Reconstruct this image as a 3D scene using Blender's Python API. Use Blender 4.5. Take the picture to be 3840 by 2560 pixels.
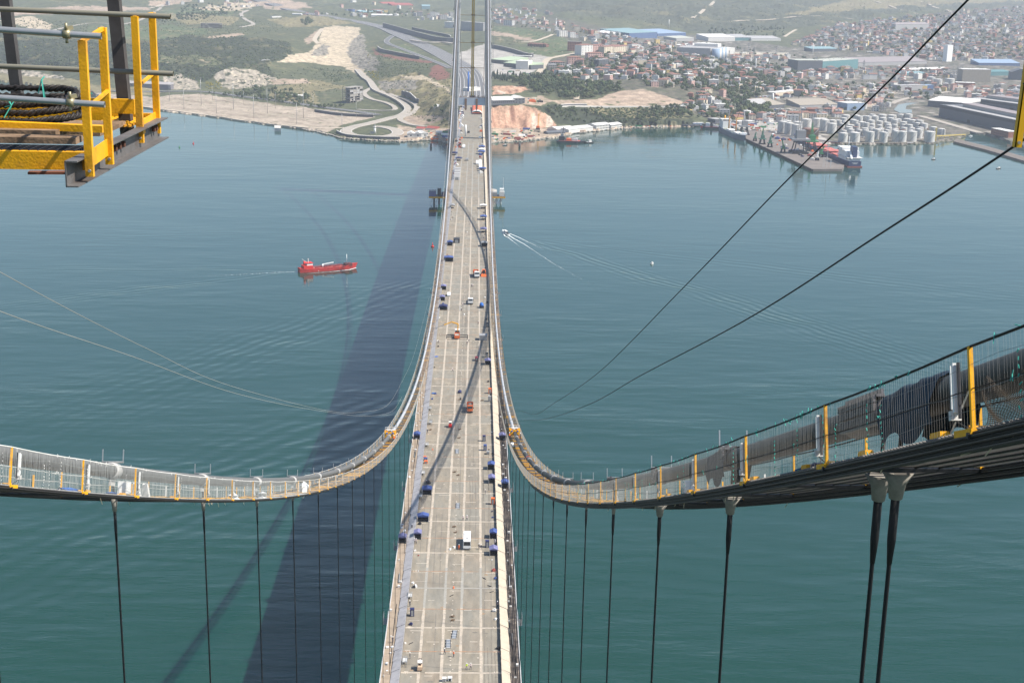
import bpy, math, random
import numpy as np
from mathutils import Vector, Matrix, noise as mnoise

for _o in list(bpy.data.objects):
    bpy.data.objects.remove(_o)
random.seed(11)
RNG = np.random.default_rng(11)
SC = bpy.context.scene
COL = SC.collection
rad = math.radians

# ------------------------------------------------------------------ camera
CX, CY, CZ = 4.644, 0.271, 247.674
PITCH, YAW, ROLL, FPX = 0.26028, 0.02891, 0.01970, 5239.1      # FPX: focal length for a 3840 px wide frame
_fw = np.array([math.sin(YAW)*math.cos(PITCH), math.cos(YAW)*math.cos(PITCH), -math.sin(PITCH)])
_rt = np.array([math.cos(YAW), -math.sin(YAW), 0.0])
_up = np.cross(_rt, _fw)
_c, _s = math.cos(ROLL), math.sin(ROLL)
RT, UP, FW = _c*_rt + _s*_up, -_s*_rt + _c*_up, _fw
CAM = np.array([CX, CY, CZ])
cam_d = bpy.data.cameras.new('camera')
cam_o = bpy.data.objects.new('camera', cam_d)
COL.objects.link(cam_o)
cam_d.sensor_width = 36.0
cam_d.lens = 36.0*FPX/3840.0
cam_d.clip_start, cam_d.clip_end = 0.5, 40000.0
_m = Matrix.Identity(4)
for _i in range(3):
    _m[_i][0], _m[_i][1], _m[_i][2], _m[_i][3] = RT[_i], UP[_i], -FW[_i], CAM[_i]
cam_o.matrix_world = _m
SC.camera = cam_o
SC.render.resolution_x, SC.render.resolution_y = 1024, 682

# ------------------------------------------------------------------ sky, sun, exposure
SUN_X, SUN_Y = 0.79, -0.16           # shadow of a point h up lies at (x - SUN_X h, y - SUN_Y h)
SUN_EL = math.atan2(1.0, math.hypot(SUN_X, SUN_Y))
SUN_AZ = math.atan2(SUN_X, SUN_Y)    # clockwise from +Y
W = bpy.data.worlds.new('World')
SC.world = W
W.use_nodes = True
_n = W.node_tree.nodes
_bg = next(n for n in _n if n.type == 'BACKGROUND')
_sky = _n.new('ShaderNodeTexSky')
_sky.sky_type = 'NISHITA'
_sky.sun_disc = False
_sky.sun_elevation = SUN_EL
_sky.sun_rotation = SUN_AZ
_sky.air_density, _sky.dust_density, _sky.ozone_density = 1.1, 0.6, 3.0
W.node_tree.links.new(_sky.outputs[0], _bg.inputs[0])
_bg.inputs[1].default_value = 0.10
_sd = bpy.data.lights.new('sun', 'SUN')
_sd.energy = 5.0
_sd.angle = rad(0.53)
_sd.color = (1.0, 0.94, 0.85)
_so = bpy.data.objects.new('sun', _sd)
COL.objects.link(_so)
_so.rotation_euler = Vector((-SUN_X, -SUN_Y, -1.0)).to_track_quat('-Z', 'Y').to_euler()
_so.location = (300, 0, 900)
SC.view_settings.view_transform = 'Standard'
SC.view_settings.look = 'None'
SC.view_settings.gamma = 1.0
SC.view_settings.use_curve_mapping = False
SC.view_settings.exposure = 0.64
SC.cycles.max_bounces = 6
SC.cycles.diffuse_bounces = 2
SC.cycles.glossy_bounces = 3
SC.cycles.transparent_max_bounces = 24
SC.cycles.volume_bounces = 0
SC.cycles.use_denoising = True
SC.cycles.sample_clamp_indirect = 6.0

# ------------------------------------------------------------------ pixel <-> place (photograph of 3840 x 2560)
def ray(u, v):
    return FW + RT*((u - 1920.0)/FPX) - UP*((v - 1280.0)/FPX)

def at_z(u, v, z=0.0):
    d = ray(u, v)
    return CAM + d*((z - CZ)/d[2])

def at_x(u, v, x):
    d = ray(u, v)
    return CAM + d*((x - CX)/d[0])

def at_y(u, v, y):
    d = ray(u, v)
    return CAM + d*((y - CY)/d[1])

L = 1550.0
HALF = 15.69            # the cables hang at x = +-HALF
def zdeck(y):
    t = y/L
    return 67.8 + 26.0*t*(1 - t) - 1.5*t**3 if y <= L*1.02 else 66.3 - (y - L)*0.0215

def zcable(y):
    t = y/L
    if t > 1.0:
        return 252.0 - (y - L)*0.36 + 0.00005*(y - L)**2
    return 252.0 - 4*174.0*t*(1 - t)

def slope(y):
    return math.atan2(zcable(y + 1) - zcable(y - 1), 2.0)

def on_deck(u, v):
    z = 72.0
    for _ in range(9):
        p = at_z(u, v, z)
        z = zdeck(p[1])
    return p

def to_px(p):
    d = np.asarray(p, float) - CAM
    z = d @ FW
    return 1920 + FPX*(d @ RT)/z, 1280 - FPX*(d @ UP)/z

# ------------------------------------------------------------------ mesh helper
class MB:
    def __init__(s):
        s.v, s.f, s.m, s.sm, s.mi, s.smooth = [], [], [], [], 0, False
    def face(s, ids):
        s.f.append(tuple(ids)); s.m.append(s.mi); s.sm.append(s.smooth)
    def add(s, pts, faces):
        b = len(s.v)
        s.v.extend([tuple(map(float, p)) for p in pts])
        for f in faces:
            s.face([b + i for i in f])
        return s
    def quad(s, *p):
        return s.add(p, [tuple(range(len(p)))])
    BOXF = [(0, 3, 2, 1), (4, 5, 6, 7), (0, 1, 5, 4), (1, 2, 6, 5), (2, 3, 7, 6), (3, 0, 4, 7)]
    def box(s, x0, x1, y0, y1, z0, z1):
        return s.add([(x0, y0, z0), (x1, y0, z0), (x1, y1, z0), (x0, y1, z0), (x0, y0, z1), (x1, y0, z1), (x1, y1, z1), (x0, y1, z1)], MB.BOXF)
    def taper(s, c, a, b, h, z0=0.0):
        x, y = c
        return s.add([(x - a[0], y - a[1], z0), (x + a[0], y - a[1], z0), (x + a[0], y + a[1], z0), (x - a[0], y + a[1], z0),
                      (x - b[0], y - b[1], z0 + h), (x + b[0], y - b[1], z0 + h), (x + b[0], y + b[1], z0 + h), (x - b[0], y + b[1], z0 + h)], MB.BOXF)
    def bar(s, p, q, w, h=None, up=(0, 0, 1)):
        p, q = Vector(p), Vector(q)
        h = w if h is None else h
        d = q - p
        if d.length < 1e-6:
            return s
        d.normalize()
        u = Vector(up)
        if abs(d.dot(u)) > 0.98:
            u = Vector((0, 1, 0))
        a = d.cross(u).normalized()*(w/2)
        b = a.cross(d).normalized()*(h/2)
        return s.add([p - a - b, p + a - b, p + a + b, p - a + b, q - a - b, q + a - b, q + a + b, q - a + b],
                     [(0, 3, 2, 1), (4, 5, 6, 7), (0, 1, 5, 4), (1, 2, 6, 5), (2, 3, 7, 6), (3, 0, 4, 7)])
    def tube(s, pts, r, n=6, caps=True):
        pts = [Vector(p) for p in pts]
        rs = r if hasattr(r, '__len__') else [r]*len(pts)
        b = len(s.v)
        ref = None
        for i, p in enumerate(pts):
            d = (pts[min(i + 1, len(pts) - 1)] - pts[max(i - 1, 0)]).normalized()
            if ref is None:
                ref = Vector((0, 0, 1)) if abs(d.z) < 0.9 else Vector((1, 0, 0))
            a = d.cross(ref).normalized()
            c = a.cross(d).normalized()
            for k in range(n):
                t = 2*math.pi*k/n
                q = p + a*(rs[i]*math.cos(t)) + c*(rs[i]*math.sin(t))
                s.v.append((q.x, q.y, q.z))
        o = s.smooth
        s.smooth = n > 4
        for i in range(len(pts) - 1):
            for k in range(n):
                k2 = (k + 1) % n
                s.face((b + i*n + k, b + i*n + k2, b + (i + 1)*n + k2, b + (i + 1)*n + k))
        s.smooth = o
        if caps:
            s.face([b + k for k in range(n)][::-1])
            s.face([b + (len(pts) - 1)*n + k for k in range(n)])
        return s
    def lathe(s, c, prof, n=16, caps=True):
        return s.tube([(c[0], c[1], c[2] + z) for r, z in prof], [r for r, z in prof], n, caps) if False else s._lathe(c, prof, n, caps)
    def _lathe(s, c, prof, n, caps):
        b = len(s.v)
        for r, z in prof:
            for k in range(n):
                t = 2*math.pi*k/n
                s.v.append((c[0] + r*math.cos(t), c[1] + r*math.sin(t), c[2] + z))
        o = s.smooth
        s.smooth = True
        for i in range(len(prof) - 1):
            for k in range(n):
                k2 = (k + 1) % n
                s.face((b + i*n + k, b + i*n + k2, b + (i + 1)*n + k2, b + (i + 1)*n + k))
        s.smooth = o
        if caps:
            s.face([b + k for k in range(n)][::-1])
            s.face([b + (len(prof) - 1)*n + k for k in range(n)])
        return s
    def prism(s, poly, z0, z1):
        n = len(poly)
        b = len(s.v)
        s.v.extend([(p[0], p[1], z0) for p in poly]); s.v.extend([(p[0], p[1], z1) for p in poly])
        s.face(range(b + n - 1, b - 1, -1)); s.face(range(b + n, b + 2*n))
        for k in range(n):
            s.face((b + k, b + (k + 1) % n, b + n + (k + 1) % n, b + n + k))
        return s
    def gable(s, x0, x1, y0, y1, z, h, o=0.0, along='x'):
        """A pitched roof with overhang o; ridge along x or y."""
        x0, x1, y0, y1 = x0 - o, x1 + o, y0 - o, y1 + o
        if along == 'x':
            ym = (y0 + y1)/2
            p = [(x0, y0, z), (x1, y0, z), (x1, y1, z), (x0, y1, z), (x0, ym, z + h), (x1, ym, z + h)]
            return s.add(p, [(0, 1, 5, 4), (2, 3, 4, 5), (1, 2, 5), (3, 0, 4), (0, 3, 2, 1)])
        xm = (x0 + x1)/2
        p = [(x0, y0, z), (x1, y0, z), (x1, y1, z), (x0, y1, z), (xm, y0, z + h), (xm, y1, z + h)]
        return s.add(p, [(1, 2, 5, 4), (3, 0, 4, 5), (0, 1, 4), (2, 3, 5), (0, 3, 2, 1)])
    def hip(s, x0, x1, y0, y1, z, h, o=0.4):
        x0, x1, y0, y1 = x0 - o, x1 + o, y0 - o, y1 + o
        k = min(x1 - x0, y1 - y0)/2
        if x1 - x0 >= y1 - y0:
            a, b = (x0 + k, (y0 + y1)/2, z + h), (x1 - k + 1e-3, (y0 + y1)/2, z + h)
            F = [(0, 1, 5, 4), (2, 3, 4, 5), (1, 2, 5), (3, 0, 4), (0, 3, 2, 1)]
        else:
            a, b = ((x0 + x1)/2, y0 + k, z + h), ((x0 + x1)/2, y1 - k, z + h)
            F = [(1, 2, 5, 4), (3, 0, 4, 5), (0, 1, 4), (2, 3, 5), (0, 3, 2, 1)]
        return s.add([(x0, y0, z), (x1, y0, z), (x1, y1, z), (x0, y1, z), a, b], F)
    def blob(s, c, r, rr, n=0):
        """Rough lump: 14-vertex ball with uneven radii."""
        o = s.smooth
        s.smooth = False
        pts = [(0, 0, 1)]
        for zz, m in ((0.45, 6), (-0.4, 6)):
            q = math.sqrt(1 - zz*zz)
            a0 = rr.random()*6.28
            pts += [(q*math.cos(a0 + 6.283*k/m), q*math.sin(a0 + 6.283*k/m), zz) for k in range(m)]
        pts.append((0, 0, -1))
        P = []
        for p in pts:
            k = 0.72 + 0.5*rr.random()
            P.append((c[0] + p[0]*r[0]*k, c[1] + p[1]*r[1]*k, c[2] + p[2]*r[2]*k))
        F = [(0, 1 + k, 1 + (k + 1) % 6) for k in range(6)]
        for k in range(6):
            a, b, d, e = 1 + k, 1 + (k + 1) % 6, 7 + k, 7 + (k + 1) % 6
            F += [(a, d, b), (b, d, e)]
        F += [(13, 7 + (k + 1) % 6, 7 + k) for k in range(6)]
        s.add(P, F)
        s.smooth = o
        return s
    def mesh(s, name, mats):
        me = bpy.data.meshes.new(name)
        me.from_pydata(s.v, [], s.f)
        for mt in (mats if isinstance(mats, (list, tuple)) else [mats]):
            me.materials.append(mt)
        if any(s.m):
            me.polygons.foreach_set('material_index', s.m)
        if any(s.sm):
            me.polygons.foreach_set('use_smooth', s.sm)
        me.update()
        return me
    def build(s, name, mats, parent=None, **kw):
        return put(name, s.mesh(name, mats), parent, **kw)

KIDS = {}
def put(name, data, parent=None, loc=None, rz=None, kind=None, label=None, scale=None):
    o = bpy.data.objects.new(name, data)
    COL.objects.link(o)
    if parent is not None:
        o.parent = parent
        KIDS.setdefault(parent.name, []).append(o)
    if loc is not None:
        o.location = loc
    if rz is not None:
        o.rotation_euler = (0, 0, rz)
    if scale is not None:
        o.scale = scale
    if kind:
        o['kind'] = kind
    if label:
        o['label'] = label
    return o

def tag(o, label, cat, group=None, kind=None):
    if label: o['label'] = label
    if cat: o['category'] = cat
    if group: o['group'] = group
    if kind: o['kind'] = kind
    return o

def thing(name, label, cat, loc=(0, 0, 0), rz=0.0, group=None):
    o = put(name, None, None, loc, rz)
    o.empty_display_size = 0.2
    return tag(o, label, cat, group)

def dup(root, loc, rz=0.0, label=None, group=None, scale=None, rx=None):
    def cp(o, parent):
        c = o.copy()
        COL.objects.link(c)
        if parent is not None:
            c.parent = parent
            KIDS.setdefault(parent.name, []).append(c)
        for k in KIDS.get(o.name, []):
            cp(k, c)
        return c
    r = cp(root, None)
    r.location = loc
    r.rotation_euler = (rx or 0.0, 0, rz)
    if scale is not None:
        r.scale = scale if hasattr(scale, '__len__') else (scale,)*3
    if label: r['label'] = label
    if group: r['group'] = group
    return r

# ------------------------------------------------------------------ materials
MATS = {}
def mat(name, col, rough=0.7, metal=0.0, var=0.12, scale=0.8, bump=0.0, bscale=None, col2=None, c2=0.5, coord='P', stretch=None, spec=0.3):
    if name in MATS:
        return MATS[name]
    m = bpy.data.materials.new(name)
    m.use_nodes = True
    nt = m.node_tree
    N, K = nt.nodes, nt.links.new
    b = next(n for n in N if n.type == 'BSDF_PRINCIPLED')
    b.inputs['Roughness'].default_value = rough
    b.inputs['Metallic'].default_value = metal
    b.inputs['Specular IOR Level'].default_value = spec
    if coord == 'P':
        src = N.new('ShaderNodeNewGeometry').outputs['Position']
    else:
        src = N.new('ShaderNodeTexCoord').outputs['Object']
    if stretch:
        mp = N.new('ShaderNodeMapping')
        mp.inputs['Scale'].default_value = stretch
        K(src, mp.inputs[0])
        src = mp.outputs[0]
    tx = N.new('ShaderNodeTexNoise')
    tx.inputs['Scale'].default_value = scale
    tx.inputs['Detail'].default_value = 6.0
    tx.inputs['Roughness'].default_value = 0.65
    K(src, tx.inputs['Vector'])
    mr = N.new('ShaderNodeMapRange')
    mr.inputs[1].default_value, mr.inputs[2].default_value = 0.3, 0.7
    mr.inputs[3].default_value, mr.inputs[4].default_value = 1 - var, 1 + var
    K(tx.outputs[0], mr.inputs[0])
    mx = N.new('ShaderNodeVectorMath')
    mx.operation = 'SCALE'
    K(mr.outputs[0], mx.inputs['Scale'])
    if col2 is not None:
        t2 = N.new('ShaderNodeTexNoise')
        t2.inputs['Scale'].default_value = scale*0.37
        t2.inputs['Detail'].default_value = 8.0
        t2.inputs['Roughness'].default_value = 0.7
        K(src, t2.inputs['Vector'])
        r2 = N.new('ShaderNodeMapRange')
        r2.inputs[1].default_value, r2.inputs[2].default_value = c2 - 0.07, c2 + 0.07
        K(t2.outputs[0], r2.inputs[0])
        mc = N.new('ShaderNodeMix')
        mc.data_type = 'RGBA'
        mc.inputs[6].default_value = (*col, 1)
        mc.inputs[7].default_value = (*col2, 1)
        K(r2.outputs[0], mc.inputs[0])
        K(mc.outputs[2], mx.inputs[0])
    else:
        mx.inputs[0].default_value = col
    K(mx.outputs[0], b.inputs['Base Color'])
    if bump:
        t3 = N.new('ShaderNodeTexNoise')
        t3.inputs['Scale'].default_value = bscale or scale*6
        t3.inputs['Detail'].default_value = 5.0
        K(src, t3.inputs['Vector'])
        bp = N.new('ShaderNodeBump')
        bp.inputs['Strength'].default_value = min(1.0, bump)
        bp.inputs['Distance'].default_value = 0.1
        K(t3.outputs[0], bp.inputs['Height'])
        K(bp.outputs[0], b.inputs['Normal'])
    MATS[name] = m
    return m

M_yel = mat('yellow_paint', (0.80, 0.385, 0.010), 0.48, 0, 0.16, 4.0, 0.10, 50, (0.42, 0.19, 0.03), 0.61)
M_steel = mat('grey_steel', (0.16, 0.15, 0.145), 0.55, 0.35, 0.2, 4.0, 0.1, 60, (0.12, 0.08, 0.06), 0.63)
M_dark = mat('dark_steel', (0.035, 0.035, 0.04), 0.5, 0.2, 0.25, 3.0)
M_black = mat('black_rubber', (0.012, 0.012, 0.013), 0.6)
M_galv = mat('galvanised', (0.42, 0.42, 0.41), 0.4, 0.6, 0.12, 5.0)
M_white = mat('white_paint', (0.78, 0.78, 0.76), 0.5, 0, 0.06, 1.5)
M_offw = mat('off_white', (0.66, 0.64, 0.60), 0.6, 0, 0.12, 1.0)
M_wood = mat('plank_wood', (0.24, 0.16, 0.10), 0.8, 0, 0.3, 5.0, 0.15, 30, (0.14, 0.09, 0.055), 0.52)
M_rope = mat('wire_rope', (0.035, 0.03, 0.027), 0.5, 0.3, 0.4, 20.0, 0.2, 80)
M_org = mat('orange_paint', (0.75, 0.15, 0.03), 0.5, 0, 0.15, 1.0)
M_red = mat('red_paint', (0.58, 0.03, 0.025), 0.5, 0, 0.12, 0.8)
M_blue = mat('blue_tarp', (0.05, 0.085, 0.25), 0.65, 0, 0.2, 1.2)
M_navy = mat('navy_tarp', (0.028, 0.033, 0.10), 0.65, 0, 0.2, 1.2)
M_lilac = mat('lilac_tarp', (0.16, 0.16, 0.30), 0.65, 0, 0.2, 1.2)
M_bright = mat('bright_blue', (0.02, 0.12, 0.42), 0.55, 0, 0.15, 1.2)
M_glass = mat('dark_glass', (0.02, 0.025, 0.03), 0.08, 0, 0.05, spec=0.6)
M_grn = mat('green_paint', (0.05, 0.22, 0.09), 0.5, 0, 0.15, 1.0)
M_grey = mat('mid_grey_paint', (0.28, 0.28, 0.28), 0.5, 0, 0.12, 1.0)
M_skin = mat('skin', (0.40, 0.22, 0.15), 0.6)
M_teal = mat('teal_net', (0.05, 0.35, 0.28), 0.7)
# ================================================================== THE BRIDGE
M_p = [mat('deck_primer_%d' % i, c, 0.75, 0, 0.20, 0.5, 0, None, c2, 0.52, stretch=(1, 0.3, 1)) for i, (c, c2) in enumerate((
    ((0.235, 0.205, 0.160), (0.205, 0.185, 0.150)), ((0.215, 0.193, 0.155), (0.25, 0.21, 0.16)),
    ((0.250, 0.215, 0.163), (0.222, 0.20, 0.16)), ((0.222, 0.207, 0.172), (0.25, 0.222, 0.175))))]
M_cream = mat('cream_strip', (0.43, 0.37, 0.295), 0.75, 0, 0.16, 1.5, 0, None, (0.34, 0.30, 0.25), 0.56)
M_gstrip = mat('grey_strip', (0.30, 0.285, 0.25), 0.75, 0, 0.1, 1.5)
M_rust = mat('rust_line', (0.36, 0.19, 0.10), 0.85, 0, 0.25, 1.2, 0, None, (0.28, 0.20, 0.14), 0.52)
M_girder = mat('girder_steel', (0.30, 0.27, 0.22), 0.7, 0, 0.12, 0.3)
M_bandL = mat('grey_fairing', (0.40, 0.385, 0.385), 0.6, 0, 0.14, 0.6, 0, None, (0.33, 0.31, 0.31), 0.58)
M_bandR = mat('cream_fairing', (0.43, 0.37, 0.285), 0.65, 0, 0.08, 0.6, 0, None, (0.50, 0.42, 0.31), 0.6)
M_walk = mat('walkway_primer', (0.31, 0.245, 0.18), 0.8, 0, 0.16, 0.6, 0, None, (0.24, 0.19, 0.15), 0.6)
M_walkd = mat('stained_walkway', (0.22, 0.18, 0.145), 0.8, 0, 0.25, 0.9, 0, None, (0.075, 0.062, 0.055), 0.50)

deck = thing('bridge_deck', 'long beige steel bridge deck running away to the far tower', 'bridge deck')
YS = 250.0
rows = []
y = 226.8
while y < 2080:
    rows += [y, y + 11.4]
    y += 25.0
cols = [-13.0, -8.3, -2.5, 2.35, 7.8, 13.0]
prof = [(-17.9, -0.35), (-17.9, -1.5), (-10.0, -4.6), (10.0, -4.6), (17.9, -1.5), (17.9, -0.35), (13.0, -0.10), (-13.0, -0.10)]
g = MB()
ysec = [-60 + 21.7*i for i in range(101)]
for yy in ysec:
    g.v.extend([(px_, yy, zdeck(yy) + pz) for px_, pz in prof])
for i in range(len(ysec) - 1):
    for k in range(8):
        a, b = i*8 + k, i*8 + (k + 1) % 8
        g.face((b, a, a + 8, b + 8))
g.face(range(7, -1, -1)); g.face(range((len(ysec) - 1)*8, len(ysec)*8))
g.build('box_girder', M_girder, deck)

def patch(b, x0, x1, y0, y1, dz, top, n=1):
    """A plate lying on the deck curve."""
    for k in range(n):
        a, c = y0 + (y1 - y0)*k/n, y0 + (y1 - y0)*(k + 1)/n
        za, zc_ = zdeck(a), zdeck(c)
        p = [(x0, a, za + dz), (x1, a, za + dz), (x1, c, zc_ + dz), (x0, c, zc_ + dz), (x0, a, za + top), (x1, a, za + top), (x1, c, zc_ + top), (x0, c, zc_ + top)]
        b.add(p, MB.BOXF)

far = MB()
npan = 0
lst = [r for r in rows if r > YS]
for i in range(len(lst) - 1):
    for j in range(5):
        if npan < 290:
            b = MB()
            patch(b, cols[j] + 0.05, cols[j + 1] - 0.05, lst[i] + 0.05, lst[i + 1] - 0.05, -0.08, 0.0)
            b.build('deck_panel', random.choice(M_p), deck)
            npan += 1
        else:
            far.mi = random.randrange(4)
            patch(far, cols[j] + 0.05, cols[j + 1] - 0.05, lst[i] + 0.05, lst[i + 1] - 0.05, -0.08, 0.0)
far.build('deck_panel', M_p, deck, kind='stuff')
near = MB()
patch(near, -13, 13, -50, lst[0] - 0.05, -0.08, 0.0, 12)
near.build('deck_plate', M_p[0], deck)

# weld strips along the deck
for x in cols[1:5]:
    b = MB()
    yy = YS
    while yy < 1500:
        st = 3.0 if yy < 700 else 12.0
        grey = 363.2 < yy < 388.6 or 700 < yy < 724 or 1010 < yy < 1040 or yy > 1085
        b.mi = 1 if grey else 0
        if True:
            w = 0.36 + random.uniform(-0.05, 0.05)
            q = random.uniform(-0.04, 0.04)
            w2 = w + random.uniform(-0.03, 0.05)
            za, zb = zdeck(yy) + 0.012, zdeck(yy + st) + 0.012
            if b.v and abs(b.v[-1][1] - yy) < 1e-6:
                n_ = len(b.v)
                b.v.extend([(x + w2 + q, yy + st, zb), (x - w2 + q, yy + st, zb)])
                b.face((n_ - 1, n_ - 2, n_, n_ + 1))
            else:
                b.quad((x - w + q, yy, za), (x + w + q, yy, za), (x + w2 + q, yy + st, zb), (x - w2 + q, yy + st, zb))
        yy += st
    b.build('weld_strip', [M_cream, M_gstrip], deck)
# strips across the deck: cream and rust alternate
for i, yy in enumerate([r for r in rows if YS < r < 1330]):
    cream = i % 2 == (0 if abs((lst[0] - 226.8) % 25) < 0.1 else 1)
    b = MB()
    x = -12.95
    w0 = (0.40 if yy < 700 else 0.34) if cream else 0.16
    while x < 12.9:
        x2 = min(12.95, x + random.uniform(0.5, 1.6))
        w = w0*random.uniform(0.72, 1.15)
        if random.random() < (0.97 if yy < 1000 else 0.7):
            b.quad((x, yy - w, zdeck(yy) + 0.018), (x2, yy - w, zdeck(yy) + 0.018), (x2, yy + w, zdeck(yy) + 0.018), (x, yy + w, zdeck(yy) + 0.018))
        x = x2
    grey = 374 < yy < 380
    b.build('joint_strip' if cream else 'rust_strip', (M_gstrip if grey else M_cream) if cream else M_rust, deck)
# short painted dashes, comb marks and ring marks
dash = MB()
for yy in np.arange(YS, 1080, 6.25):
    for j in range(5):
        if random.random() < (0.42 if yy > 320 else 0.3):
            a = random.uniform(cols[j] + 0.5, cols[j + 1] - 3)
            l_ = random.uniform(1.5, 4.5)
            b = dash
            w = random.uniform(0.06, 0.12)
            o = random.uniform(-0.3, 0.3)
            z = zdeck(yy) + 0.022
            b.quad((a, yy + o - w, z), (min(cols[j + 1], a + l_), yy + o - w, z), (min(cols[j + 1], a + l_), yy + o + w, z), (a, yy + o + w, z))
    for k in range(5):
        x, o = (-0.25, random.uniform(-3, 3)) if k < 3 else (random.uniform(-12.5, 12.5), random.uniform(-3, 3))
        s_ = random.uniform(0.08, 0.22)
        z = zdeck(yy + o) + 0.03
        dash.box(x - s_, x + s_, yy + o - s_*0.8, yy + o + s_*0.8, z - 0.02, z + 0.02)
for yy in [r for i, r in enumerate(lst) if YS < r < 800]:
    for sx in (-1, 1):
        for k in range(5):
            for q in (-0.5, 0.25):
                x = sx*(11.2 + 0.28*k)
                z = zdeck(yy) + 0.026
                if random.random() < 0.6:
                    dash.quad((x, yy + q, z), (x + 0.12, yy + q, z), (x + 0.12, yy + q + 0.55, z), (x, yy + q + 0.55, z))
dash.build('painted_mark', mat('mark_paint', (0.60, 0.53, 0.44), 0.7), deck, kind='stuff')

# tyre tracks and rusty stains
b = MB()
for k in range(26):
    x0 = random.choice((-10.5, -5.6, -4.2, -0.6, 0.9, 4.2, 5.8, 9.6)) + random.uniform(-0.8, 0.8)
    ya = random.uniform(YS, 760); n = random.randint(4, 16)
    for q in (0, 1.9):
        pr = None
        for i in range(n):
            yy = ya + 7.0*i
            x = x0 + q + 0.35*math.sin(yy*0.03 + k)
            cur = ((x - 0.14, yy, zdeck(yy) + 0.006), (x + 0.14, yy, zdeck(yy) + 0.006))
            if pr: b.quad(pr[0], pr[1], cur[1], cur[0])
            pr = cur
b.build('tyre_mark', mat('tyre_grime', (0.185, 0.165, 0.135), 0.8, 0, 0.15, 0.8), deck, kind='stuff')
b = MB()
for k in range(230):
    b.mi = random.randrange(2)
    yy = random.choice(lst[:60]) + random.gauss(0, 2.2) if random.random() < 0.6 else random.uniform(YS, 900)
    x = random.uniform(-12.3, 12.3); r = random.uniform(0.15, 0.75); n = 9
    b.face([b.v.append((x + r*random.uniform(0.5, 1.2)*math.cos(6.283*q/n)*1.3, yy + r*random.uniform(0.4, 1.0)*math.sin(6.283*q/n), zdeck(yy) + 0.009)) or len(b.v) - 1 for q in range(n)])
b.build('stain', [mat('rust_stain', (0.27, 0.19, 0.12), 0.9, 0, 0.2, 2.0), mat('grey_stain', (0.17, 0.155, 0.13), 0.9, 0, 0.2, 2.0)], deck, kind='stuff')
# fairing plates and walkways on both edges
for sx, mb_ in ((-1, M_bandL), (1, M_bandR)):
    rest = MB()
    for i in range(len(lst) - 1):
        y0, y1 = lst[i] + 0.04, lst[i + 1] - 0.10
        n = 2 if y0 < 1000 else 1
        for k in range(n):
            a, c = y0 + (y1 - y0)*k/n, y0 + (y1 - y0)*(k + 1)/n - 0.05
            b = MB() if y0 < 900 else rest
            hi = 1.15 + random.uniform(-0.08, 0.08)
            wv = random.uniform(-0.18, 0.12)
            za, zc_ = zdeck(a), zdeck(c)
            P = [(sx*13.06, a, za + hi), (sx*13.06, c, zc_ + hi), (sx*(15.30 + wv), c, zc_ + 0.12), (sx*15.42, a, za + 0.10)]
            Q = [(sx*13.06, a, za - 0.05), (sx*13.06, c, zc_ - 0.05)]
            F = [(0, 1, 2, 3), (0, 4, 5, 1), (0, 3, 4), (1, 5, 2)]
            b.add(P + Q, F if sx > 0 else [f[::-1] for f in F])
            if y0 < 900:
                b.build('fairing_plate', mb_, deck)
    rest.build('fairing_plate', mb_, deck, kind='stuff')
    rest = MB()
    for i in range(0, len(lst) - 2, 2):
        b = MB() if i < 120 else rest
        x0, x1 = sorted((sx*15.5, sx*17.88))
        patch(b, x0, x1, lst[i] + 0.03, lst[i + 2] - 0.03, -0.30, 0.06)
        if i < 120:
            b.build('walkway_plate', M_walk if sx < 0 else M_walkd, deck)
    rest.build('walkway_plate', M_walk, deck, kind='stuff')
    b = MB()
    yl = list(np.arange(YS, 1545, 12.5))
    for a, c in zip(yl[:-1], yl[1:]):
        b.bar((sx*17.98, a, zdeck(a) + 0.12), (sx*17.98, c, zdeck(c) + 0.12), 0.22, 0.55)
    b.build('edge_beam', mat('edge_beam_paint', (0.48, 0.47, 0.46), 0.5), deck)
    b = MB()
    for yy in np.arange(YS, 900, 3.1):
        z = zdeck(yy)
        if random.random() < 0.8:
            b.box(sx*13.0 - 0.04, sx*13.0 + 0.04, yy - 0.04, yy + 0.04, z + 1.1, z + random.uniform(1.4, 2.2))
        if random.random() < 0.35:
            x = sx*random.uniform(15.6, 17.6)
            s_ = random.uniform(0.12, 0.4)
            b.box(x - s_, x + s_, yy - s_, yy + s_, z + 0.06, z + random.uniform(0.2, 0.7))
        if random.random() < 0.25:
            x = sx*15.45
            b.bar((x, yy, z + 0.06), (x, yy, z + 1.2), 0.1)
    b.build('railing_post', M_offw, deck, kind='stuff')
# black hoses lying along the right walkway, a few pipes on the left one
for x, y0, y1 in ((15.75, 250, 700), (16.1, 260, 900), (16.45, 250, 560), (16.8, 300, 760), (17.2, 250, 620), (-16.0, 330, 372), (-16.1, 470, 520)):
    b = MB()
    pts = [(x + 0.14*math.sin(yy*0.11 + x), yy, zdeck(yy) + 0.14) for yy in np.arange(y0, y1, 6)]
    b.tube(pts, 0.07, 5)
    b.build('hose', M_black, deck)
for sx, u, v in ((-1, 1548, 1705), (-1, 1501, 2170), (1, 1908, 2180), (1, 1893, 2400)):
    p = on_deck(u, v)
    b = MB()
    b.bar((sx*16.3, p[1] - 3.0, zdeck(p[1] - 3) + 0.35), (sx*16.35, p[1] + 3.4, zdeck(p[1] + 3) + 0.35), 0.22)
    b.build('steel_pipe', M_grey, deck)
b = MB()
for yy in (1551.0,):
    b.box(-14.5, 14.5, yy - 0.6, yy + 0.6, zdeck(yy), zdeck(yy) + 0.12)
b.build('expansion_joint', M_dark, deck)

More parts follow.
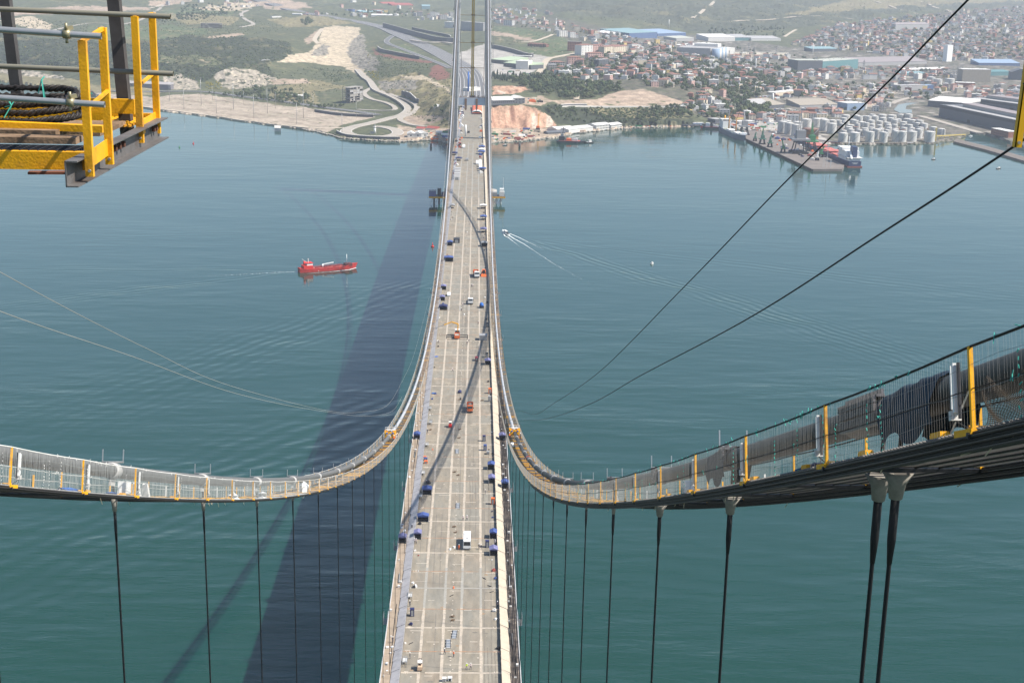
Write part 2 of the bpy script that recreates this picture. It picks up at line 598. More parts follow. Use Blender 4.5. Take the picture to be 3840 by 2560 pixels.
# side access cages hung on the deck edges every 50 m
cage0 = None
for sx in (-1, 1):
    for k in range(9):
        yy = 357.5 + 50.2*k - (25 if False else 0)
        if cage0 is None:
            cage0 = thing('access_cage', '', 'cage')
            b = MB()
            for x in (-0.55, 0.55):
                for yq in (-2.0, -1.0, 0, 1.0, 2.0):
                    b.bar((x, yq, -1.2), (x, yq, 1.0), 0.05)
                for z in (-1.2, -0.1, 0.5, 1.0):
                    b.bar((x, -2, z), (x, 2, z), 0.05)
            b.build('frame', M_galv, cage0)
            b = MB()
            for yq in np.arange(-1.95, 2, 0.13):
                b.bar((-0.55, yq, -1.2), (0.55, yq, -1.2), 0.05)
                b.bar((0.56, yq, -1.2), (0.56, yq, 1.0), 0.022)
            b.build('mesh_floor', M_galv, cage0)
            c = cage0
        else:
            c = dup(cage0, (0, 0, 0))
        c.location = (sx*18.75, yy, zdeck(yy) + 0.1)
        side = 'sunlit right' if sx > 0 else 'left'
        c['label'] = 'grey mesh access cage hung on the %s deck edge, number %s from the camera' % (side, 'first second third fourth fifth sixth seventh eighth ninth'.split()[k])
        c['group'] = 'access cages along the deck edges'

# ------------------------------------------------------------------ main cables with bands and hangers
M_cabL = mat('bare_cable_wire', (0.165, 0.16, 0.155), 0.45, 0.35, 0.16, 1.0, stretch=(6, 0.15, 6))
M_cabR = mat('dark_wrapped_cable', (0.036, 0.035, 0.037), 0.5, 0.1, 0.22, 2.0)
M_cabF = mat('painted_cable', (0.44, 0.45, 0.47), 0.4, 0.1, 0.06, 2.0)
M_band = mat('cable_band_paint', (0.42, 0.41, 0.39), 0.5, 0, 0.08, 3.0)
M_bolt = mat('bolt_steel', (0.16, 0.15, 0.15), 0.45, 0.5, 0.25, 10.0)
M_boot = mat('hanger_boot', (0.26, 0.24, 0.21), 0.6, 0, 0.2, 4.0)
YW = {-1: 331.5, 1: 342.5}
cables = {}
HY = {1: {1: 34.84, 2: 55.7, 3: 76.4, 4: 101.2}, -1: {1: 34.84, 2: 55.5, 3: 75.4, 4: 100.2}}
def frame(sx, y):
    th = slope(y)
    return Vector((sx*HALF, y, zcable(y))), Vector((0, math.cos(th), math.sin(th))), Vector((0, -math.sin(th), math.cos(th)))
for sx in (-1, 1):
    side = 'left' if sx < 0 else 'right'
    cb = thing('main_cable', 'pale grey suspension cable sweeping down on the left of the deck' if sx < 0 else 'suspension cable on the right, dark in front and pale beyond the yellow machine', 'suspension cable')
    cables[sx] = cb
    for nm, ya, yb, m_ in (('cable_wire', 0.0, YW[sx], M_cabL if sx < 0 else M_cabR), ('wrapped_cable', YW[sx], 1550.0, M_cabF)):
        n = int((yb - ya)/4) + 2
        b = MB()
        b.tube([(sx*HALF, yy, zcable(yy)) for yy in np.linspace(ya, yb, n)], 0.40, 20)
        b.build(nm, m_, cb)
    b = MB()
    b.tube([(sx*(HALF - 0.5*(yy - 1550)/566), yy, 252 - (252 - 63)*((yy - 1550)/566) - 30*4*((yy - 1550)/566)*(1 - (yy - 1550)/566)*0.3) for yy in np.linspace(1550, 2116, 40)], 0.40, 10)
    b.build('back_stay', M_cabF, cb)
    for i in range(1, 62):
        yy = HY[sx].get(i, 25.066*i - 0.2)
        o, t, n = frame(sx, yy + (1.7 if i == 1 else 0))
        b = MB()
        ln = 0.55 if i > 1 else 1.85
        dark = sx > 0 and i <= 4
        if not dark:
            b.tube([o - t*ln, o - t*(ln - 0.06), o + t*(ln - 0.06), o + t*ln], [0.43, 0.475, 0.475, 0.43], 14)
            b.bar(o - t*ln*0.9 - n*0.6, o + t*ln*0.9 - n*0.6, 0.12, 0.5)
        else:
            b.tube([o - t*ln, o + t*ln], 0.46, 16)
            nb = int(ln*2/0.145)
            for k in range(nb):
                p = o + t*(-ln + 0.08 + k*0.145)
                for hh in (0.34, 0.12, -0.14):
                    for xx in (-0.42,):
                        b.bar(p + Vector((xx - 0.1, 0, 0)) + n*(hh - 0.10), p + Vector((xx - 0.1, 0, 0)) + n*(hh + 0.09), 0.075)
                b.bar(p + Vector((-0.30, 0, 0)) + n*0.34, p + Vector((-0.30, 0, 0)) + n*0.60, 0.075)
            b.bar(o - t*ln + Vector((-0.36, 0, 0)) + n*0.42, o + t*ln + Vector((-0.36, 0, 0)) + n*0.42, 0.22, 0.07)
            b.bar(o - t*ln + Vector((-0.36, 0, 0)) - n*0.30, o + t*ln + Vector((-0.36, 0, 0)) - n*0.30, 0.22, 0.07)
        bd = b.build('cable_band', M_bolt if dark else M_band, cb)
        if i > 1 and i < 34:
            b = MB()
            k = o + n*0.5
            b.bar(k + Vector((-0.62, 0, 0)), k + Vector((0.62, 0, 0)), 0.07, 0.09)
            for q in (-0.58, 0.58):
                b.bar(k + Vector((q, 0, 0)), k + Vector((q, 0, 0)) + n*0.72, 0.05)
            b.build('hand_strand_post', M_grey if i > 5 else M_galv, bd)
        zt, zb = o.z - 0.5, zdeck(yy) + 0.1
        if zt - zb > 0.6:
            offs = (-0.72, 0.72) if i == 1 else (0.0,)
            for q in offs:
                b = MB()
                yq = yy + q
                zt = zcable(yq) - 0.4
                b.tube([(sx*HALF, yq, zb), (sx*HALF, yq, zt - 2.2), (sx*HALF, yq, zt)], [0.062, 0.062, 0.062], 8)
                r1 = (0.115 if sx > 0 else 0.085) if i < 8 else 0.08
                b.tube([(sx*HALF, yq, zt - 3.9), (sx*HALF, yq, zt - 3.2), (sx*HALF, yq, zt - 1.6)], [0.066, r1, r1], 10)
                h = b.build('hanger', M_black, cb)
                if i < 12:
                    b = MB()
                    b.tube([(sx*HALF, yq, zt - 2.05), (sx*HALF, yq, zt - 1.62), (sx*HALF, yq, zt - 1.25)], [0.18, 0.24, 0.46] if (sx > 0 and i < 4) else [0.12, 0.16, 0.2], 12)
                    b.build('boot', M_boot, h)

# ------------------------------------------------------------------ catwalks under the cables
M_net = mat('net_wire', (0.27, 0.28, 0.27), 0.6)
M_netR = mat('dark_net_wire', (0.22, 0.22, 0.21), 0.6)
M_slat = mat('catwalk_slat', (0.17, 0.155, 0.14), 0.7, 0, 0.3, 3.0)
M_flo = mat('catwalk_planks', (0.26, 0.195, 0.13), 0.8, 0, 0.3, 1.2, 0, None, (0.19, 0.15, 0.12), 0.5)
HW = 2.0
DF = 1.45
def cw(sx, y, x, h):
    """A point on the catwalk: x metres towards the deck axis from the cable, h above the floor."""
    o, t, n = frame(sx, y)
    return o + n*(h - DF) + Vector((-sx*x, 0, 0))
POSTY = [24.6 + 9.62*k for k in range(-2, 158)]
for sx in (-1, 1):
    side = 'left' if sx < 0 else 'right'
    cwk = thing('catwalk', 'netted work catwalk with yellow posts under the %s cable' % side, 'catwalk')
    # floor: slats and ropes close by, planks further on
    b = MB()
    y = 6.0
    yr = 150.0
    while y < yr:
        b.bar(cw(sx, y, -HW, 0), cw(sx, y, HW, 0), 0.075, 0.03)
        if random.random() < 0.8:
            q = random.uniform(-HW, HW - 0.7)
            b.bar(cw(sx, y + 0.09, q, 0.02), cw(sx, y + 0.09, q + random.uniform(0.3, 0.8), 0.02), 0.05, 0.02)
        y += 0.20 if y < 110 else 0.28
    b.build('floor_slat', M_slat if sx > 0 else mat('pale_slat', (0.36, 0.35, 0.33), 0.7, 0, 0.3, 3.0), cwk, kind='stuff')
    for x in (-HW, -1.45, -0.9, -0.3, 0.3, 0.9, 1.45, 1.75, HW):
        b = MB()
        b.tube([cw(sx, yy, x, -0.05) for yy in np.concatenate([np.linspace(4, 150, 30), np.linspace(160, 1540, 40)])], 0.03, 5)
        b.build('floor_rope', M_rope, cwk)
    for x in (HW, -HW):
        for k in range(6 if sx > 0 else 3):
            b = MB()
            b.tube([cw(sx, yy, x + 0.05*(k % 2), -0.06 - 0.062*k) for yy in np.linspace(4, 200, 34)], 0.036, 5)
            b.build('edge_rope', M_rope, cwk)
    b = MB()
    yy = 150.0
    while yy < 1540:
        b.quad(cw(sx, yy, -HW, 0), cw(sx, yy, HW, 0), cw(sx, yy + 0.27, HW, 0), cw(sx, yy + 0.27, -HW, 0))
        yy += 0.60 if yy < 700 else 0.9
    b.build('floor_plank', M_flo, cwk, kind='stuff')
    b = MB()
    yy = 152.0
    while yy < 900:
        b.mi = 1 if random.random() < 0.16 else 0
        x0 = random.choice((-HW, -HW, 0.3))
        b.bar(cw(sx, yy, x0, 0.05), cw(sx, yy, HW, 0.05), 0.12, 0.06)
        yy += random.choice((1.2, 1.2, 1.6, 2.4))
    b.build('floor_batten', [M_wood, M_yel], cwk, kind='stuff')
    # a dark mesh sheet seen from below near the tower is the slats themselves; cross beams coloured dark to stand for their shaded undersides, top beams yellow
    for k, yy in enumerate(POSTY[:40]):
        b = MB()
        b.bar(cw(sx, yy, -HW - 0.12, -0.11), cw(sx, yy, HW + 0.12, -0.11), 0.10, 0.10)
        b.build('cross_beam', M_dark, cwk)
        b = MB()
        b.bar(cw(sx, yy + 0.3, -HW + 0.1, 0.06), cw(sx, yy + 0.3, HW - 0.05, 0.06), 0.10, 0.08)
        b.build('top_beam', M_yel, cwk)
    # posts
    rest = MB()
    for k, yy in enumerate(POSTY):
        for x in (HW, -HW):
            b = MB() if k < 90 else rest
            w = 0.10
            b.bar(cw(sx, yy, x, -0.1), cw(sx, yy, x, 1.52), w, 0.07, up=(1, 0, 0))
            if k < 90:
                p = b.build('handrail_post', M_yel, cwk)
                if k < 24:
                    b = MB()
                    b.bar(cw(sx, yy - 0.05, x, -0.04), cw(sx, yy + 0.75, x, -0.02), 0.14, 0.13)
                    b.build('post_foot', M_yel, p)
    rest.build('handrail_post', M_yel, cwk, kind='stuff')
    # ropes
    for x in (HW, -HW):
        for h, r in ((1.52, 0.028), (0.75, 0.012)):
            b = MB()
            pts = []
            for i in range(len(POSTY) - 1):
                for q in (0, 0.25, 0.5, 0.75):
                    yy = POSTY[i]*(1 - q) + POSTY[i + 1]*q
                    pts.append(cw(sx, yy, x, h - 0.10*q*(1 - q)*4*0.35))
            b.tube(pts, r, 5)
            b.build('hand_rope', M_offw if sx < 0 else M_black, cwk)
        # net: thin wires
        b = MB()
        yy = 8.0
        rr = random.Random(5)
        while yy < 520:
            st = 0.14 if yy < 60 else (0.2 if yy < 140 else (0.4 if yy < 260 else 0.9))
            w = 0.0055 if yy < 60 else (0.009 if yy < 140 else (0.012 if yy < 260 else 0.025))
            w *= 1.0 if sx < 0 else 1.2
            j = rr.uniform(-0.03, 0.03)
            a, c = cw(sx, yy, x + 0.02, 0.0), cw(sx, yy + j*2, x + 0.02, 1.5)
            d = Vector((w*0.5, w, 0))
            b.quad(a - d, a + d, c + d, c - d)
            yy += st
        for h in (0.32, 0.72, 1.15):
            pr = None
            for yy in np.arange(8, 160, 0.9):
                p = cw(sx, yy, x + 0.02, h + 0.05*math.sin(yy*0.7 + h*9) + rr.uniform(-0.015, 0.015))
                if pr is not None:
                    d = Vector((0, 0, 0.004 if yy < 60 else 0.006))
                    b.quad(pr - d, p - d, p + d, pr + d)
                pr = p
        b.build('side_net', M_net if sx < 0 else M_netR, cwk, kind='stuff')
    # lamp fittings hung inside the railing
    for k in range(1, 20):
        yy = POSTY[k] + (1.15 if sx < 0 else 1.0)
        b = MB()
        p, q = cw(sx, yy, HW - 0.1, 0.42), cw(sx, yy, HW - 0.1, 1.36)
        b.bar(p, q, 0.13, 0.09)
        b.bar(cw(sx, yy + 0.16, HW - 0.1, 0.5), cw(sx, yy + 0.16, HW - 0.1, 1.33), 0.09, 0.06)
        lf = b.build('lamp_fitting', M_white, cwk)
        b = MB()
        b.bar(cw(sx, yy + 0.1, HW - 0.1, 0.28), cw(sx, yy + 0.1, HW - 0.1, 0.46), 0.2, 0.14)
        b.build('ballast_box', M_offw, lf)
        b = MB()
        b.bar(cw(sx, yy - 0.10, HW - 0.12, 0.3), cw(sx, yy - 0.10, HW - 0.12, 1.36), 0.05, 0.08)
        b.build('backing_board', M_dark, lf)
        b = MB()
        b.tube([cw(sx, yy + 0.1, HW - 0.1, 0.28), cw(sx, yy - 0.6, HW - 0.1, 0.05), cw(sx, yy - 1.8, HW - 0.1, -0.02), cw(sx, yy - 4.4, HW - 0.1, 0.0)], 0.016, 5)
        b.build('flex', M_black, lf)
    # teal ties and loose cords
    b = MB()
    rr = random.Random(3 + sx)
    for k in range(90):
        yy = rr.uniform(18, 120)
        p = cw(sx, yy, HW + 0.02, rr.choice((1.52, 1.52, 1.5, 0.75)) + rr.uniform(-0.03, 0.03))
        for q in range(3):
            b.bar(p, p + Vector((rr.uniform(-.04, .04), rr.uniform(-.14, .14), rr.uniform(-.16, .08))), 0.014)
    for k in range(26):
        yy = rr.uniform(16, 125)
        h0 = rr.uniform(0.9, 1.45)
        for q in range(9):
            p = cw(sx, yy + rr.uniform(-.04, .04), HW + 0.03, h0*q/9)
            b.bar(p, p + Vector((rr.uniform(-.03, .03), rr.uniform(-.05, .05), 0.06)), 0.018)
    b.build('cord_tie', M_teal if sx > 0 else M_offw, cwk, kind='stuff')
    b = MB()
    for k in range(22):
        yy = rr.uniform(18, 110)
        x = rr.choice((HW, HW, -HW))
        p = cw(sx, yy, x, -0.15)
        b.tube([p, p + Vector((0, rr.uniform(-.15, .15), -0.2)), p + Vector((0, rr.uniform(0.1, .45), -rr.uniform(0.3, .6)))], 0.016, 4)
    b.build('rope_end', mat('hemp_rope', (0.45, 0.38, 0.27), 0.9), cwk, kind='stuff')
    # diagonal braces inside the railing, short inner posts
    b = MB()
    for k in range(1, 26):
        yy = POSTY[k]
        b.tube([cw(sx, yy + 0.1, HW - 0.05, 0.85), cw(sx, yy + 2.6, HW - 0.5, 0.02)], 0.018, 4)
    b.build('brace', M_offw, cwk, kind='stuff')
    for k in range(0, 30):
        yy = POSTY[k] + 4.8
        b = MB()
        b.bar(cw(sx, yy, -HW + 0.1, 0), cw(sx, yy, -HW + 0.1, 0.95), 0.07)
        b.build('inner_post', M_yel if k % 2 == 0 else M_offw, cwk)

# things lying on the catwalks
def lay(name, label, cat, sx, y, x, m_, size, rz=0.0, group=None):
    b = MB()
    rr = random.Random(int(y*10))
    b.blob((0, 0, size[2]*0.45), size, rr)
    o = b.build(name, m_, None, loc=cw(sx, y, x, 0.0), rz=rz)
    o.rotation_euler = (slope(y), 0, rz)
    return tag(o, label, cat, group)
def cbox(name, label, cat, sx, y, x, m_, size, group=None):
    b = MB()
    b.box(-size[0], size[0], -size[1], size[1], 0.02, size[2])
    b.box(-size[0]*0.92, size[0]*0.92, -size[1]*0.92, size[1]*0.92, size[2], size[2] + 0.04)
    o = b.build(name, m_, None, loc=cw(sx, y, x, 0.0))
    o.rotation_euler = (slope(y), 0, 0)
    return tag(o, label, cat, group)
cbox('tool_chest', 'white chest standing on the left catwalk at the first visible hanger', 'chest', -1, 73.6, 1.2, M_white, (0.25, 0.5, 0.78))
for y, lab in ((75.9, 'white sack beside the white chest on the left catwalk'), (78.0, 'white sack right of the chest on the left catwalk')):
    b = MB()
    b.taper((0, 0), (0.22, 0.2), (0.14, 0.12), 0.85)
    o = b.build('sack', M_offw, None, loc=cw(-1, y, 1.3, 0.0))
    tag(o, lab, 'sack')
lay('sand_bag', 'white bag slumped at the inner edge of the left catwalk', 'bag', -1, 106.0, 1.4, M_white, (0.5, 0.75, 0.35))
lay('sand_bag', 'large white bag on the left catwalk beside a yellow post', 'bag', -1, 121.0, 1.3, M_white, (0.55, 0.9, 0.5))
lay('sand_bag', 'white bag on the left catwalk nearest the shaded bridge band', 'bag', -1, 151.0, 1.2, M_white, (0.6, 1.0, 0.9))
lay('blue_tarpaulin', 'crumpled blue tarpaulin on the left catwalk at the picture edge', 'tarpaulin', -1, 62.5, 1.6, M_bright, (0.3, 2.2, 0.14))
lay('blue_tarpaulin', 'crumpled blue tarpaulin on the left catwalk beside the first yellow post', 'tarpaulin', -1, 69.5, 1.6, M_bright, (0.3, 1.3, 0.12))
for k, yy in enumerate((64.5, 71.0, 82.6, 94.0)):
    cbox('yellow_clamp', 'yellow floor clamp on the left catwalk, %s along' % ('first', 'second', 'third', 'fourth')[k], 'clamp', -1, yy, 1.8, M_yel, (0.1, 0.35, 0.10), 'yellow clamps on the catwalks')
for k, yy in enumerate((26.8, 31.6, 36.9, 43.5, 56.0, 62.0)):
    cbox('yellow_clamp', 'yellow floor clamp on the right catwalk, %s from the tower' % ('first', 'second', 'third', 'fourth', 'fifth', 'sixth')[k], 'clamp', 1, yy, 1.8, M_yel, (0.1, 0.32, 0.12), 'yellow clamps on the catwalks')
lay('blue_tarpaulin', 'small heap of blue tarpaulin on the right catwalk beyond the second post', 'tarpaulin', 1, 38.5, 1.5, M_bright, (0.25, 0.8, 0.15))
lay('blue_tarpaulin', 'dark blue sheet heaped on the right catwalk before the bolted band', 'tarpaulin', 1, 36.9, 1.6, M_navy, (0.25, 1.3, 0.14))
cbox('tool_chest', 'white chest on the right catwalk under the dark cable', 'chest', 1, 61.5, 0.9, M_white, (0.25, 0.5, 0.7))
# blue stand with two uprights
t = thing('blue_stand', 'blue steel stand with two short uprights on the right catwalk', 'stand', cw(1, 21.9, 1.55, 0.0))
t.rotation_euler = (slope(21.9), 0, 0)
b = MB(); b.box(-0.18, 0.18, -0.95, 0.75, 0.16, 0.32); b.build('beam', M_bright, t)
for q in (0.25, 0.52):
    b = MB(); b.taper((0, q), (0.12, 0.09), (0.07, 0.05), 0.42, 0.32); b.build('upright', M_navy, t)
b = MB(); b.box(-0.07, 0.07, -0.2, -0.05, 0.0, 0.16); b.build('leg', M_yel, t)
# blue cloth wrapped round the right cable above the hanger pair
def drape(name, label, y0, y1, m_, r, skirt):
    b = MB()
    rr = random.Random(9)
    NY, NA = 16, 18
    P = []
    for i in range(NY + 1):
        yy = y0 + (y1 - y0)*i/NY
        o, t_, n = frame(1, yy)
        for k in range(NA + 1):
            a = -2.2 + 4.4*k/NA
            rad_ = r*(1 + 0.09*math.sin(i*1.1 + 2.2*math.sin(a*1.7 + i*0.25)) + 0.03*rr.uniform(-1, 1) + (0.22 if abs(a) > 1.6 else 0))
            dn = (skirt*(abs(a) - 1.5)/0.7 if abs(a) > 1.5 else 0)
            P.append(o + Vector((math.sin(a)*rad_, 0, 0)) + n*(math.cos(a)*rad_ - dn*(0.95 + 0.35*math.sin(i*0.55 + a))))
    F = [(i*(NA + 1) + k, i*(NA + 1) + k + 1, (i + 1)*(NA + 1) + k + 1, (i + 1)*(NA + 1) + k) for i in range(NY) for k in range(NA)]
    b.smooth = True
    b.add(P, F)
    return tag(b.build(name, m_), label, 'cloth')
M_cl = mat('dark_blue_cloth', (0.010, 0.030, 0.052), 0.8, 0, 0.35, 4.0)
drape('blue_cloth', 'dark blue cloth wrapped round the right cable beside the bolted band', 30.7, 34.4, M_cl, 0.50, 0.55)
drape('blue_cloth', 'dark cloth with frayed white edge round the right cable at the second hanger', 55.0, 59.0, mat('dark_grey_cloth', (0.045, 0.05, 0.058), 0.8, 0, 0.3, 4.0), 0.5, 0.6)
# brown net hanging inside the railing right of the nearest post
b = MB()
NY, NH = 44, 24
P = []
for i in range(NY + 1):
    yy = 24.3 - 3.6*i/NY
    top = 0.95 - 0.28*math.sin(math.pi*((i*2/NY) % 1.0))
    for k in range(NH + 1):
        P.append(cw(1, yy, HW - 0.12 - 0.05*math.sin(i*0.4 + k*0.3), 0.05 + (top - 0.05)*k/NH))
b.add(P, [(i*(NH + 1) + k, i*(NH + 1) + k + 1, (i + 1)*(NH + 1) + k + 1, (i + 1)*(NH + 1) + k) for i in range(NY) for k in range(NH)])
wf = b.build('debris_net', mat('brown_net', (0.13, 0.10, 0.075), 0.9))
md = wf.modifiers.new('wire', 'WIREFRAME'); md.thickness = 0.016
tag(wf, 'brown debris net sagging inside the right catwalk railing', 'net')

# ------------------------------------------------------------------ cable wrapping machines
def wrapper(sx, y):
    t = thing('wrapping_machine', 'yellow cable wrapping machine riding the %s cable' % ('left' if sx < 0 else 'right'), 'machine', (sx*HALF, y, zcable(y)))
    t.rotation_euler = (slope(y), 0, 0)
    for yy in (-1.0, 0.0, 1.0):
        b = MB()
        n = 16
        for k in range(n):
            a0, a1 = 2*math.pi*k/n, 2*math.pi*(k + 1)/n
            b.bar((0.62*math.cos(a0), yy, 0.62*math.sin(a0)), (0.62*math.cos(a1), yy, 0.62*math.sin(a1)), 0.34, 0.3, up=(0, 1, 0))
        b.build('ring', M_yel, t)
    for q in (-1, 1):
        b = MB()
        b.box(q*1.0 - 0.32, q*1.0 + 0.32, -1.2, 0.4, -0.5, 0.75)
        b.box(q*1.0 - 0.45, q*1.0 + 0.42, 0.3, 1.5, 0.2, 1.05)
        b.build('gear_case', M_yel, t)
        b = MB()
        b.tube([(q*0.75, -1.5, 0.5), (q*0.75, -0.95, 0.5)], 0.22, 10)
        b.build('motor', M_bright, t)
        b = MB()
        b.tube([(q*0.8, -1.2, -0.4), (q*0.8, -0.7, -0.4)], 0.25, 10)
        b.build('wire_reel', M_dark, t)
        b = MB()
        b.box(q*1.1 - 0.1, q*1.1 + 0.1, -1.0, 1.4, -1.2, -0.5)
        b.build('skid', M_org, t)
    b = MB()
    b.box(-0.9, 0.9, 0.2, 1.6, 1.05, 1.2)
    for x in (-1.35, -0.45, 0.45, 1.35):
        b.bar((x, 1.6, 0.4), (x, 1.6, 1.75), 0.06)
    b.bar((-1.35, 1.6, 1.75), (1.35, 1.6, 1.75), 0.09)
    b.bar((-1.35, 1.6, 1.3), (1.35, 1.6, 1.3), 0.06)
    b.build('guard_rail', M_offw, t)
    b = MB()
    b.bar((1.4, 1.4, 0), (1.45, 1.5, 3.4), 0.05)
    b.build('mast', M_dark, t)
    return t
wrapper(-1, YW[-1]); wrapper(1, YW[1])
b = MB(); o_, t_, n_ = frame(1, 258.0)
b.tube([o_ - t_*0.4, o_ + t_*0.4], 0.47, 14)
tag(b.build('red_collar', M_red), 'red band clamped round the right cable below the yellow machine', 'collar')
b = MB(); b.blob((0, 0, 0.7), (0.6, 0.6, 0.7), random.Random(2))
tag(b.build('white_tank', M_white, None, loc=cw(1, 315, 1.5, 0)), 'round white tank at the inner side of the right catwalk', 'tank')

# ------------------------------------------------------------------ far tower
M_tow = mat('tower_grey', (0.36, 0.37, 0.38), 0.5, 0, 0.05, 0.05)
M_towb = mat('crossbeam_grey', (0.42, 0.46, 0.52), 0.5, 0, 0.08, 0.1)
tw = thing('bridge_tower', 'grey steel far bridge tower with two tall legs rising out of the frame', 'tower', (0, 1550, 0))
for sx in (-1, 1):
    b = MB()
    def lx(z): return 19.8 - z*0.0163
    zs = [(9, lx(9)), (252, lx(252))]
    a, c = 3.5, 4.2
    P = []
    for z, x in zs:
        w = a - 0.2*(z/252)
        P += [(sx*x - w, -c, z), (sx*x - w + 0.8, -c - 0.9, z), (sx*x + w - 0.8, -c - 0.9, z), (sx*x + w, -c, z), (sx*x + w, c, z), (sx*x - w, c, z)]
    b.add(P, [(5, 4, 3, 2, 1, 0), (6, 7, 8, 9, 10, 11)] + [(k, (k + 1) % 6, 6 + (k + 1) % 6, 6 + k) for k in range(6)])
    lg = b.build('tower_leg', M_tow, tw)
    b = MB()
    for z in range(75, 250, 12):
        x = lx(z)
        b.box(sx*x - 3.45, sx*x + 3.45, -c - 0.96, -c - 0.6, z, z + 0.25)
    b.build('leg_joint', M_grey, lg)
    b = MB()
    for z in (84, 108, 132, 150, 168, 186, 204, 222):
        b.box(sx*lx(z) + sx*3.4 - 0.5, sx*lx(z) + sx*3.4 + 0.5, -3, 3, z, z + 2.2)
        b.bar((sx*lx(z) + sx*3.4, 0, z), (sx*lx(z) + sx*4.6, 0, z), 2.4, 0.3)
    b.build('leg_landing', M_dark, lg)
    b = MB()
    b.lathe((sx*20.2, 0, -8), [(9, 0), (9, 17.5)], 20)
    b.build('pier', mat('pier_concrete', (0.36, 0.34, 0.31), 0.85, 0, 0.12, 0.2), tw)
b = MB(); b.box(-15.6, 15.6, -3.2, 3.2, 102.6, 110.6); cbm = b.build('cross_beam', M_towb, tw)
b = MB()
for x in (-6.5, 5.5):
    b.box(x - 1.2, x + 1.2, -3.5, -3.2, 98.0, 109.8)
    b.box(x - 0.5, x + 0.5, -3.45, -3.2, 97, 99)
for k in range(22):
    b.box(-14 + k*1.3, -13.2 + k*1.3, -2.9, -2.2, 110.6, 111.2 + random.random()*2.2)
b.build('beam_clutter', mat('rusty_brown', (0.20, 0.12, 0.08), 0.8), cbm)
b = MB(); b.box(-15.0, 15.0, -2.6, 2.6, 236, 246); b.build('cross_beam', M_towb, tw)

# tower crane on the cross beam
M_mast = mat('crane_yellow', (0.62, 0.36, 0.02), 0.55, 0, 0.1, 0.5)
cr = thing('tower_crane', 'yellow lattice crane mast standing between the far tower legs', 'crane', (0.6, 1556.5, 110.6))
b = MB()
H = 175.0
for x in (-1.15, 1.15):
    for yq in (-1.15, 1.15):
        b.bar((x, yq, 0), (x, yq, H), 0.75)
k = 0
z = 0.0
while z < H - 2.8:
    for p, q in (((-1, -1), (1, -1)), ((1, -1), (1, 1)), ((1, 1), (-1, 1)), ((-1, 1), (-1, -1))):
        a_, c_ = (p, q) if k % 2 else (q, p)
        b.bar((a_[0]*1.15, a_[1]*1.15, z), (c_[0]*1.15, c_[1]*1.15, z + 2.8), 0.5)
        b.bar((p[0]*1.15, p[1]*1.15, z), (q[0]*1.15, q[1]*1.15, z), 0.5)
    z += 2.8
    k += 1
b.build('mast', M_mast, cr)
b = MB(); b.box(-2.4, 2.4, -2.4, 2.4, -1.4, 1.6); b.build('base_frame', M_dark, cr)
for zz in (32, 59, 88):
    b = MB()
    for yq in (-1.6, 1.6):
        b.bar((-13.4 - 0.6, -5 + yq, zz), (12.6, -5 + yq, zz), 0.35)
    for k in range(13):
        b.bar((-13.0 + 2*k, -6.6, zz), (-12 + 2*k, -3.4, zz), 0.25)
    b.box(-2.2, 2.2, -2.2, 2.2, zz - 0.5, zz + 0.7)
    b.build('tie_frame', mat('tie_brown', (0.30, 0.17, 0.05), 0.7), cr)
b = MB()
for k in range(60):
    b.bar((20.6, -3 + 1.2*(k % 2), k*2.3), (22.4, -3 + 1.2*((k + 1) % 2), k*2.3 + 2.3), 0.16)
for x in (20.6, 22.4):
    b.bar((x, -3, -44), (x, -3, 138), 0.18)
tag(b.build('hoist_mast', M_grey, None, loc=(0.6, 1553, 110)), 'thin lattice hoist mast beside the right far tower leg', 'hoist')

# hauling ropes
def rope(name, label, pts, r, m_, group=None):
    b = MB()
    P = [Vector(p) for p in pts]
    out = []
    for i in range(len(P) - 1):                                     # Catmull-Rom through the points
        p0, p1, p2, p3 = P[max(i - 1, 0)], P[i], P[i + 1], P[min(i + 2, len(P) - 1)]
        for q in range(8):
            t = q/8
            out.append(0.5*((2*p1) + (p2 - p0)*t + (2*p0 - 5*p1 + 4*p2 - p3)*t*t + (3*p1 - p0 - 3*p2 + p3)*t**3))
    out.append(P[-1])
    b.tube(out, r[0] if hasattr(r, "__len__") else r, 6)
    return tag(b.build(name, m_), label, 'rope', group)
rope('hauling_rope', 'upper dark hauling rope slanting across the water at the right',
     [(17.5, 20.0, 254.0), (17.5, 37.7, 247.1), (17.5, 44.2, 244.5), (17.5, 58.3, 239.1), (17.5, 83.9, 228.9), (17.5, 138.3, 207.6), (17.5, 208.1, 182.5), (17.4, 270, 160.6), (16.9, 338, 139.6)], [0.030]*15 + [0.034]*15 + [0.04]*35, M_black)
rope('hauling_rope', 'lower dark hauling rope at the right running behind the yellow post',
     [(16.0, 21.5, 247.6), (16.0, 29.7, 244.2), (16.0, 38.6, 240.7), (16.0, 56.9, 233.6), (16.0, 91.0, 221.2), (16.0, 132.4, 206.0), (16.0, 209.9, 179.2), (16.0, 300, 149.5)], [0.028]*57, M_black)
rope('hauling_rope', 'upper white hauling rope sagging across the water at the left',
     [(-19, 40, 245.2), (-19.0, 69.1, 232.6), (-19.0, 99.4, 220.3), (-19.0, 134.0, 207.0), (-19.0, 219.6, 177.1), (-19.0, 282.0, 156.8), (-19.0, 369.9, 130.4), (-18.8, 438.3, 116.1), (-18.6, 540, 99), (-18, 700, 84.5)], 0.019, M_gstrip)
rope('hauling_rope', 'lower white hauling rope at the left ending at the yellow machine',
     [(-18, 40, 241.6), (-18.0, 65.8, 231.4), (-18.0, 90.7, 222.2), (-18.0, 131.2, 207.1), (-18.0, 199.3, 183.6), (-18.0, 290.7, 153.1), (-17.9, 377.7, 126.4), (-17.4, 420, 117.5)], 0.019, M_gstrip)
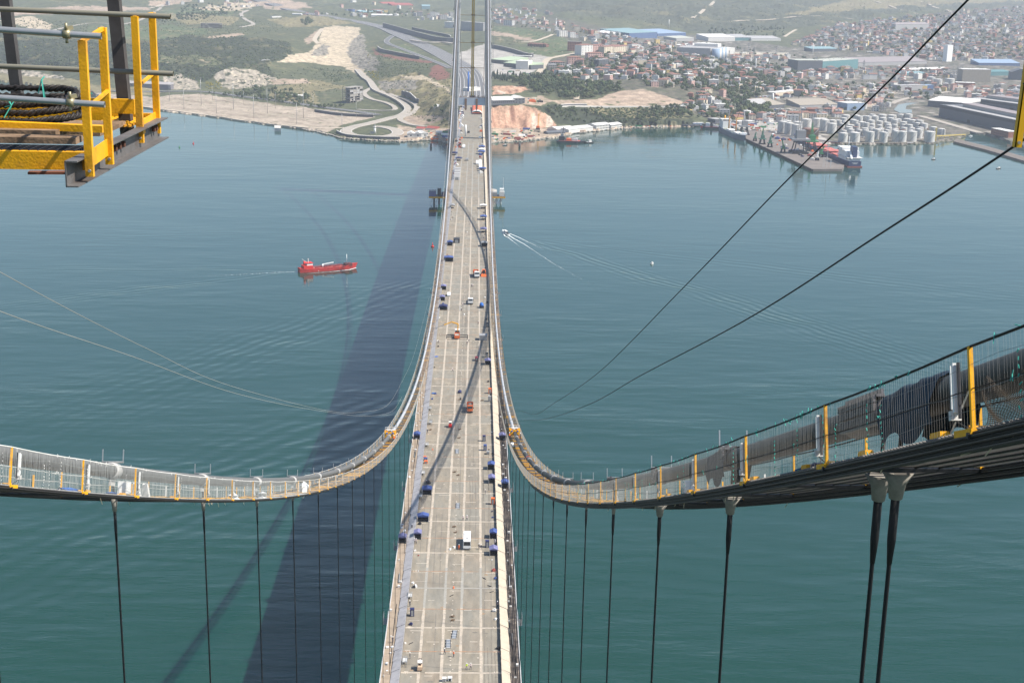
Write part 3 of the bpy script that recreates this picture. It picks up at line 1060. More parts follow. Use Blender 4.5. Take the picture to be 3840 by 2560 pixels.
# ================================================================== WATER
def water_material():
    m = bpy.data.materials.new('sea_water')
    m.use_nodes = True
    nt = m.node_tree
    N, K = nt.nodes, nt.links.new
    b = next(n for n in N if n.type == 'BSDF_PRINCIPLED')
    b.inputs['IOR'].default_value = 1.333
    b.inputs['Roughness'].default_value = 0.06
    pos = N.new('ShaderNodeNewGeometry').outputs['Position']
    def noise(scale, stretch, detail=3.0, rough=0.5, rot=0.0):
        mp = N.new('ShaderNodeMapping')
        mp.inputs['Scale'].default_value = stretch
        mp.inputs['Rotation'].default_value = (0, 0, rot)
        K(pos, mp.inputs[0])
        t = N.new('ShaderNodeTexNoise')
        t.inputs['Scale'].default_value = scale
        t.inputs['Detail'].default_value = detail
        t.inputs['Roughness'].default_value = rough
        K(mp.outputs[0], t.inputs['Vector'])
        return t.outputs[0]
    def M(op, a, c=None):
        n = N.new('ShaderNodeMath')
        n.operation = op
        for i, x in enumerate((a, c)):
            if x is None:
                continue
            if isinstance(x, (int, float)):
                n.inputs[i].default_value = x
            else:
                K(x, n.inputs[i])
        return n.outputs[0]
    sx = N.new('ShaderNodeSeparateXYZ')
    K(pos, sx.inputs[0])
    X, Y = sx.outputs[0], sx.outputs[1]
    h1 = noise(0.75, (0.34, 1.0, 1.0), 4.0, 0.62, 0.12)          # short wind ripples
    h2 = noise(0.125, (0.30, 1.0, 1.0), 3.0, 0.5, 0.14)          # low swell, crests near level across the frame
    h4 = noise(0.055, (0.28, 1.0, 1.0), 2.0, 0.5, -0.25)
    h3 = noise(0.012, (0.5, 1.0, 1.0), 3.0, 0.6, 0.3)            # broad patches of wind
    calm = N.new('ShaderNodeMapRange')
    calm.inputs[1].default_value, calm.inputs[2].default_value = 0.36, 0.64
    calm.inputs[3].default_value, calm.inputs[4].default_value = 0.30, 1.0
    K(h3, calm.inputs[0])
    h = M('ADD', M('ADD', M('MULTIPLY', h1, 0.10), M('MULTIPLY', h2, 0.55)), M('MULTIPLY', h4, 0.7))
    h = M('MULTIPLY', h, calm.outputs[0])
    lee = N.new('ShaderNodeMapRange')                              # rougher in mid strait, smooth in the lee of the shore
    lee.inputs[1].default_value, lee.inputs[2].default_value = 300.0, 1150.0
    lee.inputs[3].default_value, lee.inputs[4].default_value = 1.7, 0.36
    K(Y, lee.inputs[0])
    h = M('MULTIPLY', h, lee.outputs[0])
    # trains of ripples spreading from passing boats: start point, direction, wavelength
    for (x0, y0), (x1, y1), lam, w0, grow, amp in WAKES:
        dx, dy = x1 - x0, y1 - y0
        ln = math.hypot(dx, dy)
        dx, dy = dx/ln, dy/ln
        px_, py_ = M('SUBTRACT', X, x0), M('SUBTRACT', Y, y0)
        t = M('ADD', M('MULTIPLY', px_, dx), M('MULTIPLY', py_, dy))
        s = M('ADD', M('MULTIPLY', px_, -dy), M('MULTIPLY', py_, dx))
        s = M('ADD', s, M('ADD', M('MULTIPLY', M('SUBTRACT', h3, 0.5), 26.0), M('MULTIPLY', M('SUBTRACT', h4, 0.5), 9.0)))
        w = M('ADD', M('MULTIPLY', M('MAXIMUM', t, 0.0), grow), w0)
        q = M('DIVIDE', s, w)
        g = M('EXPONENT', M('MULTIPLY', M('MULTIPLY', q, q), -1.0))
        on = N.new('ShaderNodeMapRange')
        on.inputs[1].default_value, on.inputs[2].default_value = 0.0, 25.0
        K(t, on.inputs[0])
        off = N.new('ShaderNodeMapRange')
        off.inputs[1].default_value, off.inputs[2].default_value = ln*0.6, ln*1.3
        off.inputs[3].default_value, off.inputs[4].default_value = 1.0, 0.0
        K(t, off.inputs[0])
        wv = M('SINE', M('MULTIPLY', s, 2*math.pi/lam))
        pt = M('MULTIPLY', h4, 1.8)
        h = M('ADD', h, M('MULTIPLY', M('MULTIPLY', M('MULTIPLY', wv, g), pt), M('MULTIPLY', M('MULTIPLY', on.outputs[0], off.outputs[0]), amp)))
    bp = N.new('ShaderNodeBump')
    bp.inputs['Strength'].default_value = 1.0
    bp.inputs['Distance'].default_value = 1.0
    K(h, bp.inputs['Height'])
    K(bp.outputs[0], b.inputs['Normal'])
    mx = N.new('ShaderNodeMix')
    mx.data_type = 'RGBA'
    mx.inputs[6].default_value = (*WCOL[0], 1)
    mx.inputs[7].default_value = (*WCOL[1], 1)
    K(noise(0.0045, (0.6, 1.0, 1.0), 4.0, 0.6, 0.2), mx.inputs[0])
    K(mx.outputs[2], b.inputs['Base Color'])
    return m
def _w(u, v):
    p = at_z(u, v, 0)
    return (p[0], p[1])
WCOL = ((0.005, 0.038, 0.028), (0.008, 0.047, 0.034))
WAKES = [(_w(1960, 895), _w(3500, 1370), 8.0, 5.0, 0.055, 0.11), (_w(1960, 895), _w(3900, 1130), 12.0, 4.0, 0.06, 0.06),
         (_w(1130, 1016), _w(0, 1150), 8.0, 4.0, 0.07, 0.07), (_w(1130, 1016), _w(0, 1010), 8.0, 4.0, 0.05, 0.05),
         (_w(1640, 1480), _w(-200, 2250), 12.0, 45.0, 0.0, 0.13), (_w(1600, 1050), _w(200, 1600), 10.0, 22.0, 0.05, 0.08)]
M_sea = water_material()
b = MB()
b.quad((-9000, -900, 0), (9000, -900, 0), (9000, 9500, 0), (-9000, 9500, 0))
b.build('sea', M_sea, kind='structure')

# ================================================================== LAND
SHORE = [(-700, 250), (-300, 285), (0, 309), (184, 332), (330, 352), (413, 386), (600, 421), (810, 446), (1028, 478), (1110, 488), (1199, 505), (1285, 527), (1410, 536), (1517, 540), (1617, 533),
         (1689, 545), (1760, 548), (1846, 543), (1965, 536), (2090, 523), (2161, 507), (2269, 496), (2376, 487), (2479, 484), (2547, 482), (2640, 480), (2720, 482), (2800, 498), (2900, 520), (2990, 540), (3060, 549),
         (3140, 549), (3385, 549), (3500, 546), (3589, 530), (3640, 505), (3700, 512), (3780, 540), (3840, 560), (4200, 600), (4600, 640)]
CTRL = """-500 240 5;-500 150 40;-500 60 95;-500 0 120;0 300 3;0 262 8;0 200 40;0 150 58;0 90 75;0 30 100;0 -25 125;200 325 4;200 280 12;200 230 40;200 150 62;200 60 85;200 -25 122
413 375 3;420 335 6;430 290 25;450 220 50;450 140 70;450 60 84;450 -25 118;600 410 3;600 345 5;640 310 14;640 280 26;650 200 56;650 140 70;700 90 76;700 -25 112
820 440 3;800 350 5;830 325 10;860 258 40;860 200 56;860 130 72;860 50 84;860 -25 108;1030 470 3;1000 385 5;1000 325 10;1040 285 24;1040 200 52;1060 130 66;1060 50 82;1060 -25 108
1200 500 3;1200 410 5;1180 360 8;1180 310 12;1180 240 30;1200 190 48;1200 120 66;1200 60 78;1200 -25 104;1330 520 3;1330 430 6;1330 370 10;1330 300 16;1330 250 24;1330 190 42;1330 110 58;1330 50 76;1330 -25 104
1450 525 3;1450 450 7;1450 390 11;1450 340 20;1450 280 32;1440 230 46;1450 170 54;1450 110 58;1450 60 70;1450 -25 106;1600 520 4;1600 460 10;1600 420 18;1600 350 34;1620 280 46;1620 230 52;1600 180 52;1600 130 60;1600 80 68;1600 -25 110
1740 530 5;1740 470 20;1740 420 40;1740 370 52;1740 300 50;1740 230 50;1740 170 53;1740 110 64;1740 60 74;1740 -25 114
1850 535 3;1850 482 5;1850 396 40;1850 330 46;1850 290 46;1850 200 54;1850 130 68;1850 60 78;1850 10 100;1850 -25 122;1960 532 3;1960 481 5;1960 396 40;1960 330 46;1960 290 46;1960 200 54
2060 520 3;2050 479 5;2040 425 30;2090 385 36;2100 340 40;2060 280 46;2050 200 56;2050 120 70;2050 60 82;2050 20 100;2050 -25 130;2200 495 3;2200 465 6;2200 425 16;2200 385 32;2200 330 42;2200 260 52;2200 190 58;2200 120 64;2200 70 80;2200 20 112;2200 -25 138
2400 483 3;2400 468 6;2400 430 16;2400 385 28;2400 340 44;2400 280 52;2400 220 54;2400 150 46;2400 110 50;2400 70 82;2400 20 116;2400 -25 142;2560 478 3;2560 455 8;2560 410 20;2560 370 32;2560 320 42;2560 250 44;2560 170 36;2560 110 46;2560 70 84;2560 20 118;2560 -25 142
2700 478 3;2700 440 6;2700 390 16;2700 330 30;2700 270 34;2700 200 26;2700 140 36;2700 80 72;2700 30 112;2700 -25 142;2850 500 3;2850 440 5;2850 390 10;2850 330 20;2850 270 22;2850 200 22;2850 140 40;2850 80 74;2850 30 112;2850 -25 142
3000 520 3;3000 450 4;3000 390 7;3000 330 10;3000 260 12;3000 180 24;3000 130 46;3000 80 76;3000 30 110;3000 -25 140;3150 540 3;3150 450 4;3150 380 6;3150 280 8;3150 200 20;3150 140 46;3150 80 78;3150 30 106;3150 -25 138
3350 540 3;3350 450 3.5;3350 350 5;3350 270 8;3350 210 18;3350 150 44;3350 80 78;3350 30 104;3350 -25 136;3600 520 3;3600 420 3.5;3600 320 6;3600 250 10;3600 190 26;3600 130 52;3600 60 86;3600 -25 132;3840 545 3;3840 420 3.5;3840 320 6;3840 250 10;3840 190 28;3840 130 56;3840 60 84;3840 20 104;3840 -25 130
4300 600 3;4300 420 5;4300 250 10;4300 130 56;4300 60 86;4300 -25 130"""
CP = np.array([[float(x) for x in s_.split()] for s_ in CTRL.replace('\n', ';').split(';')])
SU, SV = 1.0, 2.2
def _phi(d):
    return d
_A = CP[:, :2]*np.array([SU, SV])
_D = np.hypot(_A[:, None, 0] - _A[None, :, 0], _A[:, None, 1] - _A[None, :, 1])
_n = len(CP)
_Mx = np.zeros((_n + 1, _n + 1))
_Mx[:_n, :_n] = _phi(_D) - np.eye(_n)*12.0
_Mx[:_n, _n] = 1; _Mx[_n, :_n] = 1
_wt = np.linalg.solve(_Mx, np.concatenate([CP[:, 2], [0]]))
def zfield(u, v):
    u, v = np.asarray(u, float)*SU, np.asarray(v, float)*SV
    out = np.full(u.shape, _wt[_n])
    for k in range(_n):
        out = out + _wt[k]*np.hypot(u - _A[k, 0], v - _A[k, 1])
    return out
NU, NV = 1180, 300
UU = np.linspace(-560, 4420, NU)
_sh = np.interp(UU, [a for a, c in SHORE], [c for a, c in SHORE]) + 1.2*np.sin(UU*0.11) + 0.8*np.sin(UU*0.37 + 1)
fr = np.linspace(0, 1, NV - 2)
VV = np.empty((NV, NU))
VV[0] = _sh + 4; VV[1] = _sh
VV[2:] = (_sh - 0.8)[None, :]*(1 - fr)[:, None] + (-25.0)*fr[:, None]
UG = np.broadcast_to(UU, (NV, NU))
ZG = zfield(UG, VV)
ZG[2:] = np.maximum(ZG[2:], 1.6)
ZG[2] = 1.4; ZG[1] = 0.2; ZG[0] = -4.0
DIR = FW[None, None, :] + RT[None, None, :]*((UG - 1920)/FPX)[..., None] - UP[None, None, :]*((VV - 1280)/FPX)[..., None]
TT = (ZG - CZ)/DIR[..., 2]
for i in range(1, NV):
    TT[i] = np.maximum(TT[i], TT[i - 1] + 0.6)
PG = CAM + DIR*TT[..., None]

def G(u, v):
    """Ground point seen at a photograph pixel."""
    fu = (u - UU[0])/(UU[1] - UU[0])
    j = int(min(max(fu, 0), NU - 2)); a = min(max(fu - j, 0), 1)
    colv = VV[:, j]*(1 - a) + VV[:, j + 1]*a
    i = int(min(max(np.searchsorted(-colv, -v) - 1, 0), NV - 2))
    c = min(max((colv[i] - v)/(colv[i] - colv[i + 1]), 0), 1)
    P = (PG[i, j]*(1 - a) + PG[i, j + 1]*a)*(1 - c) + (PG[i + 1, j]*(1 - a) + PG[i + 1, j + 1]*a)*c
    return np.array(P)

def inside(poly, u, v):
    r = np.zeros(np.shape(u), bool)
    n = len(poly)
    for k in range(n):
        x0, y0 = poly[k]; x1, y1 = poly[(k + 1) % n]
        if y0 == y1:
            continue
        c = ((y0 > v) != (y1 > v)) & (u < (x1 - x0)*(v - y0)/(y1 - y0) + x0)
        r ^= c
    return r
# pseudo noise over the ground
def gnoise(x, y, s):  # sum of bent sine waves, about -1.5 .. 1.5
    r = np.random.default_rng(int(s*1000) % 9973)
    out = np.zeros(np.shape(x))
    amp = 0
    for k in range(10):
        a = r.uniform(0, 6.283)
        f = (2*math.pi/s)*(0.6 + 0.9*r.random())
        g = 1.0
        out += g*np.sin((x*math.cos(a) + y*math.sin(a))*f + r.uniform(0, 6.28) + 1.3*np.sin((x*math.sin(a) - y*math.cos(a))*f*0.6))
    return out/4.0
C_grass, C_scrub, C_field = (0.100, 0.108, 0.060), (0.046, 0.054, 0.034), (0.098, 0.125, 0.060)
C_pale, C_lot, C_soil, C_rockg = (0.46, 0.38, 0.27), (0.36, 0.30, 0.235), (0.18, 0.085, 0.065), (0.25, 0.225, 0.185)
C_rockw, C_cliff, C_tan, C_yard = (0.31, 0.27, 0.215), (0.44, 0.27, 0.185), (0.36, 0.275, 0.205), (0.38, 0.30, 0.225)
C_town, C_ind, C_dry, C_mtn, C_conc = (0.13, 0.12, 0.09), (0.165, 0.148, 0.125), (0.19, 0.165, 0.09), (0.085, 0.092, 0.062), (0.36, 0.335, 0.30)
AREAS = [
    (C_mtn, [(1840, 40), (2300, 60), (2640, 125), (3000, 105), (3200, 72), (3500, 40), (4500, 20), (4500, -60), (1840, -60)]),
    (C_dry, [(2900, 62), (3200, 40), (3500, 22), (3840, 5), (3840, -40), (3350, -40), (3100, 20)]),
    (C_town, [(1840, 95), (2060, 60), (2400, 130), (2560, 165), (2900, 190), (3000, 330), (2760, 470), (2480, 400), (2330, 330), (2160, 300), (2060, 270), (2060, 230), (2180, 180), (2050, 110)]),
    (C_town, [(2950, 190), (3100, 100), (3350, 70), (3840, 20), (4500, 20), (4500, 215), (3560, 225), (3200, 200)]),
    (C_ind, [(2260, 160), (2360, 120), (2700, 140), (2980, 180), (3200, 200), (4500, 215), (4500, 660), (3540, 560), (3140, 560), (2880, 540), (2780, 480), (2760, 440), (2880, 400), (3000, 320), (2980, 250), (2600, 190)]),
    (C_field, [(560, 97), (640, 93), (760, 108), (800, 126), (690, 140), (560, 148), (330, 150), (330, 96)]),
    (C_scrub, [(-560, 130), (0, 95), (100, 140), (330, 152), (560, 150), (700, 134), (900, 138), (1080, 158), (1100, 190), (1085, 210), (1030, 228), (1005, 250), (1030, 292), (960, 262), (860, 252), (810, 272), (775, 312), (700, 298), (560, 276), (400, 288), (250, 258), (100, 245), (0, 255), (-560, 240)]),
    (C_grass, [(560, 225), (640, 208), (740, 205), (840, 235), (800, 250), (700, 240), (600, 236)]),
    (C_rockw, [(800, 280), (830, 262), (870, 256), (960, 264), (1030, 292), (1048, 312), (960, 327), (870, 335), (830, 322)]),
    (C_rockw, [(615, 287), (680, 279), (745, 308), (742, 336), (650, 338), (590, 318)]),
    (C_dry, [(-500, 245), (0, 258), (250, 292), (420, 332), (590, 318), (600, 350), (420, 375), (330, 352), (0, 307), (-500, 270)]),
    (C_rockw, [(0, 262), (120, 268), (250, 290), (250, 300), (100, 285), (0, 275)]),
    (C_lot, [(330, 345), (420, 352), (560, 365), (740, 352), (930, 376), (1030, 393), (1200, 410), (1330, 424), (1410, 440), (1290, 468), (1200, 508), (1030, 482), (810, 450), (600, 426), (410, 392)]),
    (C_dry, [(1010, 330), (1180, 300), (1320, 330), (1320, 395), (1180, 392), (1010, 372)]),
    (C_grass, [(1180, 345), (1290, 330), (1330, 400), (1200, 400)]),
    (C_pale, [(1160, 196), (1195, 150), (1215, 102), (1270, 98), (1350, 104), (1348, 130), (1312, 160), (1302, 200), (1312, 222), (1348, 252), (1395, 300), (1340, 278), (1290, 252), (1220, 242), (1160, 236), (1040, 234), (1090, 206)]),
    (C_rockg, [(1345, 132), (1366, 128), (1372, 190), (1424, 232), (1405, 268), (1355, 262), (1320, 234), (1300, 200), (1312, 160)]),
    (C_rockg, [(1180, 190), (1215, 165), (1235, 175), (1225, 210), (1170, 208)]),
    (C_soil, [(1610, 285), (1618, 250), (1655, 238), (1694, 292), (1640, 302)]),
    (C_soil, [(1395, 178), (1418, 200), (1520, 216), (1600, 226), (1642, 236), (1590, 238), (1480, 222), (1408, 206)]),
    (C_dry, [(1420, 300), (1560, 270), (1640, 305), (1694, 300), (1694, 500), (1540, 470), (1500, 440), (1560, 400), (1500, 370), (1420, 340)]),
    (C_pale, [(1510, 285), (1590, 283), (1690, 335), (1690, 345), (1600, 305), (1510, 293)]),
    (C_rockg, [(1420, 305), (1560, 300), (1560, 335), (1430, 340)]),
    (C_tan, [(1520, 430), (1680, 440), (1600, 475), (1510, 460)]),
    (C_yard, [(1490, 470), (1600, 485), (1700, 480), (1700, 545), (1520, 540), (1480, 520)]),
    (C_field, [(1450, 190), (1520, 165), (1590, 215), (1640, 232), (1560, 222), (1470, 195)]),
    (C_cliff, [(1838, 398), (1960, 394), (2010, 410), (2062, 440), (2088, 472), (2040, 480), (1900, 483), (1838, 483)]),
    (C_yard, [(1700, 482), (1838, 482), (2040, 480), (2200, 478), (2400, 470), (2500, 472), (2500, 486), (2270, 498), (2165, 510), (2090, 525), (1965, 538), (1838, 548), (1700, 550)]),
    (C_scrub, [(2010, 402), (2080, 388), (2190, 402), (2350, 430), (2480, 440), (2600, 445), (2600, 470), (2300, 474), (2165, 468), (2090, 466), (2060, 436)]),
    (C_dry, [(2190, 402), (2350, 405), (2480, 400), (2560, 410), (2560, 445), (2350, 440), (2230, 430)]),
    (C_tan, [(2070, 378), (2180, 374), (2240, 372), (2330, 340), (2420, 333), (2462, 350), (2570, 386), (2440, 402), (2250, 402), (2110, 396)]),
    (C_cliff, [(1850, 325), (1960, 322), (1985, 335), (1930, 352), (1850, 355)]),
    (C_tan, [(1950, 366), (2030, 362), (2075, 380), (2020, 398), (1960, 390)]),
    (C_field, [(1840, 98), (1940, 104), (2062, 130), (2000, 152), (1930, 138), (1840, 118)]),
    (C_grass, [(1840, 140), (1985, 148), (1930, 168), (1840, 168)]),
    (C_field, [(1995, 158), (2115, 140), (2130, 150), (2160, 200), (2060, 188)]),
    (C_field, [(1930, 172), (2160, 206), (2080, 216), (1990, 206)]),
    (C_field, [(2340, 205), (2370, 198), (2390, 210), (2350, 215)]),
    (C_conc, [(1838, 178), (1930, 190), (2070, 216), (2010, 262), (1960, 292), (1838, 290)]),
    (C_tan, [(1838, 118), (1900, 124), (2010, 150), (1990, 156), (1900, 138), (1838, 130)]),
    (C_yard, [(2440, 470), (2700, 470), (2700, 484), (2440, 488)]),
    (C_conc, [(1720, 395), (1830, 395), (1830, 160), (1720, 200)]),
    (C_pale, [(700, 60), (900, 45), (960, 20), (900, 10), (700, 35)]), (C_pale, [(0, 78), (120, 60), (200, 95), (180, 120), (110, 105), (40, 88)]),
    (C_tan, [(560, 5), (720, 0), (720, 12), (600, 22), (560, 20)]), (C_field, [(600, 40), (720, 30), (880, 50), (820, 82), (640, 84)]),
    (C_tan, [(0, 42), (300, 22), (560, 26), (560, 42), (300, 44), (0, 64)]), (C_tan, [(900, -5), (1100, 6), (1180, 28), (1090, 44), (960, 26)]), (C_dry, [(1000, 75), (1200, 62), (1340, 88), (1220, 98), (1080, 104)]),
    (C_tan, [(760, 140), (900, 124), (922, 132), (800, 148)]), (C_tan, [(1010, 300), (1150, 296), (1160, 312), (1020, 318)]), (C_dry, [(600, 60), (760, 48), (900, 70), (860, 96), (700, 92)]), (C_tan, [(1180, 120), (1215, 104), (1180, 150), (1150, 168), (1140, 150)]),
    (C_lot, [(3150, 330), (3360, 345), (3300, 400), (3140, 400)]),
    (C_conc, [(2690, 460), (2950, 450), (3140, 545), (3000, 545), (2780, 490)]),
]
col = np.empty((NV, NU, 3))
col[:] = C_grass
# soft, uneven edges between the covers: look each area up at a displaced place
x_, y_ = PG[..., 0], PG[..., 1]
du = 5.0*gnoise(x_, y_, 90.0) + 3.0*gnoise(x_, y_, 37.0)
dv = 1.8*gnoise(x_, y_, 75.0) + 1.0*gnoise(x_, y_, 33.0)
cover = np.zeros((NV, NU), int)
for k, (c, poly) in enumerate(AREAS):
    i_ = inside([(float(a), float(d)) for a, d in poly], UG + du, VV + dv)
    col[i_] = c
    cover[i_] = k + 1
# cover variation: patches of scrub, dry grass and bare ground
n1, n2, n3 = gnoise(x_, y_, 60.0), gnoise(x_ + 500, y_, 23.0), gnoise(x_, y_ + 900, 170.0)
green = col[..., 1] > col[..., 0]*1.02
k_ = np.clip((n1 + 0.8*n2 - 0.05)*2.2, 0, 1)[..., None]*green[..., None]*0.6
col = col*(1 - k_) + np.array(C_scrub)*k_
k_ = np.clip((n3 + 0.6*n2 - 0.75)*1.8, 0, 1)[..., None]*green[..., None]*0.5
col = col*(1 - k_) + np.array(C_dry)*k_
k_ = np.clip((n3 + 0.5*n1 - 0.1)*1.5, 0, 1)[..., None]*(~green)[..., None]*0.16
col = col*(1 - k_) + np.array(C_grass)*k_
col *= (1 + 0.10*n2 + 0.06*n1)[..., None]
townish = np.isin(cover, (3, 4, 5))
k_ = np.clip((n2 + 0.8*n1 - 0.1)*2.5, 0, 1)[..., None]*townish[..., None]*0.7
col = col*(1 - k_) + np.array((0.050, 0.064, 0.036))*k_
def is_(*cs):
    return np.isin(cover, [k + 1 for k, (c, p) in enumerate(AREAS) if c in cs])
fine, fin2 = gnoise(x_, y_*0.35, 13.0), gnoise(x_ + 77, y_, 31.0)
def blend(m, c, k):
    global col
    k = np.clip(k, 0, 1)[..., None]*m[..., None]
    col = col*(1 - k) + np.array(c)*k
blend(is_(C_rockw), (0.05, 0.06, 0.035), (fin2 + 0.6*n2 - 0.35)*2.2)               # bushes rooted in the rock
blend(is_(C_rockw), (0.44, 0.38, 0.29), (fine - 0.3)*1.2)
blend(is_(C_cliff), (0.24, 0.13, 0.09), (gnoise(x_, y_*0.2, 16.0) - 0.2)*1.3)       # stained gullies
blend(is_(C_cliff), (0.52, 0.42, 0.33), (gnoise(x_ + 40, y_*0.2, 27.0) - 0.45)*1.6)
blend(is_(C_pale), (0.27, 0.22, 0.16), (fin2 + 0.5*fine - 0.35)*1.3)
blend(is_(C_rockg), (0.13, 0.12, 0.10), (fine - 0.1)*1.3)
blend(is_(C_rockg), (0.05, 0.06, 0.035), (n2 + 0.4*n1 - 0.7)*2)
blend(is_(C_tan), (0.27, 0.21, 0.165), np.sin(PG[..., 2]*1.5 + 0.8*n1) - 0.35)       # graded benches
blend(is_(C_tan), (0.09, 0.10, 0.05), (n1 + n2 - 1.1)*1.5)
_al = (VV - _sh[None, :])*1.0
blend(is_(C_lot) & (UG < 1300), (0.25, 0.20, 0.155), (np.sin(_al*0.42 + 0.5*n1) - 0.15)*(0.6 + 0.5*n3))   # rows of bare earth on the lot
blend(is_(C_lot) & (UG < 1300), (0.10, 0.11, 0.055), (n2 + 0.6*fine - 0.95)*1.6)
blend(is_(C_ind, C_town), (0.07, 0.066, 0.06), (fin2 + 0.7*n2 - 0.5)*1.5)
blend(is_(C_ind), (0.34, 0.31, 0.27), (gnoise(x_, y_ + 300, 55.0) - 0.6)*1.6)
blend(is_(C_yard), (0.20, 0.155, 0.12), (fin2 + 0.5*fine - 0.2)*1.1)
blend(is_(C_grass, C_field, C_dry), (0.26, 0.215, 0.14), (fin2 + 0.6*n1 - 0.75)*1.6)   # bare scrapes
# rock armour along the water line
edge = (VV > (_sh - 9)[None, :]) & (UG > 1000) & (UG < 2500)
col[edge] = np.array((0.40, 0.36, 0.30))*(0.85 + 0.3*RNG.random(edge.sum()))[:, None]
edge = (VV > (_sh - 7)[None, :]) & (UG <= 1040) & (UG > 400)
col[edge] = np.array((0.46, 0.40, 0.32))
col[:2] = (0.13, 0.125, 0.115)
# relief: rough rock faces and gullies
rough = np.isin(cover, [k + 1 for k, (c, p) in enumerate(AREAS) if c in (C_cliff, C_rockg, C_rockw)])
ZR = np.where(rough, 1.3*gnoise(x_, y_*0.5, 17.0) + 0.5*gnoise(x_, y_, 7.0), 0.0)
ZR += np.where(np.isin(cover, [k + 1 for k, (c, p) in enumerate(AREAS) if c in (C_scrub, C_grass, C_mtn, C_dry)]), 1.6*n2 + 1.8*n1 + 3.0*n3, 0.0)*np.clip((PG[..., 2] - 6)/25, 0, 1)
ZR[:4] = 0
far_k = np.clip((PG[..., 1] - 4200)/1500, 0, 1)
ZR += far_k*(9.0*gnoise(x_, y_, 330.0) + 4.0*gnoise(x_, y_, 140.0))*(VV < 75)
PG2 = PG.copy()
PG2[..., 2] += ZR
PG2[2:, :, 2] = np.maximum(PG2[2:, :, 2], 0.8)
PG = PG2
# the land goes on beyond the frame: rising hills
last = PG2[-1]
hd = last[:, :2] - np.array([CX, CY])
hd = hd/np.linalg.norm(hd, axis=1)[:, None]
ext = []
for k, (dist, up_) in enumerate(((120, 6), (300, 16), (600, 34), (1000, 52), (1500, 60))):
    q = last.copy()
    q[:, :2] += hd*dist
    q[:, 2] = np.minimum(last[:, 2] + up_ + 6*np.sin(UU*0.013 + k), 246)
    ext.append(q)
PA = np.concatenate([PG2, np.array(ext)], 0)
CA = np.concatenate([col, np.repeat(col[-1:], 5, 0)], 0)
nr = PA.shape[0]
me = bpy.data.meshes.new('terrain')
me.vertices.add(nr*NU)
me.vertices.foreach_set('co', PA.reshape(-1))
idx = np.arange(nr*NU).reshape(nr, NU)
q = np.stack([idx[:-1, :-1], idx[:-1, 1:], idx[1:, 1:], idx[1:, :-1]], -1).reshape(-1, 4)
me.loops.add(q.size)
me.loops.foreach_set('vertex_index', q.reshape(-1))
me.polygons.add(len(q))
me.polygons.foreach_set('loop_start', np.arange(0, q.size, 4))
me.polygons.foreach_set('loop_total', np.full(len(q), 4))
me.polygons.foreach_set('use_smooth', np.ones(len(q), bool))
me.update()
at_ = me.color_attributes.new('cover', 'FLOAT_COLOR', 'POINT')
at_.data.foreach_set('color', np.concatenate([np.clip(CA, 0.01, 0.9), np.ones((nr, NU, 1))], -1).reshape(-1).astype(np.float32))
def ground_material():
    m = bpy.data.materials.new('ground_cover')
    m.use_nodes = True
    nt = m.node_tree
    N, K = nt.nodes, nt.links.new
    b = next(n for n in N if n.type == 'BSDF_PRINCIPLED')
    b.inputs['Roughness'].default_value = 0.95
    b.inputs['Specular IOR Level'].default_value = 0.1
    a = N.new('ShaderNodeAttribute')
    a.attribute_name = 'cover'
    pos = N.new('ShaderNodeNewGeometry').outputs['Position']
    v = a.outputs['Color']
    for sc, amt in ((0.35, 0.34), (0.07, 0.30)):
        t = N.new('ShaderNodeTexNoise')
        t.inputs['Scale'].default_value = sc
        t.inputs['Detail'].default_value = 5
        t.inputs['Roughness'].default_value = 0.7
        K(pos, t.inputs['Vector'])
        r = N.new('ShaderNodeMapRange')
        r.inputs[1].default_value, r.inputs[2].default_value = 0.32, 0.68
        r.inputs[3].default_value, r.inputs[4].default_value = 1 - amt, 1 + amt
        K(t.outputs[0], r.inputs[0])
        s = N.new('ShaderNodeVectorMath')
        s.operation = 'SCALE'
        K(v, s.inputs[0]); K(r.outputs[0], s.inputs['Scale'])
        v = s.outputs[0]
    K(v, b.inputs['Base Color'])
    return m
me.materials.append(ground_material())
terr = put('terrain', me, kind='structure')

# ------------------------------------------------------------------ roads, walls
M_asph = mat('asphalt', (0.13, 0.128, 0.13), 0.85, 0, 0.12, 0.12)
M_road = mat('pale_road', (0.36, 0.32, 0.27), 0.85, 0, 0.12, 0.1)
M_track = mat('dirt_track', (0.46, 0.39, 0.30), 0.9, 0, 0.12, 0.1)
M_ret = mat('dark_block_wall', (0.095, 0.095, 0.105), 0.85, 0, 0.15, 0.2)
M_cop = mat('pale_coping', (0.55, 0.52, 0.47), 0.8, 0, 0.08, 0.2)
def smooth_px(pts, n=6):
    P = [np.array(p, float) for p in pts]
    out = []
    for i in range(len(P) - 1):
        p0, p1, p2, p3 = P[max(i - 1, 0)], P[i], P[i + 1], P[min(i + 2, len(P) - 1)]
        for q_ in range(n):
            t = q_/n
            out.append(0.5*((2*p1) + (p2 - p0)*t + (2*p0 - 5*p1 + 4*p2 - p3)*t*t + (3*p1 - p0 - 3*p2 + p3)*t**3))
    out.append(P[-1])
    return out
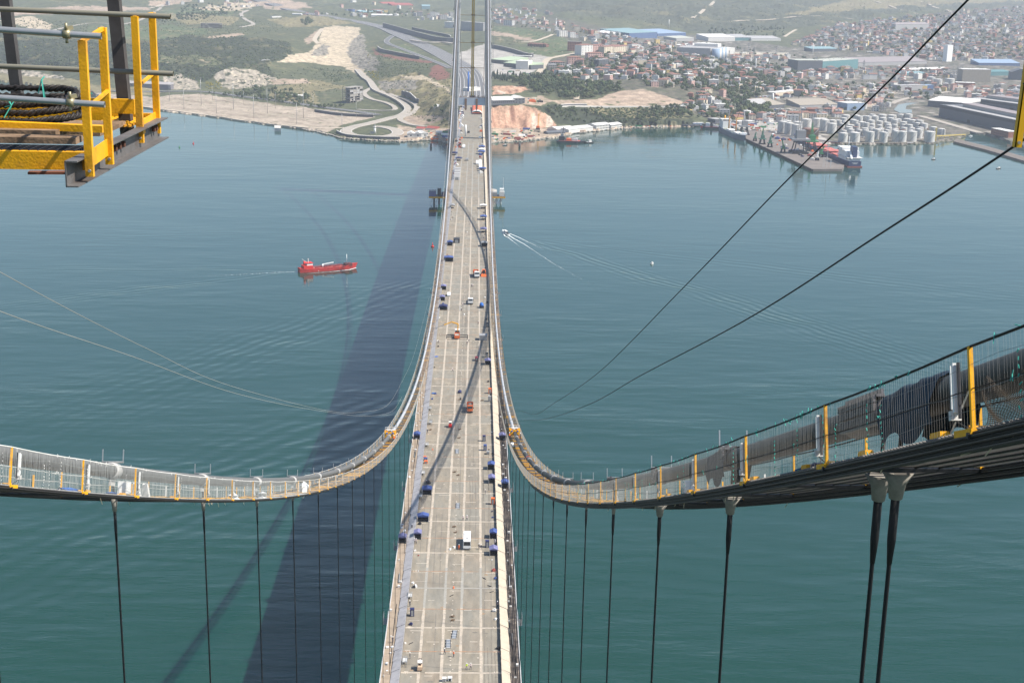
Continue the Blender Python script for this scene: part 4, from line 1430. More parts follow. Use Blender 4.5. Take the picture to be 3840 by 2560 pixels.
def road(name, pts, w, m_, lift=0.7, marks=0, kind='structure'):
    c = [G(*p) for p in smooth_px(pts)]
    Z = np.array([p[2] for p in c])
    if len(Z) > 6:
        Z = np.convolve(np.pad(Z, 2, 'edge'), np.ones(5)/5, 'valid')
    b = MB()
    pr = None
    side = []
    for i, p in enumerate(c):
        d = np.array(c[min(i + 1, len(c) - 1)]) - np.array(c[max(i - 1, 0)])
        n = np.array([-d[1], d[0]])
        n = n/max(1e-6, np.linalg.norm(n))
        side.append(n)
        ww = w if not hasattr(w, '__len__') else w[0] + (w[1] - w[0])*i/(len(c) - 1)
        z = Z[i] + lift
        a, e = (p[0] - n[0]*ww/2, p[1] - n[1]*ww/2), (p[0] + n[0]*ww/2, p[1] + n[1]*ww/2)
        cur = [(*a, z - 2.5), (*a, z), (*e, z), (*e, z - 2.5)]
        if pr is not None:
            for k in range(3):
                b.quad(pr[k], cur[k], cur[k + 1], pr[k + 1])
        pr = cur
    o = b.build(name, m_, kind=kind)
    if marks:
        b = MB()
        ww = w if not hasattr(w, '__len__') else w[0]
        for off in np.linspace(-0.46, 0.46, marks):
            pr = None
            for i, p in enumerate(c):
                n = side[i]
                x, y = p[0] + n[0]*ww*off, p[1] + n[1]*ww*off
                cur = ((x - n[0]*0.3, y - n[1]*0.3, Z[i] + lift + 0.05), (x + n[0]*0.3, y + n[1]*0.3, Z[i] + lift + 0.05))
                if pr is not None:
                    b.quad(pr[0], cur[0], cur[1], pr[1])
                pr = cur
        b.build('lane_line', M_offw, o)
    return o
def wall(label, pts, hpx, m_=None, cap=True, name='retaining_wall', cat='wall', h=None):
    c = [G(*p) for p in smooth_px(pts, 4)]
    b, k = MB(), MB()
    for i in range(len(c) - 1):
        hs = []
        for p in (c[i], c[i + 1]):
            t = np.linalg.norm(p - CAM)
            hs.append(h if h else hpx*t/FPX)
        p, q_ = c[i], c[i + 1]
        d = (q_ - p)[:2]; n = np.array([-d[1], d[0]])/max(1e-6, np.linalg.norm(d))*0.5
        for (bb, z0, z1, tk) in ((b, -3, 1, 1.0), (k, 1, 1.06, 1.6)):
            def cr(pp, s_, f, hh): return (pp[0] + n[0]*s_*tk, pp[1] + n[1]*s_*tk, pp[2] + (f*hh if f > 0 else f))
            if bb is k:
                lo = [(pp, hh) for pp, hh in ((p, hs[0]), (q_, hs[1]))]
                A = [(lo[0][0][0] + n[0]*s_*1.6, lo[0][0][1] + n[1]*s_*1.6, lo[0][0][2] + lo[0][1] + zz) for s_, zz in ((-1, 0), (1, 0), (1, 0.9), (-1, 0.9))]
                B = [(lo[1][0][0] + n[0]*s_*1.6, lo[1][0][1] + n[1]*s_*1.6, lo[1][0][2] + lo[1][1] + zz) for s_, zz in ((-1, 0), (1, 0), (1, 0.9), (-1, 0.9))]
            else:
                A = [cr(p, -1, z0, hs[0]), cr(p, 1, z0, hs[0]), cr(p, 1, z1, hs[0]), cr(p, -1, z1, hs[0])]
                B = [cr(q_, -1, z0, hs[1]), cr(q_, 1, z0, hs[1]), cr(q_, 1, z1, hs[1]), cr(q_, -1, z1, hs[1])]
            bb.add(A + B, [(0, 1, 5, 4), (1, 2, 6, 5), (2, 3, 7, 6), (3, 0, 4, 7), (0, 3, 2, 1), (4, 5, 6, 7)])
    o = b.build(name, m_ or M_ret)
    tag(o, label, cat)
    if cap:
        k.build('coping', M_cop, o)
    return o
road('motorway', [(1772, 372), (1768, 300), (1748, 262), (1700, 230), (1640, 197), (1580, 168), (1500, 132), (1435, 104), (1330, 80), (1230, 63), (1160, 52), (1060, 30), (960, 5)], (44, 52), M_asph, 1.0, 7)
road('slip_road', [(1690, 258), (1640, 236), (1560, 205), (1500, 182), (1450, 160), (1470, 138), (1500, 130)], 14, M_asph, 0.9, 2)
road('flyover_approach', [(1540, 158), (1600, 166), (1660, 166), (1700, 172)], 12, M_road, 6.0)
road('coast_road', [(330, 340), (560, 345), (740, 343), (900, 362), (1050, 380), (1200, 402), (1330, 418), (1420, 432)], 16, M_asph, 0.7, 2)
road('shore_track', [(420, 385), (600, 408), (810, 436), (1028, 466), (1180, 480), (1290, 480)], 9, M_track, 0.5)
road('valley_road', [(1345, 262), (1370, 290), (1392, 305), (1412, 335), (1450, 352), (1490, 368), (1524, 392), (1536, 412), (1510, 432), (1463, 445), (1392, 463), (1325, 478), (1297, 494), (1325, 508), (1410, 514), (1470, 510), (1492, 500), (1478, 487), (1440, 478), (1405, 476)], 18, M_road, 1.0, 2)
road('valley_road', [(1395, 330), (1365, 350), (1392, 372), (1440, 384), (1475, 398), (1480, 412), (1430, 416), (1340, 412)], 10, M_road, 0.9)
road('valley_road', [(1467, 352), (1517, 372), (1558, 392), (1562, 412), (1535, 432), (1500, 448), (1540, 468), (1600, 476)], 10, M_road, 0.9)
road('quarry_road', [(1208, 108), (1192, 128), (1180, 150), (1195, 165)], 12, M_track, 0.6)
road('town_road', [(2010, 290), (2030, 262), (2052, 225), (2090, 214), (2160, 200)], 14, M_track, 0.8)
road('town_road', [(1930, 160), (2000, 156), (2060, 136), (2080, 130), (2150, 142)], 9, M_track, 0.8)
road('town_road', [(2160, 375), (2170, 340), (2200, 312), (2220, 298)], 10, M_track, 0.8)
road('town_road', [(2560, 318), (2640, 320), (2750, 320), (2830, 312), (2900, 303)], 12, M_track, 0.8)
road('town_road', [(2740, 380), (2770, 362), (2800, 350), (2840, 330)], 12, M_road, 0.8)
road('hill_track', [(2596, 72), (2630, 45), (2660, 20), (2690, -8)], 14, M_track, 0.8)
road('hill_track', [(2730, 82), (2830, 72), (2950, 66), (3060, 68), (3200, 70)], 16, M_track, 0.8)
road('hill_track', [(3420, -6), (3470, 15), (3520, 34), (3580, 46)], 14, M_track, 0.8)
road('hill_track', [(3250, -5), (3340, 25), (3420, 50), (3490, 54)], 12, M_track, 0.8)
road('hill_track', [(2940, 140), (2970, 120), (2985, 112)], 10, M_track, 0.8)
road('railway', [(2560, 468), (2700, 462), (2800, 452), (2950, 440), (3100, 428)], 14, M_ret, 0.6)
road('bank_track', [(2100, 396), (2250, 401), (2420, 400), (2560, 398)], 7, M_cop, 0.8)
road('canal_road', [(3340, 390), (3380, 375), (3440, 362), (3520, 350), (3560, 345)], 12, M_road, 0.8)
road('harbour_road', [(3450, 436), (3520, 455), (3600, 478), (3680, 500)], 14, M_road, 0.8)
road('field_road', [(560, 30), (600, 20), (660, 0)], 10, M_track, 0.7)
road('field_road', [(905, 10), (930, 22), (940, 40), (905, 52), (918, 72), (950, 92), (900, 103)], 12, M_road, 0.7)
road('field_road', [(200, 115), (330, 88), (450, 92), (520, 78), (560, 58), (590, 40), (620, 10)], 9, M_road, 0.7)
wall('upper dark retaining wall with pale coping above the motorway cutting', [(1545, 112), (1610, 126), (1680, 140), (1690, 148)], 9)
wall('long dark retaining wall with pale coping along the far side of the motorway', [(1436, 104), (1470, 112), (1550, 134), (1640, 156), (1700, 160)], 16)
wall('curved dark retaining wall below the green bank of the slip road', [(1416, 186), (1432, 196), (1470, 204), (1530, 216), (1572, 223)], 11)
wall('dark retaining wall curving round the green roofed halls right of the tower', [(1838, 180), (1880, 188), (1930, 200), (1975, 214), (2000, 214)], 13)
wall('dark wall with pale coping in the valley beside the parked cars', [(1506, 354), (1530, 366), (1555, 382), (1570, 386)], 16)
wall('dark wall along the underpass of the coast road', [(1180, 420), (1260, 432), (1340, 438), (1400, 440)], 9)
wall('low grey quay wall round the lighthouse loop', [(1262, 497), (1300, 512), (1400, 520), (1500, 522)], 7, None, True)
wall('crenellated pale wall along the harbour yard', [(2752, 206), (2850, 206), (2957, 208)], 9, mat('cream_wall', (0.62, 0.56, 0.46), 0.8))
wall('stone block wall at the foot of the tan bank', [(2080, 398), (2140, 396), (2200, 396)], 5)

# harbour pier and breakwaters
M_quay = mat('quay_concrete', (0.175, 0.15, 0.132), 0.85, 0, 0.2, 0.06)
def slab(name, label, cat, pts, z0, z1, m_, kind=None):
    P = [at_z(u, v, z1)[:2] for u, v in pts]
    b = MB()
    b.prism([tuple(p) for p in P], z0, z1)
    o = b.build(name, m_)
    if kind:
        o['kind'] = kind
        return o
    return tag(o, label, cat)
pier = slab('harbour_pier', 'long grey harbour pier with green cranes and a ship alongside', 'pier', [(3046, 634), (3158, 634), (3166, 620), (3040, 560), (2980, 528), (2940, 490), (2790, 490), (2798, 520)], -6, 3.2, M_quay)
M_tyre = M_black
p0, p1 = at_z(2800, 524, 2.0), at_z(3046, 637, 2.0)
fm = MB(); fm.box(-1.6, 1.0, -1.3, 1.3, 0.2, 3.0); fm = fm.mesh('fender', M_black)
for k in range(56):
    p = p0*(1 - k/55) + p1*(k/55)
    put('fender', fm, pier, loc=(p[0], p[1], 0))
slab('breakwater', 'narrow dark breakwater reaching right from the tank farm', 'breakwater', [(3575, 530), (3700, 562), (3850, 606), (4100, 680), (4100, 664), (3850, 590), (3700, 548), (3585, 520)], -5, 2.6, mat('breakwater_rock', (0.16, 0.135, 0.115), 0.9, 0, 0.3, 0.3))
slab('canal', '', '', [(3352, 412), (3368, 392), (3410, 385), (3440, 386), (3400, 396), (3396, 410), (3420, 412), (3420, 424), (3375, 424)], 1.0, 4.6, mat('canal_water', (0.16, 0.17, 0.16), 0.15), 'structure')
slab('quay_block', 'pale concrete block at the water edge left of the bridge', 'quay', [(1029, 470), (1053, 472), (1053, 481), (1029, 480)], -1, 5, M_cop)
# rock armour along the shore
b = MB()
rr = random.Random(4)
for k in range(2600):
    u = rr.uniform(1040, 2480)
    if rr.random() < 0.5:
        u = rr.uniform(1040, 1640)
    v = float(np.interp(u, UU, _sh)) - rr.uniform(-1.0, 8)
    p = G(u, v)
    s_ = rr.uniform(0.7, 1.9)
    b.mi = rr.randrange(2)
    b.blob((p[0], p[1], p[2] + 0.1), (s_, s_, s_*0.7), rr)
b.build('rock_armour', [mat('pale_rock', (0.42, 0.38, 0.31), 0.9), mat('grey_rock', (0.28, 0.25, 0.21), 0.9)], kind='stuff')
# ================================================================== BUILDINGS
def bmat(name, c, var=0.08):
    return mat(name, c, 0.8, 0, var, 0.25)
B_wht, B_crm, B_pnk = bmat('white_render', (0.62, 0.60, 0.56)), bmat('cream_render', (0.58, 0.50, 0.38)), bmat('pink_render', (0.55, 0.36, 0.31))
B_gry, B_con, B_brk = bmat('grey_render', (0.36, 0.35, 0.34)), bmat('bare_concrete', (0.30, 0.28, 0.25), 0.15), bmat('brick_red', (0.30, 0.13, 0.09), 0.15)
B_yel, B_blu, B_teal = bmat('yellow_render', (0.62, 0.46, 0.18)), bmat('blue_cladding', (0.08, 0.13, 0.25)), bmat('teal_cladding', (0.10, 0.22, 0.23))
B_dk, B_tan, B_lbl = bmat('dark_cladding', (0.105, 0.112, 0.125)), bmat('tan_sheet', (0.32, 0.28, 0.225)), bmat('pale_blue_sheet', (0.25, 0.335, 0.45))
R_red, R_brn, R_wht = bmat('red_tile', (0.23, 0.115, 0.085), 0.25), bmat('brown_tile', (0.24, 0.13, 0.10), 0.18), bmat('white_sheet', (0.66, 0.64, 0.60))
R_gry, R_grn, R_mau = bmat('grey_sheet', (0.38, 0.37, 0.36)), bmat('pale_green_sheet', (0.40, 0.47, 0.33)), bmat('mauve_sheet', (0.27, 0.235, 0.235))
R_rus, R_tel = bmat('rusty_red_sheet', (0.33, 0.085, 0.07)), bmat('teal_sheet', (0.21, 0.32, 0.34))
R_paleg = bmat('pale_grey_green_sheet', (0.42, 0.43, 0.37))
WINM = {}
def win_mesh(w, h):
    k = (round(w, 1), round(h, 1))
    if k not in WINM:
        b = MB()
        b.box(-w/2, w/2, -0.10, 0.06, -h/2, h/2)
        WINM[k] = b.mesh('window', M_glass)
    return WINM[k]

def place(pa, pb):
    a, c = G(*pa), G(*pb)
    d = c - a
    w = math.hypot(d[0], d[1])
    z = min(a[2], c[2])
    return a, w, math.atan2(d[1], d[0]), z, np.linalg.norm((a + c)/2 - CAM)

def bld(name, label, cat, pa, pb, hpx, dep, roof, wm, rm, win=None, group=None, side=None, rh=None, base=None, h=None):
    a, w, rz, z, dist = place(pa, pb)
    H = h or hpx*dist/FPX
    t = thing(name, label, cat, (a[0], a[1], z - 1.0), rz, group)
    H += 1.0
    b = MB()
    b.box(0, w, 0, dep, 0, H)
    wl = b.build('wall', wm, t)
    rt = rh if rh is not None else min(w, dep)*0.18
    b = MB()
    al = 'x' if w >= dep else 'y'
    if roof == 'flat':
        b.box(-0.3, w + 0.3, -0.3, dep + 0.3, H, H + 0.5)
        b.build('roof', rm, t)
        b = MB()
        for k in range(max(2, int(w/9))):
            x = random.uniform(1, max(1.2, w - 3)); q = random.uniform(1, max(1.2, dep - 3)); s_ = random.uniform(0.6, 1.6)
            b.box(x, x + s_, q, q + s_, H + 0.5, H + 0.5 + random.uniform(0.5, 1.6))
        b.build('roof_box', R_gry, t)
    elif roof == 'gable':
        b.gable(0, w, 0, dep, H, rt, 0.5, al); b.build('roof', rm, t)
    elif roof == 'gablex':
        b.gable(0, w, 0, dep, H, rt, 0.5, 'x'); b.build('roof', rm, t)
    elif roof == 'gabley':
        b.gable(0, w, 0, dep, H, rt, 0.5, 'y'); b.build('roof', rm, t)
    elif roof == 'hip':
        b.hip(0, w, 0, dep, H, rt, 0.6); b.build('roof', rm, t)
    elif roof == 'shed':
        b.add([(-.4, -.4, H), (w + .4, -.4, H), (w + .4, dep + .4, H), (-.4, dep + .4, H), (-.4, -.4, H + .3), (w + .4, -.4, H + .3), (w + .4, dep + .4, H + rt), (-.4, dep + .4, H + rt)], MB.BOXF)
        b.build('roof', rm, t)
    elif roof == 'saw':
        n = 6
        for k in range(n):
            bb = MB(); bb.gable(w*k/n, w*(k + 1)/n, 0, dep, H, rt, 0.0, 'y'); bb.build('roof_bay', rm, t)
    elif roof == 'vault':
        n = 10
        for k in range(n):
            a0, a1 = math.pi*k/n, math.pi*(k + 1)/n
            y0, y1 = dep/2 - math.cos(a0)*dep/2, dep/2 - math.cos(a1)*dep/2
            b.quad((0, y0, H + math.sin(a0)*rt), (w, y0, H + math.sin(a0)*rt), (w, y1, H + math.sin(a1)*rt), (0, y1, H + math.sin(a1)*rt))
        b.build('roof', rm, t)
    if win:
        r, c = win
        ww, wh = min(2.2, w/c*0.55), min(1.7, (H - 1)/r*0.5)
        for i in range(r):
            zz = 1.0 + (H - 1)*(i + 0.55)/r
            for j in range(c):
                put('window', win_mesh(ww, wh), t, loc=(w*(j + 0.5)/c, 0, zz))
            if side:
                for j in range(side):
                    put('window', win_mesh(ww, wh), t, loc=(w, dep*(j + 0.5)/side, zz), rz=math.pi/2)
    return t, w, H, dep

M_tank = mat('tank_paint', (0.52, 0.51, 0.48), 0.6, 0, 0.14, 0.5, stretch=(1, 1, 0.12), col2=(0.46, 0.43, 0.38), c2=0.58)
def tank(label, u, v, wpx, hpx, m_=None, group='storage tanks of the tank farm', proto={}):
    p = G(u, v)
    dist = np.linalg.norm(p - CAM)
    r, h = wpx*dist/FPX/2, hpx*dist/FPX*0.88
    key = (m_.name if m_ else 'w')
    if key not in proto:
        t = thing('storage_tank', '', 'tank')
        b = MB(); b.lathe((0, 0, 0), [(1, -0.05), (1, 1)], 20, False); b.build('shell', m_ or M_tank, t)
        b = MB(); b.lathe((0, 0, 0), [(1.0, 1.0), (1.015, 1.0), (1.015, 1.015), (0.55, 1.06), (0.02, 1.085)], 20, False); b.build('roof', R_wht if not m_ else R_brn, t)
        b = MB()
        for k in range(9):
            a0, a1 = -2.4 + 0.19*k, -2.4 + 0.19*(k + 1)
            b.bar((1.03*math.cos(a0), 1.03*math.sin(a0), k/9), (1.03*math.cos(a1), 1.03*math.sin(a1), (k + 1)/9), 0.05, 0.04)
        b.build('stair', M_grey, t)
        b = MB()
        for k in range(20):
            a0, a1 = 2*math.pi*k/20, 2*math.pi*(k + 1)/20
            b.bar((1.0*math.cos(a0), 1.0*math.sin(a0), 1.07), (1.0*math.cos(a1), 1.0*math.sin(a1), 1.07), 0.02, 0.015)
        b.build('top_rail', M_grey, t)
        proto[key] = t
        c = t
    else:
        c = dup(proto[key], (0, 0, 0))
    c.location = (p[0], p[1], p[2] - 0.3)
    c.scale = (r, r, h)
    c['label'] = label
    c['group'] = group
    return c

# --- left and middle shore
def skeleton(name, label, pa, pb, hpx, dep, floors, bays, fill):
    a, w, rz, z, dist = place(pa, pb)
    H = hpx*dist/FPX
    t = thing(name, label, 'building', (a[0], a[1], z - 0.5), rz)
    for i in range(floors + 1):
        b = MB(); b.box(-0.3, w + 0.3, -0.3, dep + 0.3, H*i/floors, H*i/floors + 0.45); b.build('floor_slab', B_con, t)
    for k in range(bays + 1):
        for q in (0, dep/2, dep):
            b = MB(); x = w*k/bays; b.box(x - 0.3, x + 0.3, q - 0.3, q + 0.3, 0, H); b.build('column', B_con, t)
    rr = random.Random(int(H*10))
    for i in range(floors):
        z0, z1 = H*i/floors + 0.45, H*(i + 1)/floors
        for k in range(bays):
            if rr.random() < fill:
                s_ = rr.choice((1.0, 1.0, 0.55))
                b = MB(); b.box(w*k/bays + 0.3, w*(k + s_)/bays - 0.3, 0.05, 0.3, z0, z1); b.build('wall_panel', R_rus if (i, k) == (floors - 3, 0) else rr.choice((B_con, B_gry)), t)
        for k in range(2):
            if rr.random() < 0.7:
                b = MB(); b.box(w - 0.25, w - 0.02, dep*k/2 + 0.3, dep*(k + 1)/2 - 0.3, z0, z1); b.build('wall_panel', B_con, t)
        b = MB(); b.box(0.6, w - 0.6, dep*0.45, dep*0.5, z0, z1); b.build('inner_wall', B_gry, t)
skeleton('concrete_frame', 'unfinished grey concrete building frame beside the light green field', (753, 106), (833, 106), 17, 22, 3, 9, 0.35)
skeleton('unfinished_block', 'tall unfinished grey concrete block with open floors in the valley', (1313, 388), (1361, 377), 56, 16, 7, 4, 0.62)
bld('site_office', 'long pale prefab office beside the left cable below the tan hillside', 'building', (1626, 403), (1692, 400), 13, 11, 'gablex', B_wht, R_wht, (2, 12), rh=2.0)
for k, x in enumerate((1528, 1554, 1580)):
    bld('shore_warehouse', ('left', 'middle', 'right')[k] + ' bay of the white gabled warehouse by the shore beyond the lighthouse', 'warehouse', (x, 516 - k*0.5), (x + 26, 515.5 - k*0.5), 14, 18, 'gabley', B_wht, R_wht, (1, 1), 'white shore warehouse bays', rh=3)
bld('red_roof_shed', 'low shed with red roof behind the shore warehouses, in sunlight', 'shed', (1561, 488), (1589, 487), 6, 10, 'gablex', B_wht, R_rus, rh=2.5)
bld('red_roof_shed', 'low shed with red roof at the edge of the bridge shadow', 'shed', (1598, 487), (1636, 485), 7, 12, 'gablex', B_wht, R_rus, rh=3)
p = G(1406, 502); dd = np.linalg.norm(p - CAM)/FPX
lh = thing('lighthouse', 'small white lighthouse inside the road loop by the shore', 'lighthouse', tuple(p))
b = MB(); b.lathe((0, 0, 0), [(4.6*dd, 0), (3.4*dd, 24*dd)], 14); b.build('tower', M_white, lh)
b = MB(); b.lathe((0, 0, 24*dd), [(5.5*dd, 0), (5.5*dd, 2*dd)], 14); b.lathe((0, 0, 26*dd), [(2.6*dd, 0), (2.6*dd, 5*dd)], 10); g_ = b.build('gallery', M_offw, lh)
b = MB(); b.lathe((0, 0, 31*dd), [(3.2*dd, 0), (0.2, 3.5*dd)], 10); b.build('lantern_cap', M_grey, lh)
bld('keeper_house', 'small dark roofed house beside the lighthouse', 'house', (1388, 502), (1402, 502), 5, 7, 'gable', B_wht, B_dk)
for lab, pa, pb, h, d, rf, w_, r_ in (
    ('blue grey factory hall with teal roof high on the far left hillside', (1369, 51), (1453, 50), 9, 45, 'shed', B_blu, R_tel),
    ('long low white factory in front of the teal hall', (1392, 63), (1494, 65), 7, 22, 'shed', B_wht, R_wht),
    ('red roofed factory hall at the top left of the tower', (1436, 16), (1488, 14), 6, 40, 'gablex', B_pnk, R_rus),
    ('long dark red shed below the red roofed hall', (1470, 24), (1550, 22), 4, 40, 'shed', B_brk, R_rus),
    ('pale teal factory hall near the left tower leg', (1582, 34), (1613, 34), 11, 40, 'shed', R_tel, R_tel),
    ('white boxy hall close left of the tower leg', (1667, 105), (1703, 107), 22, 30, 'flat', B_wht, R_wht),
    ('white shed on the hill above the motorway', (1338, 36), (1370, 36), 5, 20, 'gablex', B_wht, R_wht),
    ('cream walled shed on the hill above the motorway', (1405, 40), (1440, 40), 6, 16, 'gablex', B_crm, R_red),
    ('white house row near the field tracks', (1095, 60), (1130, 62), 5, 9, 'gablex', B_wht, R_wht),
    ('white cabins beside the motorway at upper left', (1020, 66), (1056, 66), 4, 8, 'flat', B_wht, R_wht),
    ('low white farm building left of the valley wall', (1085, 365), (1150, 367), 7, 9, 'gablex', B_wht, R_wht),
    ('white hut beside the quarry track', (980, 232), (1012, 234), 6, 8, 'flat', B_gry, R_gry),
    ('white building near the top edge beside a tree row', (1322, 14), (1337, 14), 14, 12, 'flat', B_wht, R_wht),
    ('white long house below the far hill at upper centre', (1540, 48), (1582, 48), 6, 12, 'gablex', B_crm, R_red)):
    bld('factory_hall', lab, 'building', pa, pb, h, d, rf, w_, r_, None, 'halls and sheds on the far left hills')
for k, (u, v, w) in enumerate(((1563, 66, 22), (1612, 66, 20), (1650, 73, 26), (1630, 62, 18), (1688, 66, 12))):
    bld('apartment_house', 'grey white apartment house left of the far tower, number %s from the left' % ('first', 'third', 'fourth', 'second', 'fifth')[k], 'building', (u, v), (u + w, v), 16, 12, 'flat', (B_gry, B_wht)[k % 2], R_gry, (4, 4))
p = G(1318, 50)
tank('blue round tank on the far left hillside', 1318, 50, 24, 11, B_blu, None)
tank('second pale blue round tank beside the blue one', 1300, 44, 16, 10, B_lbl, None)
# --- behind and right of the tower
bld('office_block', 'long grey white office block behind the tower crane mast', 'building', (1728, 114), (1812, 117), 32, 18, 'flat', B_gry, R_gry, (6, 14))
bld('green_roof_hall', 'pale green roofed hall at the motorway station, the low rear part', 'hall', (1838, 236), (1905, 243), 14, 60, 'shed', B_dk, R_grn, (1, 8), 'pale green roofed halls', rh=5)
bld('green_roof_hall', 'pale green roofed hall with dark doors and white gable end', 'hall', (1888, 250), (1992, 262), 16, 34, 'shed', B_dk, R_grn, (1, 9), 'pale green roofed halls', rh=4)
bld('white_annex', 'tall white end wall of the green roofed hall', 'building', (1980, 262), (1996, 257), 30, 26, 'flat', B_wht, R_wht)
p = place((1922, 220), (1990, 222))
cn = thing('toll_canopy', 'dark canopy on columns behind the green roofed halls', 'canopy', (p[0][0], p[0][1], p[3]), p[2])
b = MB(); b.box(0, p[1], 0, 14, 6.0, 7.2); b.build('roof', R_wht, cn)
for k in range(6):
    for q in (1, 12):
        b = MB(); b.box(1 + (p[1] - 2)*k/5 - 0.3, 1 + (p[1] - 2)*k/5 + 0.3, q, q + 0.6, -1, 6); b.build('column', B_gry, cn)
bld('long_shed', 'long pale roofed shed with dark front on the cliff top', 'shed', (1838, 389), (1929, 390), 15, 16, 'shed', B_dk, R_wht, (1, 12), rh=4.5)
bld('gabled_shed', 'pale gabled shed with dark glazed front at the end of the cliff top shed', 'shed', (1930, 390), (1968, 388), 20, 18, 'gabley', B_dk, R_wht, (2, 3), rh=4)
for lab, pa, pb, h, d, r_ in (
    ('white shore shed with long roof nearest the yellow crane', (2088, 494), (2155, 490), 10, 24, 0), ('second white shore shed behind the black barge', (2133, 498), (2175, 493), 12, 18, 0),
    ('long white shore shed in the middle of the row', (2170, 491), (2224, 488), 11, 26, 0), ('tall white two-storey shore building with many windows', (2236, 488), (2288, 483), 17, 22, 1),
    ('rightmost white shore building of the row', (2292, 482), (2332, 479), 14, 18, 1), ('low dark roofed shed at the water right of the yellow crane', (2054, 504), (2120, 501), 6, 12, 2)):
    bld('shore_shed', lab, 'shed', pa, pb, h, d, 'gablex', B_wht if r_ < 2 else B_dk, R_wht if r_ < 2 else B_dk, (2, 9) if r_ == 1 else None, 'white sheds along the right shore', rh=2.5)
bld('brick_block', 'unfinished brown brick apartment block above the green plots', 'building', (2128, 192), (2181, 193), 34, 16, 'flat', B_brk, B_con, (6, 8))
for lab, pa, pb, h, d, rf, w_, r_, wn in (
    ('tall white and blue apartment block right of the brick block', (2180, 208), (2222, 206), 36, 20, 'hip', B_wht, R_red, (6, 4)),
    ('pale pink apartment block with red roof behind the white block', (2222, 196), (2264, 197), 26, 18, 'hip', B_pnk, R_red, (5, 5)),
    ('wide pink apartment block in front of its taller neighbour', (2206, 223), (2263, 223), 22, 16, 'hip', B_pnk, R_red, (4, 7)),
    ('cream apartment block with brown roof on the hill', (2266, 200), (2300, 199), 24, 16, 'hip', B_crm, R_brn, (5, 4)),
    ('pair of cream and red apartment blocks on the hill', (2302, 197), (2348, 196), 22, 16, 'hip', B_crm, R_red, (5, 6)),
    ('red and white apartment block in front of the green plots', (2132, 247), (2179, 245), 30, 16, 'hip', B_pnk, R_red, (5, 5)),
    ('grey brown roofed house block left of the red and white block', (2066, 252), (2118, 250), 18, 22, 'hip', B_gry, R_brn, (3, 6)),
    ('grey concrete house at the road corner beyond the cypress row', (2058, 264), (2087, 263), 20, 16, 'flat', B_con, R_gry, (3, 4)),
    ('dark fronted block with white flank in the hillside town', (2245, 254), (2284, 251), 28, 14, 'flat', B_dk, R_gry, (5, 5)),
    ('yellow house block above the dense trees', (2297, 294), (2321, 293), 17, 12, 'flat', B_yel, R_gry, (3, 3)),
    ('red roofed villa with a cypress hedge on the green slope', (1978, 174), (2048, 178), 10, 12, 'hip', B_brk, R_red, (2, 9)),
    ('white apartment block at the upper town edge', (1888, 96), (1920, 97), 20, 14, 'flat', B_wht, R_red, (5, 4)),
    ('grey and white apartment pair in the upper town', (1862, 80), (1886, 80), 18, 14, 'flat', B_gry, R_gry, (4, 4)),
    ('white twin block beside the minaret', (2098, 138), (2128, 139), 22, 14, 'flat', B_wht, R_gry, (5, 4)),
    ('pale tower block right of the minaret', (2138, 142), (2158, 143), 22, 14, 'flat', B_wht, R_red, (5, 3)),
    ('white blocks near the green knoll in the town', (2370, 190), (2398, 190), 22, 14, 'flat', B_wht, R_gry, (5, 4))):
    bld('apartment_block', lab, 'building', pa, pb, h, d, rf, w_, r_, wn, 'apartment blocks of the hillside town', rh=2.5, side=3)
def minaret(label, u, v, hpx):
    p = G(u, v); s_ = np.linalg.norm(p - CAM)/FPX
    t = thing('minaret', label, 'minaret', tuple(p))
    b = MB(); b.lathe((0, 0, 0), [(1.9*s_, 0), (1.6*s_, hpx*0.55*s_)], 10); b.lathe((0, 0, hpx*0.6*s_), [(1.3*s_, 0), (1.2*s_, hpx*0.22*s_)], 10); b.build('shaft', M_white, t)
    b = MB(); b.lathe((0, 0, hpx*0.55*s_), [(1.6*s_, 0), (2.6*s_, hpx*0.05*s_)], 10); b.build('balcony', M_offw, t)
    b = MB(); b.lathe((0, 0, hpx*0.82*s_), [(1.3*s_, 0), (0.1, hpx*0.18*s_)], 10); b.build('spire', M_grey, t)
minaret('slim white minaret in the upper town', 2085, 107, 44)
minaret('white minaret beside the teal domed mosque', 2885, 250, 24)
minaret('thin white minaret in the hazy far town', 3508, 118, 34)
p = place((2852, 275), (2890, 275))
t = bld('mosque', 'pale mosque with teal roof below the dark green hall', 'mosque', (2852, 275), (2892, 276), 12, 22, 'flat', B_wht, R_tel, (1, 5))[0]
b = MB(); b.lathe((p[1]*0.4, 11, 8), [(8, 0), (7.4, 3), (5.5, 5.5), (2.5, 7.2), (0.1, 7.8)], 14); b.build('dome', R_tel, t)
